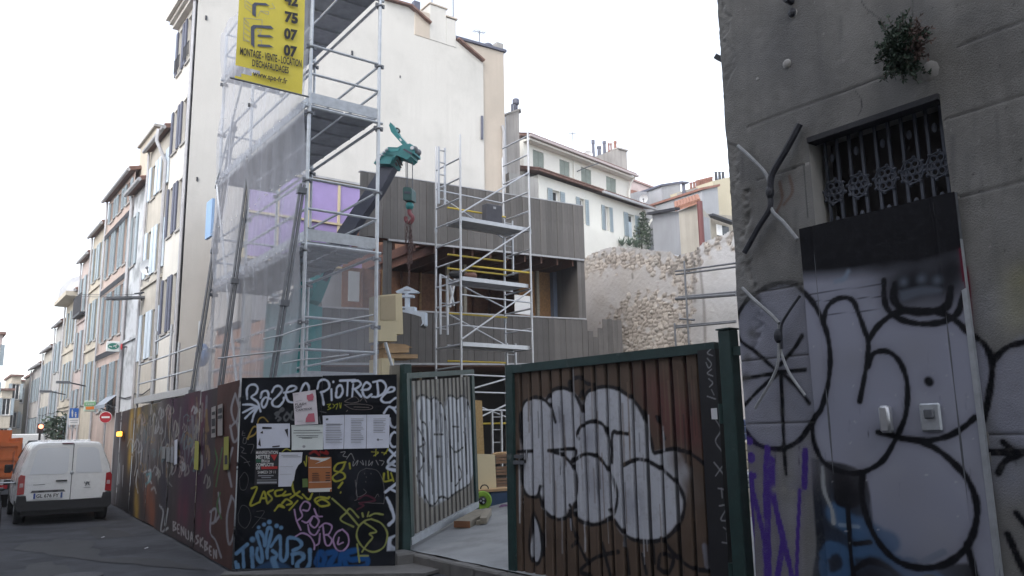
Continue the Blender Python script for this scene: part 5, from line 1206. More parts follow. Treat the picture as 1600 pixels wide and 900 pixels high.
# cream panel and beams on the loading side
YC = 13.3
CP = thing('wall_unit', 'cream notched wall panel with a tan recess beside the scaffold post', 'panel', on(605,533,'y',YC)[:])
pl_ = Plane((6.5,YC,3),(1,0,0),(0,0,1))
m_ = MB(); slab_px(m_, pl_, [(588,462),(628,458),(630,522),(620,522),(620,533),(588,533)], -.30, 0); m_.build('panel', M['cream'], CP)
m_ = MB(); slab_px(m_, pl_, [(594,463.5),(617.5,461.5),(618,500),(594,500)], .002, .012); m_.build('recess', mat('tan_recess',(.40,.33,.22),.8,var=.1), CP)
for lab, poly in (('upper tan timber beam under the cream panel',[(598,536),(632,538),(644,543),(598,544)]), ('middle timber beam with a pale sawn end under the cream panel',[(600,544),(637,541),(637,551),(600,552)]), ('lowest and longest timber beam under the cream panel',[(598,552),(652,554),(652,560),(598,560)])):
    t = thing('timber_beam', lab, 'timber', pl_.hit(*poly[0])[:], 0, 'timber beams stacked under the cream panel'); m_ = MB(); slab_px(m_, pl_, poly, -.5 if 'middle' not in lab else -.2, .02 if 'middle' not in lab else .05); m_.build('beam', M['timber'], t)
t = thing('cream_board', 'cream board carrying the timber beams behind the black hoarding', 'board', on(605,590,'y',YC)[:]); a = on(596,580,'y',YC); b = on(615,560.5,'y',YC)
m_ = MB(); m_.box(a.x,b.x,YC-.02,YC+.5,.2,b.z); m_.build('board', M['cream'], t)
ob = MB(); a = on(602,535,'y',YC-.3); b = on(618,590,'y',YC-.3); ob.tube(a,b,.03,8); tag(ob.build('steel_prop', M['steel']), 'short slanting steel tube in front of the stacked beams', 'prop')

# ================================================================== CRANE
M['teal'] = mat('teal_crane_paint', (0.015,0.21,0.22), .42, var=.25, scale=4)
M['boom'] = mat('dark_boom_paint', (0.045,0.052,0.085), .45, var=.25, scale=3)
kA = on(455,490,'y',16.65); kB = on(640,240,'y',14.5)
PK = Plane((kA.x,kA.y,0), (kB.x-kA.x,kB.y-kA.y,0), (0,0,1))
CRN = thing('crane', 'teal folding loader crane rising behind the scaffold with its jib tip folded up', 'crane', (kA.x,kA.y,.5))
def kpoly(nm, pts, c0, c1, mt, tr=None, par=None):
    m_ = MB(); slab_px(m_, PK, [tr(p) for p in pts] if tr else pts, c0, c1); return m_.build(nm, mt, par or CRN)
zK = zoom(590,190,9)
kpoly('lower_boom', [(478,428),(515,417),(494,470),(480,484),(449,494)], -.22, .22, M['teal'])
kpoly('boom', [(480,440),(588,279),(597,263),(618,264),(598,300),(563,350),(496,455)], -.12, .12, M['boom'])
for k in range(4):
    y0 = 640-k*36; kpoly('boom_section', [(15+k*34,y0),(245+k*6,y0+8),(262+k*8,y0-26),(40+k*34,y0-40)], -.26+.02*k, .26-.02*k, M['teal'], zK)
hd = kpoly('boom_head', [(140,500),(160,430),(205,400),(330,405),(388,372),(450,372),(500,350),(540,372),(560,490),(520,500),(515,532),(462,577),(410,550),(350,528),(310,515),(270,590),(200,560)], -.2, .2, M['teal'], zK)
jb = kpoly('jib', [(195,85),(210,38),(232,62),(262,95),(300,180),(460,360),(415,402),(378,348),(222,172)], -.13, .13, M['teal'], zK)
kpoly('jib_tip', [(188,95),(205,35),(222,45),(215,110)], -.08, .08, M['boom'], zK, jb)
kpoly('lug', [(50,480),(100,455),(158,460),(135,502),(70,497)], -.1, .1, M['teal'], zK)
kpoly('bracket', [(430,425),(545,490),(520,505),(410,440)], .205, .22, M['boom'], zK, hd); kpoly('panel', [(185,440),(330,430),(370,400),(345,460),(240,470)], .205, .215, mat('teal_light',(.03,.27,.28),.4), zK, hd)
kpoly('plate', [(338,275),(352,262),(378,292),(362,308)], .132, .140, M['white'], zK, jb)
c = PK.hit(*zK((540,418))); m_ = MB(); m_.lathe(c-PK.n*.12, PK.n, [(.06,0),(.085,.02),(.07,.06),(.07,.18),(.085,.22),(.06,.24)], 20); m_.build('sheave', M['steel_dark'], CRN, True)
m_ = MB(); m_.lathe(c+PK.n*.2, PK.n, [(.04,0),(.04,.03)], 12); m_.build('pin', M['alu'], CRN)
m_ = MB(); q = smooth_pts([tuple(PK.hit(*zK(p))) for p in ((265,90),(300,110),(310,145),(285,155),(268,140))], 5); m_.poly([Vector(p) for p in q], .018, 6); m_.build('hose', M['black'], jb)
m_ = MB()
for pts in ([(320,520),(350,590),(372,635)], [(300,560),(330,620),(355,670)], [(280,600),(300,640)]): m_.poly([PK.hit(*zK(p))+PK.n*.1 for p in pts], .022, 6)
m_.build('hoses', M['black'], CRN)
m_ = MB()
for k in range(5): m_.sphere(PK.hit(*zK((60+k*35,600-k*38)))+PK.n*.26, .035, 8, 5)
m_.build('bolts', M['alu'], CRN)
m_ = MB(); a = PK.hit(460,492); m_.obox(a-Vector((0,0,1.2)), PK.u, PK.n, (0,0,1), .45,.4,1.4); m_.build('column', M['teal'], CRN)
m_ = MB(); m_.box(a.x-.8,a.x+1.2,a.y-.9,a.y+.9,.5,1.9); m_.build('carrier', M['boom'], CRN)
m_ = MB()
for px in (634.5,636.8,644.5): m_.tube(PK.hit(px,253), PK.hit(px+.3,296), .010, 5)
m_.build('hoist_rope', M['steel_dark'], CRN)
HK = thing('hook_block', 'dark green hook block hanging from the crane tip', 'hook', PK.hit(640,296)[:])
zH = zoom(560,160,3.75)
def hpoly(par, nm, pts, c0, c1, mt, tr): m_ = MB(); slab_px(m_, PK, [tr(p) for p in pts], c0, c1); return m_.build(nm, mt, par)
hpoly(HK,'block',[(276,508),(290,504),(318,508),(325,520),(325,580),(275,580),(273,520)],-.12,.12,mat('hook_green',(.012,.07,.07),.5),zH)
hpoly(HK,'stripe',[(282,530),(318,532),(318,545),(282,543)],.122,.13,M['boom'],zH)
c = PK.hit(640,322); m_ = MB(); m_.sphere(c,.09,10,7); m_.build('swivel', M['teal'], HK, True)
m_ = MB(); q = smooth_pts([tuple(PK.hit(*p)) for p in ((640,325),(640,333),(645,340),(641,348),(635,345),(634,339))], 6); m_.poly([Vector(p) for p in q], .045, 8); m_.build('hook', mat('red_hook',(.17,.03,.04),.45), HK, True)
CH = thing('lifting_chains', 'bundle of rusty lifting chains hanging from the red crane hook', 'chain', PK.hit(640,346)[:])
M['rust_chain'] = mat('rusty_chain', (.10,.055,.05), .6, var=.4, scale=20)
def chain(p0, p1, nm='chain'):
    p0 = Vector(p0); p1 = Vector(p1); n = max(2, int((p1-p0).length/.06)); m_ = MB(); d = (p1-p0)/n
    for i in range(n):
        c = p0+d*(i+.5); s = Vector((.022,0,0)) if i % 2 else Vector((0,.022,0)); h = d*.62
        m_.poly([c-h+s*.3, c-h*.5+s, c+h*.5+s, c+h+s*.3, c+h-s*.3, c+h*.5-s, c-h*.5-s, c-h-s*.3, c-h+s*.3], .009, 4)
    return m_.build(nm, M['rust_chain'], CH)
for k,(a,b) in enumerate((((639,345),(635,415)),((640,345),(637.5,445)),((641,345),(643,412)),((641,346),(646,390)),((639,346),(636.5,380)))):
    chain(PK.hit(*a)+PK.n*(.04*(k-2)), PK.hit(*b)+PK.n*(.04*(k-2)))
LB = thing('lifting_bracket', 'pale blue-white lifting bracket with a triangular head hanging from the chains', 'lifting gear', PK.hit(637,447)[:])
zL = zoom(590,430,5.29); M['palewhite'] = mat('pale_blue_paint', (.55,.62,.72), .45, var=.15, scale=6)
hpoly(LB,'head',[(155,136),(250,92),(345,138),(335,150),(165,150)],-.05,.05,M['palewhite'],zL); hpoly(LB,'stem',[(232,150),(262,150),(262,300),(232,300)],-.045,.045,M['palewhite'],zL)
hpoly(LB,'cross_arm',[(203,165),(300,165),(300,186),(203,186)],-.06,.06,M['palewhite'],zL); hpoly(LB,'fork',[(195,262),(315,265),(315,298),(402,310),(404,415),(388,430),(364,428),(380,400),(370,347),(290,322),(195,302)],-.07,.07,M['palewhite'],zL)
hpoly(LB,'tip',[(360,432),(392,405),(396,425),(378,436)],-.075,.075,M['black'],zL); hpoly(LB,'print',[(225,122),(280,124),(280,134),(225,132)],.051,.054,M['print_grey'],zL); hpoly(LB,'slot',[(215,278),(240,278),(240,288),(215,288)],.071,.074,M['boom'],zL)

# ================================================================== ALUMINIUM TOWER
TXL, TXR, TYN, TYF = 9.38, 11.33, 14.5, 15.55
TW = thing('tower_scaffold', 'slim aluminium tower scaffold with yellow rails in front of the timber building', 'scaffold', (TXL,TYN,.5))
def W(p0, p1, r, nm, mt='alu', n=7): m_ = MB(); m_.tube(p0,p1,r,n); return m_.build(nm, M[mt], TW, True)
ztl = on(718,210,'y',TYN).z; ztr = on(827,205,'y',TYN).z; zfl = on(682,235,'y',TYF).z
for x,y,z in ((TXL,TYN,ztl),(TXR,TYN,ztr),(TXL,TYF,zfl+.1),(TXR,TYF,zfl+.2)):
    o = W((x,y,.55),(x,y,z),.026,'post'); m_ = MB()
    for q in (2.45,4.45,6.45): m_.tube((x,y,q-.06),(x,y,q+.06),.032,8)
    m_.build('joint_sleeve', M['steel'], o, True)
for x,zt in ((TXL,ztl),(TXR,ztr)):
    z = .85
    while z < zt-.1:
        W((x,TYN,z),(x,TYF,z),.021,'rung'); z += .47
def tz(py): return on(718,py,'y',TYN).z
PLT = [tz(336), tz(430), tz(533)]
for k,z in enumerate(PLT):
    m_ = MB(); m_.box(TXL+.1,TXR-.05,TYN+.10,TYN+.68,z-.06,z-.02); m_.build('platform', M['deck'], TW)
    m_ = MB(); m_.box(TXL+.08,TXR-.03,TYN+.06,TYN+.10,z-.09,z+.0); m_.box(TXL+.08,TXR-.03,TYN+.68,TYN+.72,z-.09,z+.0); m_.build('platform_edge', M['alu'], TW)
for py in (304,381,404,413,478,557,662): W((TXL+.3,TYF-.02 if py != 413 else TYN+.02,tz(py)),(TXR+.04,TYF-.02 if py != 413 else TYN+.02,tz(py)+.02),.022,'yellow_rail','yellow')
for py,y in ((278,TYF),(460,TYN),(508,TYN),(585,TYN),(612,TYN),(640,TYN)): W((TXL,y,tz(py)),(TXR,y,tz(py)-.02),.02,'horizontal_brace')
for (a,b,y) in (((TXL,tz(333)),(TXR,tz(245)),TYN-.02),((TXL,tz(425)),(TXR,tz(335)),TYN-.02),((TXL+.1,tz(415)),(TXR,tz(460)),TYF),((TXL,tz(530)),(TXR,tz(440)),TYN-.02),((TXL+.3,tz(478)),(TXR,tz(525)),TYF),((TXL,tz(612)),(TXR,tz(575)),TYN-.02),((TXL,tz(665)),(TXR,tz(610)),TYN),((TXL+.2,tz(290)),(TXR,tz(340)),TYF),((TXL,tz(605)),(TXR,tz(650)),TYF),((TXL,tz(740)),(TXR,tz(690)),TYN)):
    W((a[0],y,a[1]),(b[0],y,b[1]),.02,'diagonal_brace')
def ladder(px0, px1, py0, py1, y):
    a = on(px0,py1,'y',y); b = on(px1,py0,'y',y); g = MB(); g.box(a.x,a.x+.035,y,y+.05,a.z,b.z); g.box(b.x-.035,b.x,y,y+.05,a.z,b.z); r_ = g.build('ladder', M['alu'], TW); z = a.z+.12; m_ = MB()
    while z < b.z: m_.tube((a.x+.03,y+.025,z),(b.x-.03,y+.025,z),.014,6); z += .29
    m_.build('ladder_rung', M['alu'], r_, True)
ladder(685.5,697,231,318,TYN+.45); ladder(789,802,345,428,TYN+.75); ladder(688,701,430,522,TYN+.5); ladder(793,807,537,600,TYN+.8); ladder(770,785,640,740,TYN+.9)
p = on(760,317,'y',TYF-.3); q = on(785,343,'y',TYF-.3); bx = thing('site_box', 'dark grey box standing on the top platform of the aluminium tower', 'box', p[:]); m_ = MB(); m_.bbox(p.x,q.x,TYF-.3,TYF-.1,PLT[0]+.01,p.z,.015); m_.build('box', mat('dark_box',(.06,.06,.075),.6,var=.3), bx)
m_ = MB(); m_.bbox((p.x+q.x)/2-.04,(p.x+q.x)/2+.04,TYF-.315,TYF-.30,p.z-.12,p.z-.06,.005); m_.build('label', M['print_grey'], bx)
for k,(px,py,lab) in enumerate(((712,408,'bundle of dark gear on the middle platform of the aluminium tower, left one'),(735,404,'bundle of brown gear on the middle platform of the aluminium tower, right one'))):
    t = thing('tool_bundle', lab, 'tools', (on(px,py,'y',16.0))[:], 0, 'gear on the middle platform'); m_ = MB(); c = on(px,py,'y',TYN+.4)
    m_.sphere((c.x,c.y,PLT[1]+.10), .10, 10, 6, (1.8,1,.9)); m_.sphere((c.x+.12,c.y+.05,PLT[1]+.14), .08, 8, 5); m_.build('bundle', M['black'] if k == 0 else M['joist'], t, True)
for k,(a,b) in enumerate((((703,480),(711,436)),((709,478),(702,440)))):
    m_ = MB(); m_.tube(on(a[0],a[1],'y',16.4), on(b[0],b[1],'y',16.4), .035, 7); tag(m_.build('prop', M['alu']), ['slanted steel prop leaning right inside the opening behind the tower','slanted steel prop leaning left inside the opening behind the tower'][k], 'prop', 'props inside the opening')
# ================================================================== TALL WHITE BUILDING BESIDE THE SITE
YW = 24.0
WB = thing('white_building', 'tall white building with a blank party wall rising over the building site', 'building', (5.9,YW,0))
prof = [(5.9,0),(5.9,15.35),(9.2,16.6),(12.2,17.28),(13.3,17.32),(14.15,16.86),(15.38,16.60),(16.62,16.02),(16.62,0)]
m_ = MB(); m_.prism([(x,YW,z) for x,z in prof], (0,.3,0)); m_.build('party_wall', M['white_plaster'], WB)
m_ = MB(); m_.prism([(5.9,YW+.3,15.3),(12.7,YW+.3,17.3),(16.6,YW+.3,15.9),(16.6,YW+2.35,15.9),(12.7,YW+2.35,17.3),(5.9,YW+2.35,15.3)],(0,0,.05)) if False else m_.add([(5.6,YW+.25,15.42),(12.7,YW+.25,17.38),(12.7,YW+2.4,17.38),(5.6,YW+2.4,15.42)],[(0,1,2,3)]).add([(12.7,YW+.25,17.38),(16.6,YW+.25,16.0),(16.6,YW+2.4,16.0),(12.7,YW+2.4,17.38)],[(0,1,2,3)])
m_.v = m_.v[-8:]; m_.f = [(0,1,2,3),(4,5,6,7)]; m_.build('roof', M['tile'], WB)
for (x0,z0,x1,z1) in ((12.25,17.30,13.35,17.36),(13.35,17.36,14.2,16.92),(15.4,16.66,16.6,16.08)):
    m_ = MB(); m_.beam((x0,YW-.06,z0),(x1,YW-.06,z1),.22,.07); m_.build('verge_tile', M['tile'], WB)
PB1 = Plane((5.9,YW,0),(0,1,0),(0,0,1))
def w_facade(par, pl, Wd, H, cols, rows, mt, dep=.22, u0=0, v0=-.5, sh=None, fr='white', shw=None, louv=None, blind=0, name='wall'):
    """facade with openings; cols = (u0,u1), rows = (v0,v1)"""
    holes = [(c[0],c[1],r[0],r[1]) for c in cols for r in rows if not (callable(blind) and blind(c,r))]
    m2 = MB(); m2.wall(pl, Wd, H, holes, dep, u0, v0, ends=False); o = m2.build(name, mt, par)
    for h in holes:
        f = MB(); a,b,c,d = h; t = .05
        for (p,q,r,s_) in ((a,a+t,c,d),(b-t,b,c,d),(a+t,b-t,c,c+t),(a+t,b-t,d-t,d),((a+b)/2-.03,(a+b)/2+.03,c+t,d-t)):
            f.prism([pl.pt(p,r,-dep+.05),pl.pt(q,r,-dep+.05),pl.pt(q,s_,-dep+.05),pl.pt(p,s_,-dep+.05)], pl.n*-.04)
        fo = f.build('window', M[fr], par)
        g = MB(); g.add([pl.pt(a,c,-dep+.012),pl.pt(b,c,-dep+.012),pl.pt(b,d,-dep+.012),pl.pt(a,d,-dep+.012)],[(0,1,2,3)]); g.build('pane', M['glass'], fo)
        g = MB(); g.prism([pl.pt(a-.06,c-.07,.05),pl.pt(b+.06,c-.07,.05),pl.pt(b+.06,c-.002,.05),pl.pt(a-.06,c-.002,.05)], pl.n*-.10); g.build('sill', M['grey_plaster'], fo)
        if sh is not None:
            wd = shw or (b-a)/2
            for s0,s1 in ((a-wd-.01,a-.01),(b+.01,b+wd+.01)):
                g = MB(); g.prism([pl.pt(s0,c,.015),pl.pt(s1,c,.015),pl.pt(s1,d,.015),pl.pt(s0,d,.015)], pl.n*.04); so_ = g.build('shutter', sh, par)
                if louv:
                    g = MB(); k = c+.1
                    while k < d-.1: g.prism([pl.pt(s0+.04,k,.056),pl.pt(s1-.04,k,.056),pl.pt(s1-.04,k+.05,.056),pl.pt(s0+.04,k+.05,.056)], pl.n*.012); k += .1
                    g.build('louvre', louv, so_)
    return o
def pipe(par, pts, r=.05, mt='zinc', nm='drainpipe'):
    m2 = MB(); m2.poly([Vector(p) for p in pts], r, 7); return m2.build(nm, M[mt], par, True)
M['facade_white'] = mat('white_facade', (.60,.58,.54), .9, var=.12, scale=.8, streak=.2, bump=.1)
M['sh_blue'] = mat('pale_blue_shutter', (.52,.60,.68), .7, var=.08, scale=5); M['sh_dark'] = mat('dark_shutter', (.10,.11,.16), .7, var=.2, scale=5)
M['sh_grey'] = mat('grey_blue_shutter', (.30,.36,.40), .7, var=.15, scale=5, rnd=.12); M['sh_green'] = mat('grey_green_shutter', (.25,.29,.265), .75, var=.18, scale=5, rnd=.12)
M['louv'] = mat('shutter_slat', (.22,.27,.31), .7)
w_facade(WB, PB1, 2.4, 15.3, [(.42,1.02),(1.55,2.1)], [(13.45,15.0),(10.75,12.2),(8.0,9.6),(4.95,6.65),(.3,2.4)], M['facade_white'], sh=M['sh_dark'], shw=.20, fr='white')
m_ = MB(); m_.box(5.62,5.9,YW-.02,26.38,15.31,15.42); m_.box(5.50,5.9,YW-.03,26.39,15.422,15.55); m_.box(5.72,5.898,YW-.01,26.37,15.18,15.308); m_.build('cornice', M['facade_white'], WB)
pipe(WB, [(5.84,YW+.12,15.2),(5.84,YW+.12,.2)], .055)
m_ = MB()
for z_,y_ in ((13.5,24.72),(13.5,25.83)): 
    for k in range(6): m_.tube((5.80,y_-.3+k*.12,z_),(5.80,y_-.3+k*.12,z_+.45),.012,5)
    m_.tube((5.80,y_-.32,z_+.45),(5.80,y_+.32,z_+.45),.015,5)
m_.build('railing', M['iron'], WB)
for x0,x1,zt,mt in ((13.55,14.2,17.35,'beige_plaster'),(14.2,14.92,17.74,'white_plaster'),(14.92,15.36,17.42,'white_plaster')):
    m_ = MB(); m_.bbox(x0,x1,YW-.02,YW+1.1,16.3,zt,.015); m_.build('chimney', M[mt], WB)
m_ = MB(); m_.box(14.15,14.97,YW-.06,YW+1.15,17.742,17.80); m_.box(14.9,15.42,YW-.06,YW+1.15,17.45,17.51); m_.build('chimney_cap', M['beige_plaster'], WB)
m_ = MB(); m_.box(13.6,13.85,YW+.1,YW+.3,17.352,17.75); m_.build('chimney_pot', M['blue_steel'], WB)
def antenna(par, x, y, z0, z1, bars_=True):
    m2 = MB(); m2.tube((x,y,z0),(x,y,z1),.02,6)
    if bars_:
        m2.tube((x-.3,y,z1-.1),(x+.3,y,z1-.02),.012,5)
        for k in range(5): m2.tube((x-.25+.12*k,y-.2,z1-.08+.012*k),(x-.25+.12*k,y+.2,z1-.08+.012*k),.008,4)
    return m2.build('antenna', M['steel_dark'], par)
antenna(WB, 15.5, YW+.4, 16.5, 19.2, False); antenna(WB, 14.6, YW+.5, 17.8, 18.6, False)
for px,py,w_ in ((550,83,.08),(322,28,.07),(308,280,.06),(560,170,.05),(625,120,.04)):
    m_ = MB(); p = on(px,py,'y',YW); m_.obox(p, (1,0,0),(0,1,0),(0,0,1), w_*.4,.03,w_); m_.build('wall_hook', M['iron'], WB)
m_ = MB(); p = on(752,182,'y',YW); q = on(752,218,'y',YW); m_.tube(p+Vector((0,-.05,0)),q+Vector((0,-.05,0)),.05,7); m_.build('vent_pipe', M['blue_steel'], WB)
# beige building behind it
BB = thing('beige_building', 'narrow beige building edge with a flat dark roof behind the white party wall', 'building', (16.6,YW+.05,0))
m_ = MB(); m_.prism([(15.2,YW+.05,0),(15.2,YW+.05,16.68),(17.66,YW+.05,16.78),(17.66,YW+.05,0)], (0,7,0)); m_.build('wall', M['beige_plaster'], BB)
m_ = MB(); m_.prism([(15.36,YW-.03,16.70),(17.75,YW-.03,16.80),(17.75,YW-.03,16.90),(15.36,YW-.03,16.80)], (0,7.2,0)); m_.build('roof', M['blue_steel'], BB)
m_ = MB(); p = on(763,72,'y',YW+.5); m_.sphere(p, .16, 10, 7, (1.3,1,.8)); m_.tube(p-Vector((0,0,.35)),p,.06,7); m_.build('roof_cowl', M['blue_steel'], BB, True)
m_ = MB(); p = on(779,72,'y',YW+.3); m_.box(p.x-.16,p.x+.16,YW+.2,YW+.5,16.7,17.25); m_.build('chimney', M['grey_plaster'], BB)
antenna(BB, on(749,65,'y',YW+1).x, YW+1, 16.7, on(749,48,'y',YW+1).z)
pipe(BB, [on(785,196,'y',YW-.03),on(787,205,'y',YW-.03),on(787,300,'y',YW-.03)], .06)
# chimney wall and the low beige block under it
CW = thing('chimney_wall', 'tall grey stained chimney wall with three dark pipes on top', 'chimney', (19.5,26,6))
a = on(790,200,'y',26); b = on(820,200,'y',26); zt0 = on(790,181,'y',26).z; zt1 = on(812,172,'y',26).z; xm = on(812,230,'y',26).x
M['stain_grey'] = mat('stained_grey_render', (.37,.345,.33), .9, var=.25, scale=.9, streak=.55, bump=.2)
m_ = MB(); m_.prism([(a.x,26,5),(xm,26,5),(xm,26,zt1),(a.x,26,zt0)], (0,1.6,0)); m_.build('wall', M['stain_grey'], CW)
m_ = MB(); m_.prism([(xm+.003,26.05,5),(b.x,26.4,5),(b.x,26.4,zt1+.05),(xm+.003,26.05,zt1)], (0,1.2,0)); m_.build('return_wall', mat('pale_stained_render',(.50,.49,.48),.9,var=.2,streak=.45), CW)
m_ = MB(); m_.prism([(a.x-.05,25.95,zt0+.002),(xm+.05,25.95,zt1+.004),(b.x+.05,26.3,zt1+.055),(b.x+.05,26.3,zt1+.13),(xm+.05,25.95,zt1+.08),(a.x-.05,25.95,zt0+.08)], (0,1.7,0)); m_.build('coping', M['stain_grey'], CW)
for px,pt,r_ in ((800,163,.05),(804,155,.06),(807,158,.055)):
    q = on(px,pt,'y',26.4); m_ = MB(); m_.tube((q.x,26.4,zt0),(q.x,26.4,q.z),r_,8); m_.build('pipe', M['blue_steel'], CW, True)
q = on(806,159,'y',26.4); m_ = MB(); m_.lathe((q.x,26.4,q.z-.1),(0,0,1),[(.10,-.06),(.15,0),(.15,.18),(.12,.22)],10); m_.build('cowl', M['blue_steel'], CW, True)
pipe(CW, [(a.x-.09,25.93,zt0-.1),(a.x-.09,25.93,5)], .05)
LBk = thing('low_block', 'low beige rendered block below the chimney wall', 'building', (20,25.5,5)); a2 = on(796,300,'y',25.4); b2 = on(841,300,'y',25.4); z2_ = on(812,273,'y',25.4).z
m_ = MB(); m_.box(a2.x,b2.x,25.4,26.9,5,z2_); m_.build('wall', M['grey_plaster'], LBk)

# ================================================================== WHITE HOUSE WITH SHUTTERS
hd_ = Vector((.9846,.1751,0)); hn = Vector((.1751,-.9846,0))
H0 = on(822,216,'y',28.0); zE = H0.z
PH = Plane((H0.x,H0.y,0), hd_, (0,0,1))
WH = thing('shuttered_house', 'white house with green shutters above and grey open shutters below, behind the site wall', 'house', (H0.x,H0.y,0))
wE = PH.uv(983,272)[0]
M['house_white'] = mat('house_white_render', (.70,.69,.65), .9, var=.08, scale=.8, streak=.08, bump=.1)
zh = zoom(780,140,5)
up = [((262,480),(352,660)), ((470,545),(552,720)), ((638,600),(722,775)), ((833,658),(916,830))]
tops_ = [PH.uv(*zh(u[0])) for u in up]; bots = [PH.uv(*zh((u[1][0],u[1][1]))) for u in up]
zt = sum(t[1] for t in tops_)/4; zb_ = sum(t[1] for t in bots)/4
hl = [(t[0],b_[0],zb_,zt) for t,b_ in zip(tops_,bots)]
m_ = MB(); m_.wall(PH, wE, zE-.05, hl, .12, -.2, 7.0, ends=6.0); m_.build('wall', M['house_white'], WH)
for h in hl:
    mdl = (h[0]+h[1])/2
    for s0,s1 in ((h[0]+.01,mdl-.012),(mdl+.012,h[1]-.01)):
        g = MB(); g.prism([PH.pt(s0,h[2]+.02,-.02),PH.pt(s1,h[2]+.02,-.02),PH.pt(s1,h[3]-.02,-.02),PH.pt(s0,h[3]-.02,-.02)], PH.n*-.04); so_ = g.build('shutter', M['sh_green'], WH)
        g = MB(); [g.prism([PH.pt(s0+.03,z_,-.012),PH.pt(s1-.03,z_,-.012),PH.pt(s1-.03,z_+.06,-.012),PH.pt(s0+.03,z_+.06,-.012)], PH.n*-.006) for z_ in (h[2]+.25,h[3]-.3)]; g.build('batten', M['sh_green'], so_)
    g = MB(); g.prism([PH.pt(h[0]-.06,h[2]-.16,.10),PH.pt(h[1]+.06,h[2]-.16,.10),PH.pt(h[1]+.06,h[2]-.003,.10),PH.pt(h[0]-.06,h[2]-.003,.10)], PH.n*-.12); g.build('sill', M['pot'], WH)
def tile_eave(par, pl, u0, u1, z, out, depth, slope, n, mt, nm='roof'):
    """pitched tiled roof: slab, rows of half-round tiles along the eave, gutter below"""
    m2 = MB(); A = [pl.pt(u0,z,out),pl.pt(u1,z,out),pl.pt(u1,z+slope*(out+depth),-depth),pl.pt(u0,z+slope*(out+depth),-depth)]
    m2.prism(A,(0,0,-.07)); ro_ = m2.build(nm, mt, par)
    d = (pl.n*-1+Vector((0,0,slope))).normalized(); proto = None; Lr = (out+depth)*math.sqrt(1+slope*slope)
    for i in range(n):
        p = pl.pt(u0+(u1-u0)*(i+.5)/n, z+.03, out+.03)
        if proto is None:
            m3_ = MB(); r_ = (u1-u0)/n*.36; V = []
            for e in (0,1):
                for k in range(6):
                    t = math.pi*k/5; V.append(p+d*(Lr*e)+pl.u*(r_*math.cos(t))+Vector((0,0,r_*math.sin(t)*.9)))
            m3_.add(V,[(k,k+1,7+k,6+k) for k in range(5)]+[(5,4,3,2,1,0)]); proto = m3_.build('tile', mt, ro_, True); p0_ = p
        else: inst(proto, p-p0_, ro_)
    return ro_
tile_eave(WH, PH, -.25, wE+.05, zE+.02, .45, 5.0, .30, 58, M['tile'])
m_ = MB(); m_.beam(PH.pt(-.3,zE-.06,.50),PH.pt(wE+.1,zE-.06,.50),.13,.11); m_.build('gutter', mat('pinkish_gutter',(.42,.36,.36),.6), WH)
m_ = MB(); m_.prism([PH.pt(-.2,zE-.22,.003),PH.pt(wE,zE-.22,.003),PH.pt(wE,zE-.22,.40),PH.pt(-.2,zE-.22,.40)],(0,0,.10)); m_.build('eave_board', M['house_white'], WH)
pipe(WH, [PH.pt(wE-.1,zE-.1,.45),PH.pt(wE-.15,zE-.4,.2),PH.pt(wE-.25,zE-.9,.12),PH.pt(wE-.3,8,.12)], .06, 'house_white')
m_ = MB(); a = PH.pt(*PH.uv(*zh((575,560))),.06); m_.tube(a,(a.x,a.y,8),.04,6); m_.build('drainpipe', M['house_white'], WH)
m_ = MB(); q = [PH.pt(*PH.uv(*zh(p)),c_) for p,c_ in (((605,640),.02),((640,620),.35),((690,602),.7))]; m_.poly(q,.025,6); m_.build('bracket', M['steel_dark'], WH)
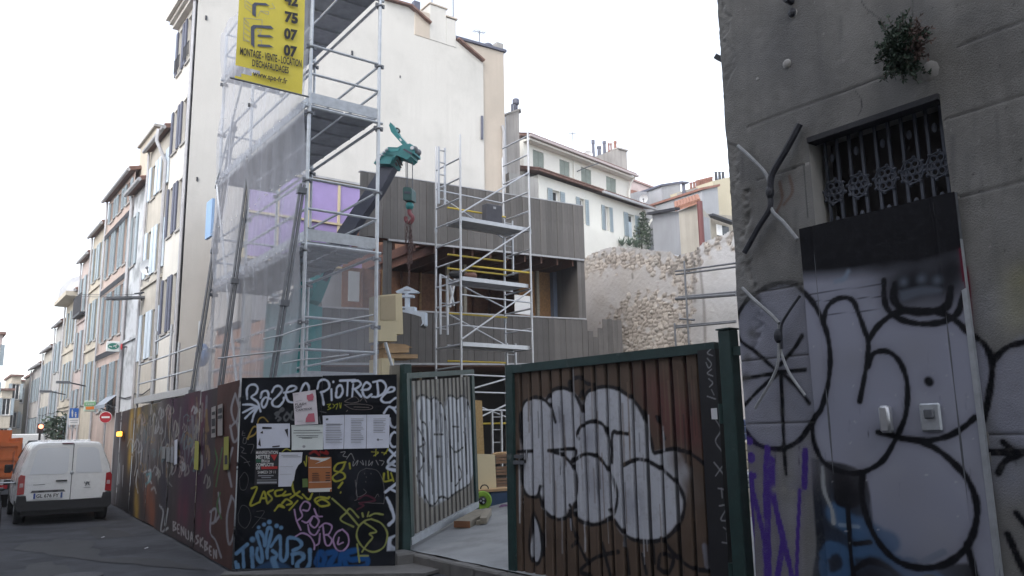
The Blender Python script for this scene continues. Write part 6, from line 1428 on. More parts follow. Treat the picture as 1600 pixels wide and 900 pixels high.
# lower front of the same house, standing 1.2 m further forward
PH2 = PH.off(1.25)
zg = zoom(780,250,3)
zR = PH2.uv(*zg((400,130)))[1]
uA2 = PH2.uv(*zg((185,140)))[0]; uB2 = PH2.uv(*zg((690,300)))[0]
lw = [((247,142),(284,205)), ((374,180),(404,312)), ((491,215),(518,335)), ((601,242),(638,362))]
T_ = [PH2.uv(*zg(a)) for a,b in lw]; B_ = [PH2.uv(*zg(b)) for a,b in lw]
zT = sum(t[1] for t in T_)/4; zB_ = sum(b[1] for b in B_[1:])/3
hl2 = [(t[0],b[0],zB_,zT) for t,b in zip(T_,B_)]
m_ = MB(); m_.wall(PH2, uB2, zR-.1, hl2, .25, uA2, 6.0, ends=1.2); m_.build('wall', M['house_white'], WH)
for i,h in enumerate(hl2):
    a,b,c,d = h; f = MB(); t = .05
    for (p,q,r,s_) in ((a,a+t,c,d),(b-t,b,c,d),(a+t,b-t,c,c+t),(a+t,b-t,d-t,d)): f.prism([PH2.pt(p,r,-.15),PH2.pt(q,r,-.15),PH2.pt(q,s_,-.15),PH2.pt(p,s_,-.15)], PH2.n*-.04)
    fo = f.build('window', M['white'], WH)
    g = MB(); g.add([PH2.pt(a,c,-.2),PH2.pt(b,c,-.2),PH2.pt(b,d,-.2),PH2.pt(a,d,-.2)],[(0,1,2,3)]); g.build('pane', M['glass'], fo)
    if i in (0,3): g = MB(); g.prism([PH2.pt(a+.06+(.0 if i else .1),c+.06,-.155),PH2.pt(b-.06-(0 if i else .25),c+.06,-.155),PH2.pt(b-.06-(0 if i else .25),d-.35,-.155),PH2.pt(a+.06+(.0 if i else .1),d-.35,-.155)], PH2.n*-.02); g.build('blind', M['sh_blue'], fo)
    wd = (b-a)*.62
    for s0,s1 in ((a-wd,a-.02),(b+.02,b+wd)):
        g = MB(); g.prism([PH2.pt(s0,c,.02),PH2.pt(s1,c,.02),PH2.pt(s1,d,.02),PH2.pt(s0,d,.02)], PH2.n*.04); so_ = g.build('shutter', M['sh_grey'], WH)
        g = MB(); k = c+.08
        while k < d-.08: g.prism([PH2.pt(s0+.05,k,.061),PH2.pt(s1-.05,k,.061),PH2.pt(s1-.05,k+.06,.061),PH2.pt(s0+.05,k+.06,.061)], PH2.n*.012); k += .11
        g.build('louvre', M['louv'], so_)
tile_eave(WH, PH2, uA2-.35, uA2+(uB2-uA2)*.52, zR, .35, 1.5, .32, 30, M['tile'], 'lower_roof')
tile_eave(WH, PH2, uA2+(uB2-uA2)*.525, uB2+.35, zR-.03, .38, 1.5, .30, 26, M['tile'], 'lower_roof')
m_ = MB(); m_.beam(PH2.pt(uA2+(uB2-uA2)*.5,zR-.10,.43),PH2.pt(uB2+.5,zR-.10,.43),.12,.10); m_.build('gutter', M['zinc'], WH)
e_ = PH2.pt(uB2+.45,zR-.1,.42); pipe(WH, [e_, e_+Vector((.05,0,-.25)), e_+Vector((-.4,.1,-.6)), e_+Vector((-.55,.2,-.9)), e_+Vector((-.55,.2,-2))], .06, 'house_white')
PH3 = PH.off(1.9); m_ = MB(); a = PH3.uv(912,368); b = PH3.uv(958,388); cq = PH3.uv(940,362)
m_.wall(PH3, PH3.uv(985,380)[0], cq[1], [], .1, a[0]-2, 5.0, ends=.6); m_.build('terrace_wall', M['house_white'], WH)
# ridge chimney of the house
HC = thing('ridge_chimney', 'broad grey chimney with a row of pots behind the white house', 'chimney', (26,33,10))
Yc = 33.5; a = on(927,300,'y',Yc); b = on(969,300,'y',Yc); za = on(929,247,'y',Yc).z; zb2 = on(968,233,'y',Yc).z; c2 = on(983,300,'y',Yc)
m_ = MB(); m_.prism([(a.x,Yc,8),(b.x,Yc,8),(b.x,Yc,zb2),(a.x,Yc,za)],(0,1.4,0)); m_.build('stack', M['stain_grey'], HC)
m_ = MB(); m_.box(b.x+.004,c2.x,Yc+.05,Yc+1.2,8,zb2-.02); m_.build('stack', M['stain_grey'], HC)
m_ = MB(); m_.box(b.x-.08,c2.x+.06,Yc-.04,Yc+1.3,zb2+.002,zb2+.09); m_.build('coping', M['stain_grey'], HC)
for px,py0,py1,r_,mt in ((926.5,219,248,.10,'blue_steel'),(936,229,244,.13,'blue_steel'),(944,221,240,.11,'blue_steel'),(951,224,238,.06,'pot'),(954.5,224,237,.06,'pot'),(961,221,235,.10,'pot')):
    p = on(px,py0,'y',Yc+.6); q = on(px,py1+3,'y',Yc+.6); m_ = MB(); m_.lathe((p.x,Yc+.6,q.z),(0,0,1),[(r_,0),(r_*.85,(p.z-q.z)*.8),(r_*1.1,(p.z-q.z)*.82),(r_*1.1,p.z-q.z)],10); m_.build('chimney_pot', M[mt], HC, True)
def dish(label, px, py, y, r, grp='satellite dishes'):
    c = on(px,py,'y',y); t = thing('satellite_dish', label, 'satellite dish', c[:], 0, grp); ax = (EYE-c).normalized(); ax = (ax+Vector((-.25,0,.15))).normalized()
    m2 = MB(); n = 20; V = []; u_ = ax.orthogonal().normalized(); v_ = ax.cross(u_)
    for k in range(5):
        rr_ = r*k/4
        for j in range(n): t_ = 2*math.pi*j/n; V.append(c+u_*(rr_*math.cos(t_))+v_*(rr_*math.sin(t_))+ax*(.35*rr_*rr_/r))
    m2.add(V,[(k*n+j,k*n+(j+1)%n,(k+1)*n+(j+1)%n,(k+1)*n+j) for k in range(4) for j in range(n)]); m2.build('reflector', mat('dish_white',(.66,.67,.69),.5), t, True)
    m2 = MB(); e = c+ax*(r*.8)-Vector((0,0,r*.15)); m2.tube(c-Vector((0,0,r*.85)),e,.018,6); m2.sphere(e,.05,8,5); m2.build('feed_arm', M['steel_dark'], t)
    m2 = MB(); m2.tube(c-ax*.02,c-ax*.15,.04,7); m2.tube(c-ax*.15,c-ax*.15-Vector((0,0,r*2.2)),.03,6); m2.build('mount', M['steel_dark'], t); return t
dish('large round satellite dish on the roof of the white house below the chimney pots', 919, 243, 31.5, .28)
an_ = thing('roof_antenna', 'thin mast antenna on the roof of the white house', 'antenna', on(896,242,'y',31.5)[:]); p = on(894.5,207,'y',31.5); antenna(an_, p.x, 31.5, on(896,244,'y',31.5).z, p.z)

# ================================================================== ROOFS AND WALLS FARTHER BACK
def blk(nm, label, px0, px1, pt0, pt1, y, dep, mt, cat='building', z0=3.0, cap=None):
    a = on(px0,pt0,'y',y); b = on(px1,pt1,'y',y); t = thing(nm, label, cat, (a.x,y,z0)); m2 = MB(); m2.prism([(a.x,y,z0),(b.x,y,z0),(b.x,y,b.z),(a.x,y,a.z)],(0,dep,0)); m2.build('wall', mt, t)
    if cap: m2 = MB(); m2.prism([(a.x-.1,y-.1,a.z+.003),(b.x+.1,y-.1,b.z+.003),(b.x+.1,y-.1,b.z+.12),(a.x-.1,y-.1,a.z+.12)],(0,dep+.2,0)); m2.build('roof', cap, t)
    return t
M['pale_yellow'] = mat('pale_yellow_render', (.50,.45,.34), .9, var=.12, scale=.8, streak=.15)
b_ = blk('rear_wall_block','long grey rendered block behind the ivy and the second dish',996,1064,299,302,30.5,5,M['cool_grey'])
b_ = blk('roof_hut','small grey roof hut with a dark rim above the orange tiled roof',1033,1063,292,286,29.5,3,M['cool_grey'],'roof hut',8,M['blue_steel'])
b_ = blk('pink_roof_house','low house with a faded pink tiled roof right of the big chimney',984,1020,281,295,33,4,mat('pinkish_render',(.52,.43,.42),.9,var=.2),'house',6,mat('faded_pink_tile',(.40,.27,.25),.85,var=.3,scale=5))
a = on(985,300,'y',32.9); m_ = MB(); m_.box(a.x+.1,a.x+.6,32.85,32.95,a.z-1.2,a.z+.15); m_.box(a.x+.8,a.x+1.0,32.85,32.95,a.z-1.2,a.z+.1); m_.build('window', M['pot'], b_)
b_ = blk('grey_gable','pale grey gable wall behind the red drainpipe',1096,1121,298,291,25.5,4,M['cool_grey'],cap=M['pot'])
b_ = blk('yellow_house','pale yellow wall at the far right under three dark chimney pots',1113,1175,283,268,26.5,4,M['pale_yellow'])
for px in (1118.5,1124,1129.5): p = on(px,269,'y',27); q = on(px,281,'y',27); m_ = MB(); m_.lathe((p.x,27,q.z),(0,0,1),[(.09,0),(.07,p.z-q.z-.06),(.09,p.z-q.z)],9); m_.build('chimney_pot', M['iron'], b_, True)
t = thing('pot_row','row of small terracotta chimney pots on a low ridge wall','chimney',on(1090,295,'y',27.5)[:])
a = on(1073,297,'y',27.5); b = on(1114,288,'y',27.5); m_ = MB(); m_.prism([(a.x,27.5,7),(b.x,27.5,7),(b.x,27.5,b.z),(a.x,27.5,a.z)],(0,.7,0)); m_.build('stack', M['grey_plaster'], t)
for k in range(11):
    px = 1079+k*3.25 if k > 2 else 1079.5+k*5; h0 = 284.5-.8*k if k > 2 else 285.5-k; p = on(px,h0,'y',27.7); q = on(px,297-(k*.8),'y',27.7); m_ = MB(); m_.lathe((p.x,27.7,q.z-.1),(0,0,1),[(.08,0),(.065,p.z-q.z),(.085,p.z-q.z+.05),(.085,p.z-q.z+.1)],9); m_.build('chimney_pot', M['pot'], t, True)
m_ = MB(); p = on(1068,288,'y',27.5); q = on(1068,298,'y',27.5); m_.tube((p.x,27.5,q.z-.3),(p.x,27.5,p.z),.09,8); m_.obox((p.x+.02,27.5,p.z+.08),(1,0,.15),(0,1,0),(0,0,1),.26,.14,.05); m_.build('cowl', M['blue_steel'], t)
# outhouse with orange tiles in front of them
OH = thing('tiled_outhouse','rendered outhouse with an orange tiled roof and a red drainpipe behind the old wall','building',on(1060,380,'x',19.2)[:])
xo = 19.2
c0 = on(1060.5,330,'x',xo); 
yl = c0.y
lf = on(1019,334,'y',yl); rt = c0
m_ = MB(); m_.add([(xo,yl,4),(xo-.0+0,yl,c0.z),(xo+4.2,yl+4.6,c0.z+.1),(xo+4.2,yl+4.6,4)],[(0,1,2,3)])
m_.v = []; m_.f = []
ll = on(1019,334,'x',xo+.9)
m_.prism([(xo,yl,4),(ll.x,ll.y,4),(ll.x,ll.y,ll.z),(xo,yl,c0.z)],(1.5,0,0)); m_.build('wall', M['cool_grey'], OH)
rr_ = on(1091,317,'x',xo+.6)
m_ = MB(); m_.prism([(xo-.004,yl-.004,4),(rr_.x,rr_.y,4),(rr_.x,rr_.y,rr_.z),(xo-.004,yl-.004,c0.z)],(1.8,1.0,0)); m_.build('wall', mat('beige_patchy_render',(.45,.42,.37),.9,var=.25,scale=.9,streak=.3), OH)
m_ = MB(); A_ = [on(1055,327,'x',xo-.15),on(1094,314,'x',xo+.5),on(1091,306,'x',xo+1.6),on(1054,318,'x',xo+1.6)]; m_.prism(A_,(0,0,-.07)); ro_ = m_.build('roof', M['tile_orange'], OH)
for k in range(8):
    t_ = (k+.5)/8; p = A_[0].lerp(A_[1],t_); q = A_[3].lerp(A_[2],t_); m_ = MB(); m_.tube(p+Vector((0,0,.02)),q+Vector((0,0,.02)),.07,6); m_.build('tile_row', M['tile_orange'], ro_, True)
m_ = MB(); m_.beam(on(1014,334,'x',xo+.85),on(1059,326,'x',xo-.1),.16,.09); m_.build('eave', M['iron'], OH)
p = on(1093,315,'x',xo+.3); m_ = MB(); m_.tube(p,(p.x,p.y,4),.09,9); m_.build('drainpipe', mat('red_pipe',(.13,.04,.04),.6), OH, True)
dish('smaller round satellite dish on the grey block behind the ivy', 1006, 311, 29.8, .24)
b_ = blk('far_right_shed','small brownish lean-to with a dark eave beside the old shaded building',1097,1145,333,337,22.5,2.5,mat('brown_render',(.36,.33,.28),.9,var=.3,streak=.3),'shed')
m_ = MB(); m_.beam(on(1110,336,'y',22.2),on(1146,349,'y',22.2),.3,.10); m_.build('eave', M['iron'], b_); p = on(1122,367,'y',22.4); q = on(1128.5,352,'y',22.4); m_ = MB(); m_.box(p.x,q.x,22.42,22.48,p.z,q.z); m_.build('shutter', M['white'], b_); m_ = MB(); m_.box(q.x+.01,q.x+.5,22.44,22.48,p.z,q.z); m_.build('window', M['glass'], b_)
# ivy and agave on the terrace
IV = thing('ivy', 'dark green ivy climbing the right end of the white house', 'plant', PH2.hit(1003,385)[:])
M['ivy'] = mat('ivy_leaf', (.065,.10,.06), .7, var=.5, scale=9)
m_ = MB(); rv = random.Random(9)
for px,py,r_,n in ((1006,345,.45,150),(1001,362,.55,210),(1011,365,.5,170),(996,378,.6,180),(1014,380,.45,130),(1004,335,.3,60),(1008,352,.5,150)): leaves(m_, PH2.off(.3).hit(px,py), r_*.9, int(n*.62), .085, (1,.6,1), rv)
m_.build('foliage', M['ivy'], IV)
m_ = MB(); m_.poly([PH2.off(.2).hit(*p) for p in ((1003,390),(1002,370),(1007,350),(1005,336))],[.05,.04,.03,.02],6); m_.build('stem', M['twig'], IV)
for k,(px,py) in enumerate(((972,384),(984,384),(994,386))):
    c = PH2.off(.8).hit(px,py); t = thing('agave', ['spiky agave at the left end of the terrace plants','spiky agave in the middle of the terrace plants','spiky agave nearest the ivy on the terrace'][k], 'plant', c[:], 0, 'agaves on the terrace'); m_ = MB()
    for j in range(16):
        a_ = 6.28*j/16+k; el = rv.uniform(.5,1.3); l = rv.uniform(.35,.6); d = Vector((math.cos(a_)*math.cos(el),math.sin(a_)*math.cos(el),math.sin(el))); s = d.cross(Vector((0,0,1))).normalized()*.035
        m_.add([c-s,c+s,c+d*l*.6+s*1.1,c+d*l,c+d*l*.6-s*1.1],[(0,1,2,3,4)])
    m_.build('leaves', mat('agave_leaf',(.11,.16,.12),.6,var=.2), t)

# ================================================================== OLD SITE WALL
XW = 18.0
PWl = Plane((XW,29,0),(0,-1,0),(0,0,1))
OW = thing('old_rubble_wall', 'old boundary wall of rubble and peeling render behind the timber building', 'wall', (XW,20,0))
res = .032
rs_ = np.random.default_rng(11); cx_, cy_ = .21, .12; nx, ny = int(17/cx_)+3, int(10/cy_)+3
jx = rs_.uniform(.1,.9,(ny,nx)); jy = rs_.uniform(.15,.85,(ny,nx)); jh = rs_.uniform(0,1,(ny,nx)); jc = rs_.uniform(0,1,(ny,nx))
def stones(U, V):
    iu = np.floor(U/cx_).astype(int); iv = np.floor(V/cy_).astype(int); d1 = np.full(U.shape,1e9); d2 = d1.copy(); hh = np.zeros(U.shape); cc = np.zeros(U.shape)
    for a in (-1,0,1):
        for b in (-1,0,1):
            x = np.clip(iu+a,0,nx-1); y = np.clip(iv+b,0,ny-1)
            d = np.hypot((x+jx[y,x])*cx_-U, ((y+jy[y,x])*cy_-V)*1.7); new = d < d1
            d2 = np.where(new,d1,np.minimum(d2,d)); hh = np.where(new,jh[y,x],hh); cc = np.where(new,jc[y,x],cc); d1 = np.where(new,d,d1)
    return d2-d1, hh, cc
regs = [[(905,398),(960,392),(1010,396),(1045,400),(1088,394),(1086,430),(1080,480),(1080,530),(1075,560),(1052,560),(1045,500),(1055,470),(1050,440),(1010,425),(960,420),(915,432),(900,440)], [(960,480),(1010,460),(1050,470),(1060,560),(960,560),(940,520)], [(1085,388),(1142,368),(1142,384),(1110,392),(1098,410),(1084,410)]]
SW = Sheet(PWl, 0, 16.5, .4, 8.6, res)
RUB = np.zeros(SW.U.shape)
tmp = Sheet(PWl, 0, 16.5, .4, 8.6, res)
for rg in regs: tmp.fill((1,1,1), rg, .5)
RUB = np.clip(tmp.C[...,3]+.55*bumpy(SW.U*1.3,SW.V*1.3,1.6)*(tmp.C[...,3] > .02)-.08, 0, 1)
ed, hh, cc = stones(SW.U, SW.V)
RUBm = np.clip((RUB-.35)/.25,0,1)
SW.wf = lambda U,V: RUBm*(np.clip(ed/.05,0,1)*(.016+.03*hh)-.02) + .012*bumpy(U,V,.6)+.004*bumpy(U,V,4)
PLA = np.array((.37,.36,.365)); W2 = np.array((.43,.43,.445))
stc = np.array((.36,.325,.295))*(.66+.55*cc[...,None]); stc = np.where(ed[...,None] < .022, np.array((.13,.11,.095)), stc)  # dark joints: mortar with the shadow lines between stones painted in
right = np.clip((SW.U-PWl.uv(1083,450)[0])/.3,0,1)[...,None]
pl_c = PLA*(1-right)+W2*right
SW.C[...,:3] = pl_c*(1-RUBm[...,None])+stc*RUBm[...,None]; SW.C[...,3] = 1
for p in ([(1080,390),(1084,420),(1086,470)], [(1090,388),(1095,430),(1100,480),(1102,540)]): SW.stroke((.14,.13,.13), p, .10, .9, .75)
for px,py in ((988,428),(1062,395),(1072,402),(1085,410)): SW.stroke((.03,.03,.03), [(px,py),(px+.5,py+6)], .09, .6, .9)
SW.stroke((.10,.09,.085), [(1060,412),(1046,430),(1050,415)], .12, .9, .7)
SW.stroke((.27,.265,.26), [(905,420),(940,398),(985,392),(1045,398)], .12, 1.2, .5); SW.stroke((.25,.24,.235), [(1090,400),(1140,372)], .1, 1.2, .6)
for _ in range(50): SW.cloud((.33,.31,.29), [(rr.uniform(910,1140), rr.uniform(400,560))], rr.uniform(.1,.5), .3)
topl = [PWl.uv(*p) for p in ((880,440),(905,428),(912,405),(925,396),(945,388),(968,386),(1010,390),(1049,394),(1056,401),(1070,396),(1085,392),(1100,379),(1142,361),(1200,340))]
tu = np.array([p[0] for p in topl]); tv = np.array([p[1] for p in topl])
cu = (SW.us[:-1]+SW.us[1:])/2; cv = (SW.vs[:-1]+SW.vs[1:])/2
lim = np.interp(cu, tu, tv)+.012*np.sin(cu*5)+.008*np.sin(cu*29)
SW.hide |= cv[:,None] > lim[None,:]
M['old_wall'] = mat('old_wall_render', (.42,.41,.40), .95, bump=.5, bscale=18, paint=True, var=.2, scale=2)
SW.build('render', M['old_wall'], OW, smooth=True)
m_ = MB(); P = [(XW+.06,29-u,.4) for u in (tu[0],tu[-1])]
pts = [(XW+.06,29-tu[0],.4)]+[(XW+.06,29-a,b-.06) for a,b in zip(tu,tv)]+[(XW+.06,29-tu[-1],.4)]
m_.prism(pts,(.5,0,0)); m_.build('core', M['cool_grey'], OW)
m_ = None; k_ = 0
for i in range(420):
    px, py = rr.uniform(912,1090), rr.uniform(392,545); u, v = PWl.uv(px,py)
    iu = int(np.clip(np.searchsorted(SW.us,u),0,len(SW.us)-1)); iv = int(np.clip(np.searchsorted(SW.vs,v),0,len(SW.vs)-1))
    if RUBm[iv,iu] < .75 or v > np.interp(u,tu,tv)-.08 or k_ > 30: continue
    k_ += 1
    if m_ is None:
        m_ = MB(); m_.sphere((0,0,0),1,7,5); m_.v = [(a*.035, b*.12*(1+.3*math.sin(9*a+3*c)), c*.07*(1+.3*math.sin(7*b+2))) for a,b,c in m_.v]
        st0 = m_.build('stone', mat('rubble_stone',(.37,.345,.32),.95,var=.3,rnd=.2,bump=.4,bscale=20), None); st0.parent = OW; so0 = st0; cpos = PWl.pt(u,v,.0)-ORG[OW.name]; st0.location = cpos
        st0.rotation_euler = (rr.uniform(-.3,.3),0,0); 
    else:
        c = inst(so0, PWl.pt(u,v,.0)-ORG[OW.name], OW, (rr.uniform(-.4,.4),rr.uniform(-.2,.2),rr.uniform(-.2,.2))); s = rr.uniform(.6,1.35); c.scale = (1,s,s*rr.uniform(.7,1.2))
RS = thing('wall_scaffold','dark tube guard rails standing in front of the old rubble wall','scaffold',(17.3,16,.5))
for (a,b,r_) in (((1055,424),(1150,411),.028),((1056,429),(1150,417),.028),((1056,467),(1150,460),.05),((1060,464),(1150,456),.03),((1054,512),(1150,503),.03),((1056,509),(1150,501),.02)):
    m_ = MB(); m_.tube(on(*a,'x',17.3),on(*b,'x',17.3),r_,7); m_.build('guard_rail', M['steel_dark'], RS, True)
for px0,py0,px1 in ((1069,408,1073),(1054,505,1055)):
    p = on(px0,py0,'x',17.25); m_ = MB(); m_.tube(p,(p.x,p.y,.5),.03,7); m_.build('standard', M['steel_dark'], RS, True)
m_ = MB(); m_.tube(on(1062,498,'x',17.25),on(1085,500,'x',17.25),.03,7); m_.build('coupler', M['steel_dark'], RS, True)
# ================================================================== STREET ROW (left of the picture, right-hand side of the street)
XF = 5.9
def srow(label, y0, y1, zt, mt, cols, rows, sh=None, eave=.16, roofm='tile', string=(), shw=None, name='street_house', louv=None, dep=8, n=14, under='iron'):
    t = thing(name, label, 'house', (XF,y0,0)); pl = Plane((XF,y0,0),(0,1,0),(0,0,1))
    w_facade(t, pl, y1-y0-.01, zt, cols, rows, mt, sh=sh, shw=shw, v0=-4, louv=louv)
    m2 = MB(); m2.box(XF+.30,XF+dep,y0+.01,y1-.02,-4,zt-.05); m2.build('wall', mt, t)
    m2 = MB(); m2.prism([(XF-eave,y0,zt-.02),(XF-eave,y1-.01,zt-.02),(XF-eave,y1-.01,zt+.06),(XF-eave,y0,zt+.06)],(dep*.5,0,1.3)) if False else m2.add([(XF-eave,y0,zt),(XF-eave,y1-.01,zt),(XF+dep*.5,y1-.01,zt+1.3),(XF+dep*.5,y0,zt+1.3),(XF-eave,y0,zt+.09),(XF-eave,y1-.01,zt+.09),(XF+dep*.5,y1-.01,zt+1.39),(XF+dep*.5,y0,zt+1.39)],[(3,2,1,0),(4,5,6,7),(0,1,5,4),(1,2,6,5),(2,3,7,6),(3,0,4,7)])
    ro_ = m2.build('roof', M[roofm], t)
    m2 = MB(); k = y0+.1
    while k < y1-.1: m2.tube((XF-eave-.03,k,zt+.10),(XF+.6,k,zt+.10+.26*(.6+eave)),.075,6); k += .21
    o = m2.build('tiles', M[roofm], ro_, True)
    m2 = MB(); m2.tube((XF-eave-.07,y0,zt+.02),(XF-eave-.07,y1-.02,zt+.02),.07,8); m2.build('gutter', M['zinc'], t, True)
    pipe(t, [(XF-.08,y1-.14,zt),(XF-.07,y1-.14,.2)], .045)
    m2 = MB(); m2.poly([(XF-.04,y0,3.3+.1*math.sin(y0)),(XF-.05,(y0+y1)/2,3.2),(XF-.04,y1,3.3)],.02,5); m2.build('cable', M['black'], t)
    for z in string:
        m2 = MB(); m2.box(XF-.07,XF-.001,y0+.01,y1-.02,z,z+.10); m2.build('string_course', mt, t)
    return t, pl
M['f_cream'] = mat('cream_facade', (.48,.45,.40), .9, var=.25, scale=.9, streak=.35); M['f_stain'] = mat('grey_stained_facade', (.50,.52,.55), .9, var=.15, scale=.8, patch=((.25,.265,.28), .75, .50, .60))
M['f_pink'] = mat('pink_facade', (.50,.40,.36), .9, var=.25, scale=.9, streak=.35); M['f_rose'] = mat('rose_grey_facade', (.48,.40,.38), .9, var=.15, scale=.8, streak=.2)
M['f_beige'] = mat('warm_beige_facade', (.52,.47,.39), .9, var=.25, scale=.9, streak=.35); M['f_grey'] = mat('grey_facade', (.42,.41,.40), .9, var=.2, scale=.8, streak=.25)
t,pl = srow('cream house with pale blue shutters and a tiled eave next to the tall white building', 26.42, 29.3, 11.75, M['f_cream'], [(.35,.95),(1.75,2.35)], [(9.9,11.1),(7.15,8.75),(4.35,5.9),(.3,2.3)], M['sh_blue'], string=(6.80,), shw=.42)
pipe(t, [(5.55,26.6,11.7),(5.5,26.55,11.3),(5.8,26.5,10.6),(5.84,26.5,.2)], .06)
t,pl = srow('narrow house with a blotchy grey stained wall and a dark tiled eave', 29.3, 31.7, 10.75, M['f_stain'], [(1.5,2.1)], [(8.0,9.9)], M['sh_grey'], eave=.24, shw=.3, string=(5.2,))
pipe(t, [(5.82,31.64,10.7),(5.82,31.64,.2)], .05); m_ = MB(); m_.box(5.80,5.898,29.35,31.6,2.6,2.75); m_.build('ledge', M['f_grey'], t)
q = on(201,263,'x',6.3); m_ = MB(); m_.box(6.1,8.2,29.6,32.2,10.8,on(215,237,'x',6.1).z); m_.build('chimney', M['f_beige'], t); m_ = MB(); m_.box(6.0,8.3,29.5,32.3,on(215,237,'x',6.1).z+.002,on(215,237,'x',6.1).z+.10); m_.build('chimney_cap', M['f_grey'], t)
t,pl = srow('pink house with paired grey shutters and dark toothed string courses', 31.7, 36.9, 11.8, M['f_pink'], [(.55,1.25),(2.15,2.85),(3.75,4.45)], [(10.75,11.6),(8.35,10.2),(5.7,7.6),(2.9,4.7)], M['sh_grey'], eave=.18, shw=.34, string=(10.3,7.9,5.2), louv=M['louv'])
for z in (10.3,7.9,5.2):
    m_ = MB(); k = 31.8
    while k < 36.8: m_.box(XF-.10,XF-.071,k,k+.11,z-.22,z-.002); k += .24
    m_.build('dentils', M['iron'], t)
t,pl = srow('warm beige house with grey shutters, fifth from the site', 36.9, 40.1, 10.9, M['f_beige'], [(.5,1.1),(1.9,2.5)], [(8.7,10.3),(6.0,7.8),(3.3,5.1)], M['sh_grey'], string=(8.3,5.6), shw=.3)
t,pl = srow('grey-rose house with an iron balcony, sixth from the site', 40.1, 42.8, 10.2, M['f_rose'], [(.4,1.0),(1.6,2.2)], [(7.7,9.4),(5.0,6.8),(2.4,4.1)], M['sh_grey'], string=(7.2,), shw=.3)
m_ = MB(); m_.box(5.6,5.9,40.4,42.5,7.45,7.55); k = 40.4
while k < 42.5: m_.tube((5.62,k,7.55),(5.62,k,8.4),.02,5); k += .16
m_.tube((5.62,40.4,8.4),(5.62,42.5,8.4),.03,6); m_.build('balcony', M['iron'], t)
t,pl = srow('beige corner house with a rounded grey dormer roof', 42.8, 47.0, 8.9, M['f_beige'], [(.6,1.3),(2.4,3.1)], [(6.5,8.2),(3.8,5.6),(1.2,3.0)], M['sh_grey'], string=(6.1,3.4), shw=.3)
m_ = MB(); m_.lathe((7.2,45.6,8.9),(0,0,1),[(1.9,0),(1.85,.5),(1.5,1.0),(.8,1.35),(.1,1.5)],16); m_.build('dormer_roof', M['zinc'], t, True)
m_ = MB(); m_.beam((5.6,42.9,8.75),(5.6,46.9,8.75),.6,.22); m_.build('cornice', M['f_beige'], t)
t,pl = srow('grey house at a bend far along the street', 47.0, 50.2, 7.9, M['f_grey'], [(.6,1.2),(2.0,2.6)], [(5.4,7.0),(2.8,4.4)], M['sh_grey'], shw=.3)
t,pl = srow('cream house far along the street with a low dark eave', 50.2, 54.6, 6.9, M['f_cream'], [(.6,1.2),(2.0,2.6),(3.3,3.9)], [(4.6,6.2),(2.1,3.7)], M['sh_grey'], shw=.3)
t,pl = srow('last grey house visible in the row before the street bends', 54.6, 60, 6.3, M['f_grey'], [(.6,1.2),(2.4,3.0),(4,4.6)], [(4.2,5.6),(1.8,3.2)], M['sh_grey'], shw=.3)
# houses facing up the street at its far end
def endh(label, px0, px1, pt, y, mt, nw, rows=3, roof='tile'):
    a = on(px0,pt,'y',y); b = on(px1,pt,'y',y); t = thing('street_house', label, 'house', (a.x,y,-4)); pl = Plane((a.x,y,-4),(1,0,0),(0,0,1)); Wd = b.x-a.x; H = a.z+4
    cols = [(Wd*(i+.5)/nw-.28, Wd*(i+.5)/nw+.28) for i in range(nw)]; rws = [(H-1.9-2.3*r_, H-.6-2.3*r_) for r_ in range(rows)]
    w_facade(t, pl, Wd, H, cols, rws, mt, sh=M['sh_grey'] if nw < 4 else None, v0=0, shw=.22)
    m2 = MB(); m2.box(a.x,b.x,y+.25,y+6,-4,a.z-.02); m2.build('wall', mt, t); m2 = MB(); m2.box(a.x-.15,b.x+.15,y-.25,y+6,a.z,a.z+.16); m2.build('roof', M[roof], t); return t
endh('tall brownish house edge at the far left of the picture', -60, 5, 520, 58, M['f_rose'], 3)
endh('narrow warm beige house at the far end of the street, leftmost of the distant group', 4, 20, 610, 74, M['f_beige'], 1)
endh('warm beige house with a taller roof at the far end of the street', 19, 34, 588, 78, M['f_beige'], 1)
endh('pale distant house with small windows at the far end of the street', 33, 54, 596, 84, M['f_cream'], 2)
endh('narrow pale distant house next to the bend of the street', 53, 70, 585, 76, M['f_cream'], 1)
# satellite dish, lamps, signs, awning on the row
dish('satellite dish on an arm on the cream house with pale blue shutters', 232, 418, 28.2, .26)
m_ = MB(); a = on(224,425,'y',28.3); m_.tube(a,(5.9,28.3,a.z-.25),.025,6)
sl_ = thing('street_lamp','flat dark street lamp on a curved arm fixed to the blotchy grey house','street lamp',on(222,470,'x',5.85)[:])
m_ = MB(); y_ = on(222,470,'x',5.85); q = on(196,469,'y',y_.y+.05); p2 = [y_, y_+Vector((-.1,0,.25)), Vector((q.x+.6,y_.y,y_.z+.30)), Vector((q.x+.25,y_.y,y_.z+.22))]
m_.poly(p2,.022,6); m_.build('arm', M['iron'], sl_, True); m_ = MB(); m_.obox((q.x,y_.y,y_.z+.05),(1,0,.12),(0,1,0),(0,0,1),.62,.16,.035); m_.obox((q.x-.1,y_.y,y_.z+.01),(1,0,.12),(0,1,0),(0,0,1),.3,.12,.03); m_.build('lamp_head', M['steel_dark'], sl_)
for k,(y_,z_) in enumerate(((39.0,4.1),(44.5,4.0))):
    t = thing('street_lamp', ['small street lamp bracket on the warm beige house','street lamp bracket on the corner house with the dormer roof'][k], 'street lamp', (5.9,y_,z_)); m_ = MB(); m_.tube((5.9,y_,z_),(5.2,y_,z_+.15),.03,6); m_.build('arm', M['iron'], t); m_ = MB(); m_.obox((5.0,y_,z_+.15),(1,0,0),(0,1,0),(0,0,1),.26,.11,.05); m_.build('lamp_head', M['steel_dark'], t)
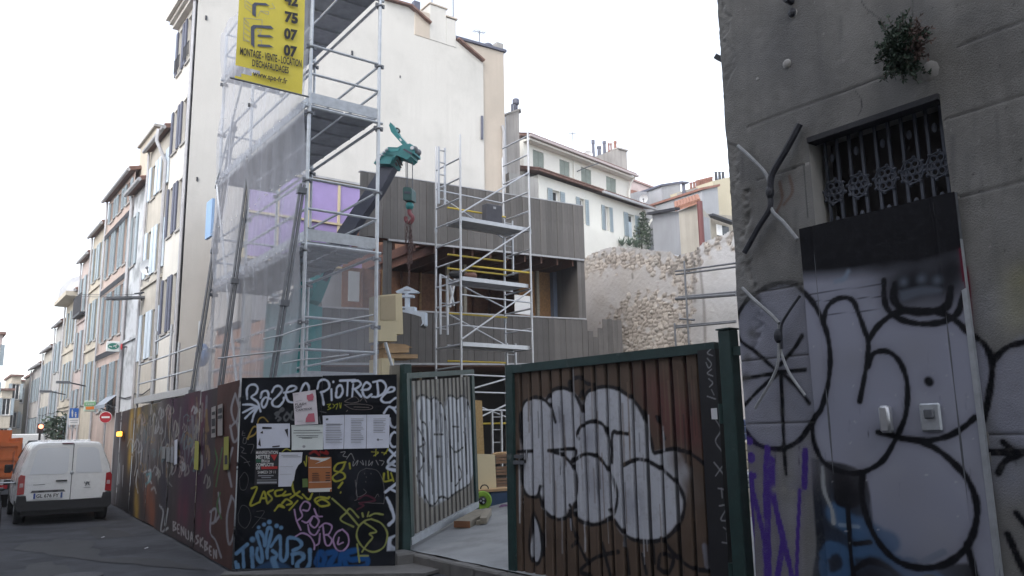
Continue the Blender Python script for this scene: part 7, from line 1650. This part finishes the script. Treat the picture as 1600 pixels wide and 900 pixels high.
def psign(nm, label, px0, px1, py0, py1, y, col, cat='sign', th=.10, wallx=5.9):
    a = on(px0,py1,'y',y); b = on(px1,py0,'y',y); t = thing(nm, label, cat, (b.x,y,a.z)); m2 = MB(); m2.bbox(a.x,b.x,y,y+th,a.z,b.z,.02); m2.build('panel', mat(nm+'_m',col,.45,var=.05), t)
    if wallx: m2 = MB(); m2.tube((b.x-.02,y+.05,(a.z+b.z)/2),(wallx,y+.05,(a.z+b.z)/2),.03,6); m2.build('bracket', M['steel_dark'], t)
    return t, Plane((a.x,y,a.z),(1,0,0),(0,0,1))
t,pl = psign('shop_sign','green and white projecting shop sign with an oval badge on the pink house',166,188,534,549,31.3,(.66,.70,.70))
m_ = MB(); o_ = [pl.hit(177+9*math.cos(x),541+5*math.sin(x))+pl.n*.006 for x in np.linspace(0,6.0,18)]; m_.add(o_,[tuple(range(18))]); m_.build('badge', mat('sign_green',(.01,.16,.12),.5), t)
m_ = MB(); 
for x0,y0,x1,y1 in ((170,541,175,542),(177,541,180,540),(180,540,183,538.5),(180,542,182,542.5)): quad_px(m_,pl,[(x0,y0-.8),(x1,y1-.8),(x1,y1+.8),(x0,y0+.8)],.012)
m_.build('print', M['print_white'], t)
t,pl = psign('red_sign','small red box sign beside the green and white shop sign',189,192,537,546,31.0,(.42,.03,.04),th=.15)
t,pl = psign('shop_sign','green and orange shop sign hung low on the row',131,150,626,643,34.0,(.50,.60,.50))
m_ = MB(); quad_px(m_,pl,[(131.5,629),(149.5,628),(149.5,634),(131.5,635)],.006); m_.build('band', mat('sign_green2',(.20,.42,.22),.5), t)
m_ = MB(); quad_px(m_,pl,[(134,635.5),(147,635),(147,639.5),(134,640)],.007); m_.build('band', mat('sign_orange',(.75,.22,.03),.5), t)
m_ = MB(); [quad_px(m_,pl,[(x,630.5),(x+2,630.4),(x+2,632.5),(x,632.6)],.010) for x in (134,137.5,141,144.5)]; m_.build('print', M['print_white'], t)
aw = thing('awning','grey half-open shop awning at the foot of the pink house','awning',on(178,615,'x',5.9)[:])
a = on(184,616,'x',5.85); b = on(167,618,'x',5.85); m_ = MB(); m_.add([a,(a.x,b.y,a.z),(a.x-.4,b.y,a.z-.35),(a.x-.4,a.y,a.z-.35)],[(0,1,2,3)]); m_.add([(a.x-.4,b.y,a.z-.35),(a.x-.4,a.y,a.z-.35),(a.x-.4,a.y,a.z-.48),(a.x-.4,b.y,a.z-.48)],[(0,1,2,3)]); m_.build('canopy', mat('awning_fabric',(.30,.34,.40),.7,var=.2), aw)
m_ = MB(); m_.tube((a.x-.4,a.y,a.z-.35),(a.x,a.y,a.z-.5),.02,5); m_.tube((a.x-.4,b.y,a.z-.35),(a.x,b.y,a.z-.5),.02,5); m_.build('arm', M['steel_dark'], aw)
# road signs
ne = thing('no_entry_sign','round red no-entry sign with a white bar at the far end of the hoarding','road sign',(5.0,28.9,0))
c = on(165,652,'x',5.0); ax = (EYE-c); ax.z = 0; ax.normalize(); r_ = 8.3/1250*(c-EYE).dot(CF)
m_ = MB(); m_.lathe(c, ax, [(r_,0),(r_,.02)], 28); m_.build('disc', mat('sign_red',(.42,.02,.035),.4), ne)
m_ = MB(); m_.lathe(c-ax*.004, ax, [(r_*1.08,0),(r_*1.08,.018)], 28); m_.build('rim', M['white'], ne)
s_ = ax.cross(Vector((0,0,1))); m_ = MB(); m_.obox(c+ax*.024, s_, (0,0,1), ax, r_*.68, r_*.17, .003); m_.build('white_bar', M['white'], ne)
m_ = MB(); m_.tube((c.x-ax.x*.04,c.y-ax.y*.04,0),(c.x-ax.x*.04,c.y-ax.y*.04,c.z+r_),.03,8); m_.build('pole', M['zinc'], ne)
bs = thing('pedestrian_sign','square blue pedestrian zone sign with a white plate below on a pole behind the van','road sign',(5.0,35.6,0))
YB2 = 33.0; a = on(107.5,660,'y',YB2); b = on(123.5,638,'y',YB2); m_ = MB(); m_.bbox(a.x,b.x,YB2,YB2+.03,a.z,b.z,.01); m_.build('panel', mat('sign_blue',(.015,.11,.42),.4), bs)
pl = Plane((a.x,YB2,a.z),(1,0,0),(0,0,1))
m_ = MB(); quad_px(m_,pl,[(107.2,653.5),(123.5,653),(123.5,663.5),(107.3,664)],.008); m_.build('plate', M['white'], bs)
m_ = MB(); quad_px(m_,pl,[(109,656.5),(122,656),(122,657),(109,657.5)],.012); quad_px(m_,pl,[(110,659.5),(121,659.2),(121,660.2),(110,660.5)],.012); m_.build('print', M['print_grey'], bs)
m_ = MB()
for cx_2,ct,hh_ in ((113,641,10.5),(118.2,645,7)):
    o_ = [pl.hit(cx_2+1.1*math.cos(x),ct+1.1*math.sin(x))+pl.n*.008 for x in np.linspace(0,5.7,10)]; m_.add(o_,[tuple(range(10))])
    quad_px(m_,pl,[(cx_2-1.5,ct+1.6),(cx_2+1.5,ct+1.6),(cx_2+1.2,ct+hh_*.6),(cx_2+.9,ct+hh_),(cx_2-.9,ct+hh_),(cx_2-1.2,ct+hh_*.6)],.008)
m_.build('figures', M['print_white'], bs)
m_ = MB(); xm_ = (a.x+b.x)/2; m_.tube((xm_,YB2+.06,0),(xm_,YB2+.06,b.z),.03,8); m_.build('pole', M['zinc'], bs)
# overhead wires
for k,(P,lab) in enumerate(((((222,459),(190,461),(120,460)),'upper thin cable strung along the street houses'),(((205,463),(150,464),(112,462)),'lower thin cable strung along the street houses'))):
    m_ = MB(); m_.poly([on(p[0],p[1],'x',5.4) for p in P],.012,5); tag(m_.build('overhead_cable', M['black']), lab, 'cable', 'cables along the street houses')
# low gantry scaffold on the pavement before the white building
GS = thing('low_scaffold','low galvanised tube scaffold at first-floor height before the white building','scaffold',(5.2,18.7,0))
def G_(p0,p1,r,nm,mt='steel'): m2 = MB(); m2.tube(p0,p1,r,7); return m2.build(nm, M[mt], GS, True)
gx_ = 5.15; gys = [on(313,500,'x',gx_).y, on(281,520,'x',gx_).y, on(268,520,'x',gx_).y, on(243,540,'x',gx_).y, on(219,560,'x',gx_).y]; gt = [on(313,502,'x',gx_).z, on(281,535,'x',gx_).z, on(268,507,'x',gx_).z, on(243,518,'x',gx_).z, on(219,540,'x',gx_).z]
for y_,z_ in zip(gys,gt): G_((gx_,y_,.1),(gx_,y_,z_),.035,'standard')
for z_ in (3.35,3.9): G_((gx_,gys[0],z_),(gx_,gys[-1],z_),.025,'guard_rail')
G_((gx_,gys[2],4.45),(gx_,gys[3],4.40),.028,'guard_rail')
m_ = MB(); m_.box(gx_-.05,gx_+.62,gys[0]-1.0,gys[-1],2.80,2.86); m_.build('deck', M['steel'], GS); m_ = MB(); m_.box(gx_-.09,gx_-.055,gys[0]-1.0,gys[-1],2.78,2.95); m_.build('toe_board', M['alu'], GS)
m_ = MB(); a = on(320,566,'x',5.3); b = on(313,544,'x',5.3); m_.sphere(((a.x),(a.y+b.y)/2,(a.z+b.z)/2),.3,10,7,(.5,1,.9)); o = m_.build('blue_tarp', mat('blue_tarp',(.03,.12,.32),.6,var=.3,bump=.5), None, True); tag(o,'bunched blue tarpaulin at the near end of the low scaffold','tarpaulin')
# shrubs far down the street
for k,(px,py,y_) in enumerate(((84,672,47),(96,668,44))):
    c = on(px,py,'y',y_); t = thing('street_shrub', ['dark street shrub behind the van, left one','dark street shrub behind the van, right one'][k], 'shrub', (c.x,y_,0), 0, 'shrubs down the street'); m_ = MB(); leaves(m_, c, .8, 240, .13, (1,1,1.1), rv); m_.build('foliage', M['leaf_dark'], t); m_ = MB(); m_.tube((c.x,y_,-.5),(c.x,y_,c.z),.07,6); m_.build('trunk', M['twig'], t)

# ================================================================== VEHICLES
def loft(secs, closed=True):
    mb = MB(); n = len(secs[0]); V = [p for s in secs for p in s]
    F = [(i*n+j,i*n+(j+1)%n,(i+1)*n+(j+1)%n,(i+1)*n+j) for i in range(len(secs)-1) for j in range(n)]
    F += [tuple(range(n-1,-1,-1)), tuple(range((len(secs)-1)*n,len(secs)*n))]; mb.add(V,F); return mb
def wheel(par, x, y, r=.32, wd=.2):
    s = 1 if x > 0 else -1; m2 = MB(); m2.lathe((x-s*wd/2,y,r),(s,0,0),[(r*.6,0),(r*.96,.0),(r,.03),(r,wd-.03),(r*.96,wd),(r*.62,wd)],24); w_ = m2.build('wheel', M['rubber'], par, True)
    m2 = MB(); m2.lathe((x+s*(wd/2-.02),y,r),(s,0,0),[(r*.63,0),(r*.6,.02),(r*.3,.012),(r*.12,.03)],18); m2.build('rim', M['steel'], w_, True)
def vsec(y, wf, zb, zt, w0=.91, roof=.66):
    """body cross-section at y: half widths by height"""
    H = zt-zb; pr = [(0.80,0),(w0-.02,.04),(w0,.16),(w0,.40),(w0-.015,.50),(w0-.05,.62),(roof+.055,.86),(roof+.01,.945),(roof-.06,.985),(roof-.25,1.0)]
    R_ = [(a*wf, y, zb+b*H) for a,b in pr]; return R_ + [(-p[0],p[1],p[2]) for p in reversed(R_)]
VAN = thing('white_van','white panel van with twin rear doors parked beside the graffitied hoarding','van',(2.82,20.32,0.008),math.radians(-2.5),local=True)
secs = [None, vsec(-.005,.965,.40,1.72), vsec(.03,.985,.38,1.735), vsec(.10,1.0,.36,1.75), vsec(.5,1.0,.30,1.755), vsec(2.6,1.0,.30,1.765), vsec(3.0,.99,.30,1.70), vsec(3.45,.98,.30,1.32), vsec(4.1,.95,.32,1.02), vsec(4.38,.85,.36,.80)]
loft(secs[1:]).build('body', M['white_paint'], VAN, True)
def rear(nm, pts, y0, y1, mt, par=VAN): m2 = MB(); m2.prism([(x,y0,z) for x,z in pts],(0,y1-y0,0)); return m2.build(nm, mt, par)
gapx = .10
M['van_gap'] = mat('door_gap', (.10,.10,.11), .7); M['lamp_red'] = mat('tail_lamp_red', (.32,.012,.018), .2, spec=.6)
# rear doors: slightly proud panels with blanked windows
dl = rear('rear_door', [(-.79,.52),(gapx-.008,.50),(gapx-.008,1.68),(-.60,1.665),(-.685,1.60),(-.80,1.10)], -.03, .0, M['white_paint']); dr_ = rear('rear_door', [(gapx+.008,.50),(.79,.52),(.80,1.10),(.685,1.60),(.60,1.665),(gapx+.008,1.68)], -.03, .0, M['white_paint'])
m_ = MB(); m_.prism([(x,-.034,z) for x,z in ((-.70,1.06),(-.05,1.05),(.02,1.10),(.02,1.58),(-.05,1.63),(-.52,1.61),(-.60,1.55))],(0,.02,0)); m_.build('window_blank', mat('white_reflection',(.68,.71,.76),.16), dl, True)  # greyer blue base colour stands in for reflections on white panels
m_ = MB(); m_.prism([(x,-.034,z) for x,z in ((.19,1.06),(.70,1.06),(.60,1.55),(.52,1.61),(.22,1.62),(.17,1.58),(.17,1.10))],(0,.02,0)); m_.build('window_blank', mat('white_reflection2',(.68,.71,.76),.16), dr_, True)
rear('door_seam', [(gapx-.008,.50),(gapx+.008,.50),(gapx+.008,1.70),(gapx-.008,1.70)], -.012, -.004, M['van_gap'])
for s in (-1,1):
    tl = rear('tail_lamp', [(s*.775,.66),(s*.905,.64),(s*.90,1.00),(s*.865,1.06),(s*.78,1.04)], -.045, .12, M['lamp_red'])
    rear('lens', [(s*.80,.80),(s*.87,.797),(s*.867,.88),(s*.803,.883)], -.050, -.044, mat('lamp_white',(.45,.32,.33),.25), tl)
rear('number_plate', [(-.60,.545),(-.05,.545),(-.05,.665),(-.60,.665)], -.048, -.03, mat('plate_white',(.66,.67,.68),.5))
np_ = Plane((-.575,-.050,.565),(1,0,0),(0,0,1))
def text_local(body, x0, x1, z0, h, y, mt, par, bold=.02):
    cu = bpy.data.curves.new('t','FONT'); cu.body = body; cu.offset = bold; cu.resolution_u = 3; to = bpy.data.objects.new('t',cu); COL.objects.link(to)
    ev = to.evaluated_get(bpy.context.evaluated_depsgraph_get()); me = ev.to_mesh(); vs = np.array([v.co[:] for v in me.vertices]); fs = [tuple(p.vertices) for p in me.polygons]; ev.to_mesh_clear(); bpy.data.objects.remove(to); bpy.data.curves.remove(cu)
    a,b = vs[:,0].min(), vs[:,0].max(); m2 = MB(); m2.add([(x0+(v[0]-a)/(b-a)*(x1-x0), y, z0+v[1]/.73*h) for v in vs], fs); return m2.build('lettering', mt, par)
text_local('GL 676 FY', -.545, -.12, .568, .075, -.0505, M['ink'], VAN)
rear('plate_band', [(-.598,.547),(-.562,.547),(-.562,.663),(-.598,.663)], -.0495, -.047, mat('plate_blue',(.02,.06,.30),.5)); rear('plate_band', [(-.088,.547),(-.052,.547),(-.052,.663),(-.088,.663)], -.0495, -.047, mat('plate_blue2',(.05,.10,.28),.5))
rear('plate_recess', [(-.66,.672),(0,.672),(-.03,.72),(-.63,.72)], -.034, -.03, M['van_gap'])
for x in (-.46,-.19): rear('plate_lamp', [(x-.05,.675),(x+.05,.675),(x+.05,.71),(x-.05,.71)], -.042, -.034, M['black'])
m_ = MB(); m_.bbox(-.20,.02,-.065,-.03,.895,.925,.01); m_.build('door_handle', M['black'], VAN)
m_ = MB(); m_.lathe((gapx-.005,-.03,1.075),(0,-1,0),[(.038,0),(.034,.015),(.014,.022)],14); m_.build('door_lock', M['steel'], VAN, True)
m_ = MB(); m_.bbox(-.13,.09,-.05,.02,1.695,1.718,.008); m_.build('brake_lamp', mat('dull_red',(.13,.02,.05),.4), VAN)
rear('lettering_strip', [(-.62,.835),(-.40,.84),(-.40,.85),(-.62,.845)], -.036, -.029, M['steel_dark'])
# small rampant-animal emblem and word strip
em = MB()
for pts in ([(.40,.80),(.43,.83),(.46,.82),(.45,.86),(.40,.87),(.385,.84)], [(.385,.83),(.36,.87),(.35,.86),(.375,.82)], [(.44,.83),(.47,.79),(.46,.78),(.43,.81)], [(.40,.81),(.37,.785),(.38,.775),(.41,.80)], [(.45,.86),(.475,.88),(.47,.865)]): em.prism([(x,-.042,z) for x,z in pts],(0,.012,0))
em.build('emblem', M['steel_dark'], VAN); rear('emblem_word', [(.35,.735),(.49,.735),(.49,.742),(.35,.742)], -.036, -.029, M['steel_dark'])
m_ = MB(); m_.prism([(x,-.09,z) for x,z in ((-.90,.62),(-.74,.62),(-.72,.50),(.72,.50),(.74,.62),(.90,.62),(.915,.36),(.86,.30),(-.86,.30),(-.915,.36))],(0,.20,0)); m_.build('bumper', mat('bumper_black',(.02,.02,.023),.6,bump=.2,bscale=120), VAN)
m_ = MB(); m_.box(-.80,.80,.02,4.1,.20,.34); m_.build('underbody', M['black'], VAN)
for x in (-.80,.80):
    for y in (.62,3.45): wheel(VAN, x, y, .32, .21)
for s in (-1,1):
    m_ = MB(); m_.bbox(min(s*.91,s*1.06),max(s*.91,s*1.06),2.95,3.05,1.02,1.22,.02); m_.build('wing_mirror', M['black'], VAN)
    m_ = MB(); m_.prism([(s*.922,y,z) for y,z in ((2.0,1.08),(2.95,1.08),(2.85,1.50),(2.05,1.55))],(s*.004,0,0)); m_.build('side_window', M['glass'], VAN)
    m_ = MB(); m_.prism([(s*.925,y,z) for y,z in ((.3,.86),(2.0,.86),(2.0,.89),(.3,.89))],(s*.012,0,0)); m_.build('side_moulding', M['black'], VAN)
m_ = MB()
for x in (-.42,-.28,-.14,0,.14,.28,.42): m_.bbox(x-.025,x+.025,.18,2.5,1.745,1.785,.01)
m_.build('roof_ribs', M['white_paint'], VAN)
m_ = MB(); m_.prism([(-.62,2.74,1.76),(.62,2.74,1.76),(.78,3.36,1.36),(-.78,3.36,1.36)],(0,.03,.03)); m_.build('windscreen', M['glass'], VAN)
# orange tipper lorry at the left edge
TR = thing('tipper_lorry','orange tipper lorry standing in the street left of the white van','lorry',(1.45,26.0,-.17),0,local=True)
M['orange'] = mat('orange_body', (.52,.13,.03), .5, var=.2, scale=3, streak=.2)
m_ = MB(); m_.box(-1.02,1.02,0,.05,.95,1.95); m_.build('tailgate', M['orange'], TR); m_ = MB()
for s in (-1,1): m_.box(min(s*.97,s*1.03),max(s*.97,s*1.03),.05,3.2,.95,2.05)
m_.build('side_board', M['orange'], TR); m_ = MB(); m_.box(-.97,.97,.05,3.2,.95,1.02); m_.build('floor', M['orange'], TR)
m_ = MB(); m_.box(-1.03,1.03,3.2,3.27,.95,2.3); m_.build('headboard', M['orange'], TR)
m_ = MB(); [m_.box(-1.0,1.0,-.035,-.002,z,z+.09) for z in (1.0,1.22,1.45,1.82)]; [m_.box(x-.04,x+.04,-.045,-.001,.98,1.93) for x in (-.95,.95)]; m_.build('ribs', M['orange'], TR)
m_ = MB(); [m_.box(x,x+.12,.02,4.6,.62,.80) for x in (-.45,.33)]; m_.box(-.9,.9,-.02,.08,.55,.68); m_.build('chassis', M['steel_dark'], TR)
for s in (-1,1):
    m_ = MB(); m_.box(s*.86-.16,s*.86+.16,.0,.04,.68,.93); m_.build('mudflap', M['black'], TR); m_ = MB(); m_.box(s*.62-.14,s*.62+.14,-.04,-.0,.70,.80); m_.build('tail_lamp', M['lamp_red'], TR)
for x in (-.82,.82):
    for y in (.95,4.3): wheel(TR, x, y, .36, .26)
m_ = MB(); m_.bbox(-.95,.95,3.45,5.1,.55,2.25,.08); m_.build('cab', M['white_paint'], TR); m_ = MB(); m_.box(-.7,.7,3.42,3.452,1.5,2.05); m_.build('rear_window', M['glass'], TR)
m_ = MB(); m_.bbox(.99,1.14,4.6,4.75,1.4,1.75,.02); m_.build('wing_mirror', M['black'], TR)
for k,(px,py) in enumerate(((160,840),(228,857))):
    c = on(px,py,'z',.03); m_ = MB(); m_.add([c+Vector((-.03,-.015,0)),c+Vector((.025,-.02,.01)),c+Vector((.04,.015,.02)),c+Vector((-.01,.02,.005))],[(0,1,2,3)]); o = m_.build('litter', M['paper']); tag(o, ['scrap of white paper on the road below the van','scrap of white paper on the road nearer the hoarding','scrap of white paper on the road left below the van','scrap of white paper at the foot of the hoarding'][k], 'litter', 'paper scraps on the road')
mc = on(60,870,'z',.02); m_ = MB(); m_.lathe((1.9,12.2,.012),(0,0,1),[(.32,0),(.32,.014),(.28,.016)],28); o = m_.build('manhole_cover', M['iron']); tag(o,'round iron manhole cover in the road at the lower left','manhole cover')
# distant vans and car
V2 = thing('distant_van','white high-roofed van far down the street beyond the orange lorry','van',(4.35,45,-.25),0,local=True)
loft([vsec(.0,.95,.35,2.35,.98,.82), vsec(.06,1,.32,2.4,.98,.82), vsec(3.6,1,.32,2.4,.98,.82), vsec(4.3,.97,.32,1.5,.98,.82), vsec(5.2,.9,.36,1.1,.98,.82)]).build('body', M['white_paint'], V2, True)
m_ = MB(); m_.box(-.75,-.05,-.02,.01,1.35,1.95); m_.box(.05,.75,-.02,.01,1.35,1.95); m_.build('rear_window', mat('grey_glass',(.22,.25,.29),.2), V2)
for s in (-1,1): m_ = MB(); m_.box(s*.9-.06,s*.9+.06,-.03,.03,1.0,1.45); m_.build('tail_lamp', M['lamp_red'], V2)
m_ = MB(); m_.box(-.9,.9,-.06,.0,.35,.6); m_.build('bumper', M['black'], V2)
for x in (-.85,.85):
    for y in (.9,4.2): wheel(V2, x, y, .34, .2)
V3 = thing('distant_car','small pale car below the distant high-roofed van','car',(4.1,39.5,-.1),0,local=True)
loft([vsec(.0,.93,.3,1.25,.85,.62), vsec(.1,1,.28,1.45,.85,.62), vsec(2.2,1,.28,1.48,.85,.62), vsec(3.0,.98,.28,1.0,.85,.66), vsec(3.9,.9,.3,.8,.85,.66)]).build('body', M['white_paint'], V3, True)
m_ = MB(); m_.prism([(x,-.012,z) for x,z in ((-.55,.92),(.55,.92),(.48,1.24),(-.48,1.24))],(0,.03,0)); m_.build('rear_window', M['glass'], V3)
for s in (-1,1): m_ = MB(); m_.box(s*.74-.07,s*.74+.07,-.02,.03,.65,.9); m_.build('tail_lamp', M['lamp_red'], V3)
for x in (-.74,.74):
    for y in (.6,3.1): wheel(V3, x, y, .3, .18)
tlg = thing('traffic_light','lit red signal lamp far down the street above the distant cars','signal',on(64,668,'y',43)[:])
c = on(64,666.5,'y',43); m_ = MB(); m_.sphere(c,.10,12,8); m_.build('lens', mat('red_signal',(.8,.1,.05),.4,emit=((1,.22,.12),2.0)), tlg, True); m_ = MB(); m_.box(c.x-.12,c.x+.12,43.08,43.3,c.z-.3,c.z+.14); m_.tube((c.x,43.2,-.3),(c.x,43.2,c.z-.3),.05,7); m_.build('housing', M['black'], tlg)
# scooter wheel at the picture edge
BK = thing('bicycle','bicycle leaning in the street at the left edge with a pale spoked wheel','bicycle',(0.62,18.6,0),0)
bxw, byw = on(1,765,'y',18.4).x, 18.4
def bwheel(cx, cy):
    m2 = MB(); m2.poly([(cx, cy+.33*math.cos(t), .34+.33*math.sin(t)) for t in np.linspace(0,2*math.pi,25)],.018,6); w_ = m2.build('wheel', M['rubber'], BK, True)
    m2 = MB(); [m2.tube((cx,cy,.34),(cx,cy+.32*math.cos(t),.34+.32*math.sin(t)),.004,4) for t in np.linspace(0,2*math.pi,18,endpoint=False)]; m2.build('spokes', M['alu'], w_)
bx_ = bxw-.0; bwheel(bx_, 18.3); bwheel(bx_, 19.35)
m_ = MB(); P = {k:Vector((bx_,y,z)) for k,(y,z) in dict(r=(18.3,.34),b=(18.75,.30),s=(18.58,.82),h=(19.12,.80),f=(19.35,.34),ht=(19.08,.95)).items()}
for a,b in (('r','b'),('b','s'),('r','s'),('s','h'),('b','h'),('h','f'),('h','ht')): m_.tube(P[a],P[b],.017,7)
m_.build('frame', M['steel_dark'], BK, True); m_ = MB(); m_.bbox(bx_-.07,bx_+.07,18.42,18.68,.85,.90,.02); m_.build('saddle', M['black'], BK)
m_ = MB(); m_.tube((bx_-.28,19.08,.97),(bx_+.28,19.08,.97),.014,7); m_.build('handlebar', M['alu'], BK)
m_ = MB(); m_.tube((bx_,18.58,.80),(bx_,18.56,.87),.014,6); m_.build('seat_post', M['alu'], BK)

# ================================================================== OPPOSITE SIDE OF THE STREET (behind and left of the camera, unseen houses added, heights set to shade the street)
for k,(y0,y1,H,mt) in enumerate(((-22,-12,13,'f_cream'),(-12,-3,16,'f_grey'),(-3,6,17,'f_beige'),(6,14,8,'f_rose'),(14,23,7.5,'f_cream'),(23,33,7,'f_grey'),(33,45,6.5,'f_beige'),(45,60,6,'f_rose'))):
    t = thing('street_house', ['cream','grey','beige','rose','second cream','second grey','second beige','second rose'][k]+' house on the near side of the street, outside the picture', 'house', (-2.6,y0,0)); pl = Plane((-2.6,y1,0),(0,-1,0),(0,0,1)); n = int((y1-y0)/3)
    w_facade(t, pl, y1-y0-.01, H, [(i*3+.9,i*3+2.0) for i in range(n)], [r_ for r_ in ((.3,2.6),(3.6,5.3),(7,8.8),(10,11.6),(13,14.6)) if r_[1] < H-.4], M[mt], sh=M['sh_grey'], shw=.5)
    m_ = MB(); m_.box(-12,-2.9,y0,y1-.02,0,H-.02); m_.build('wall', M[mt], t); m_ = MB(); m_.box(-12,-2.2,y0,y1-.01,H,H+.2); m_.build('roof', M['tile'], t)
# ------------------------------------------------------------------ tiny joined pieces that cannot be picked apart in the picture
for o in bpy.data.objects:
    if o.type == 'MESH' and o.parent is not None and o.name.split('.')[0] in {'coupler','tiles','dentils','louvre','print','ribs','roof_ribs','railing','spokes','bolts','hoses','hoist_rope','balcony','emblem_hatching','emblem','stem','foliage','leaves','offcuts','clamp','joint_sleeve','ladder_rung','stamp','figures','platform_edge','socket','lettering'}:
        o['kind'] = 'stuff'

# ------------------------------------------------------------------ evening haze in the street
hb = MB(); hb.box(-60, 75, -40, 130, -6, 23.5)
hm = bpy.data.materials.new('haze'); hm.use_nodes = True; hn_ = hm.node_tree; hn_.nodes.clear()
ho = hn_.nodes.new('ShaderNodeOutputMaterial'); hv_ = hn_.nodes.new('ShaderNodeVolumePrincipled')
hv_.inputs['Color'].default_value = (.95,.95,.97,1); hv_.inputs['Density'].default_value = .0015; hv_.inputs['Anisotropy'].default_value = .3
hn_.links.new(hv_.outputs[0], ho.inputs['Volume'])
hz_ = hb.build('haze', hm); hz_['kind'] = 'stuff'
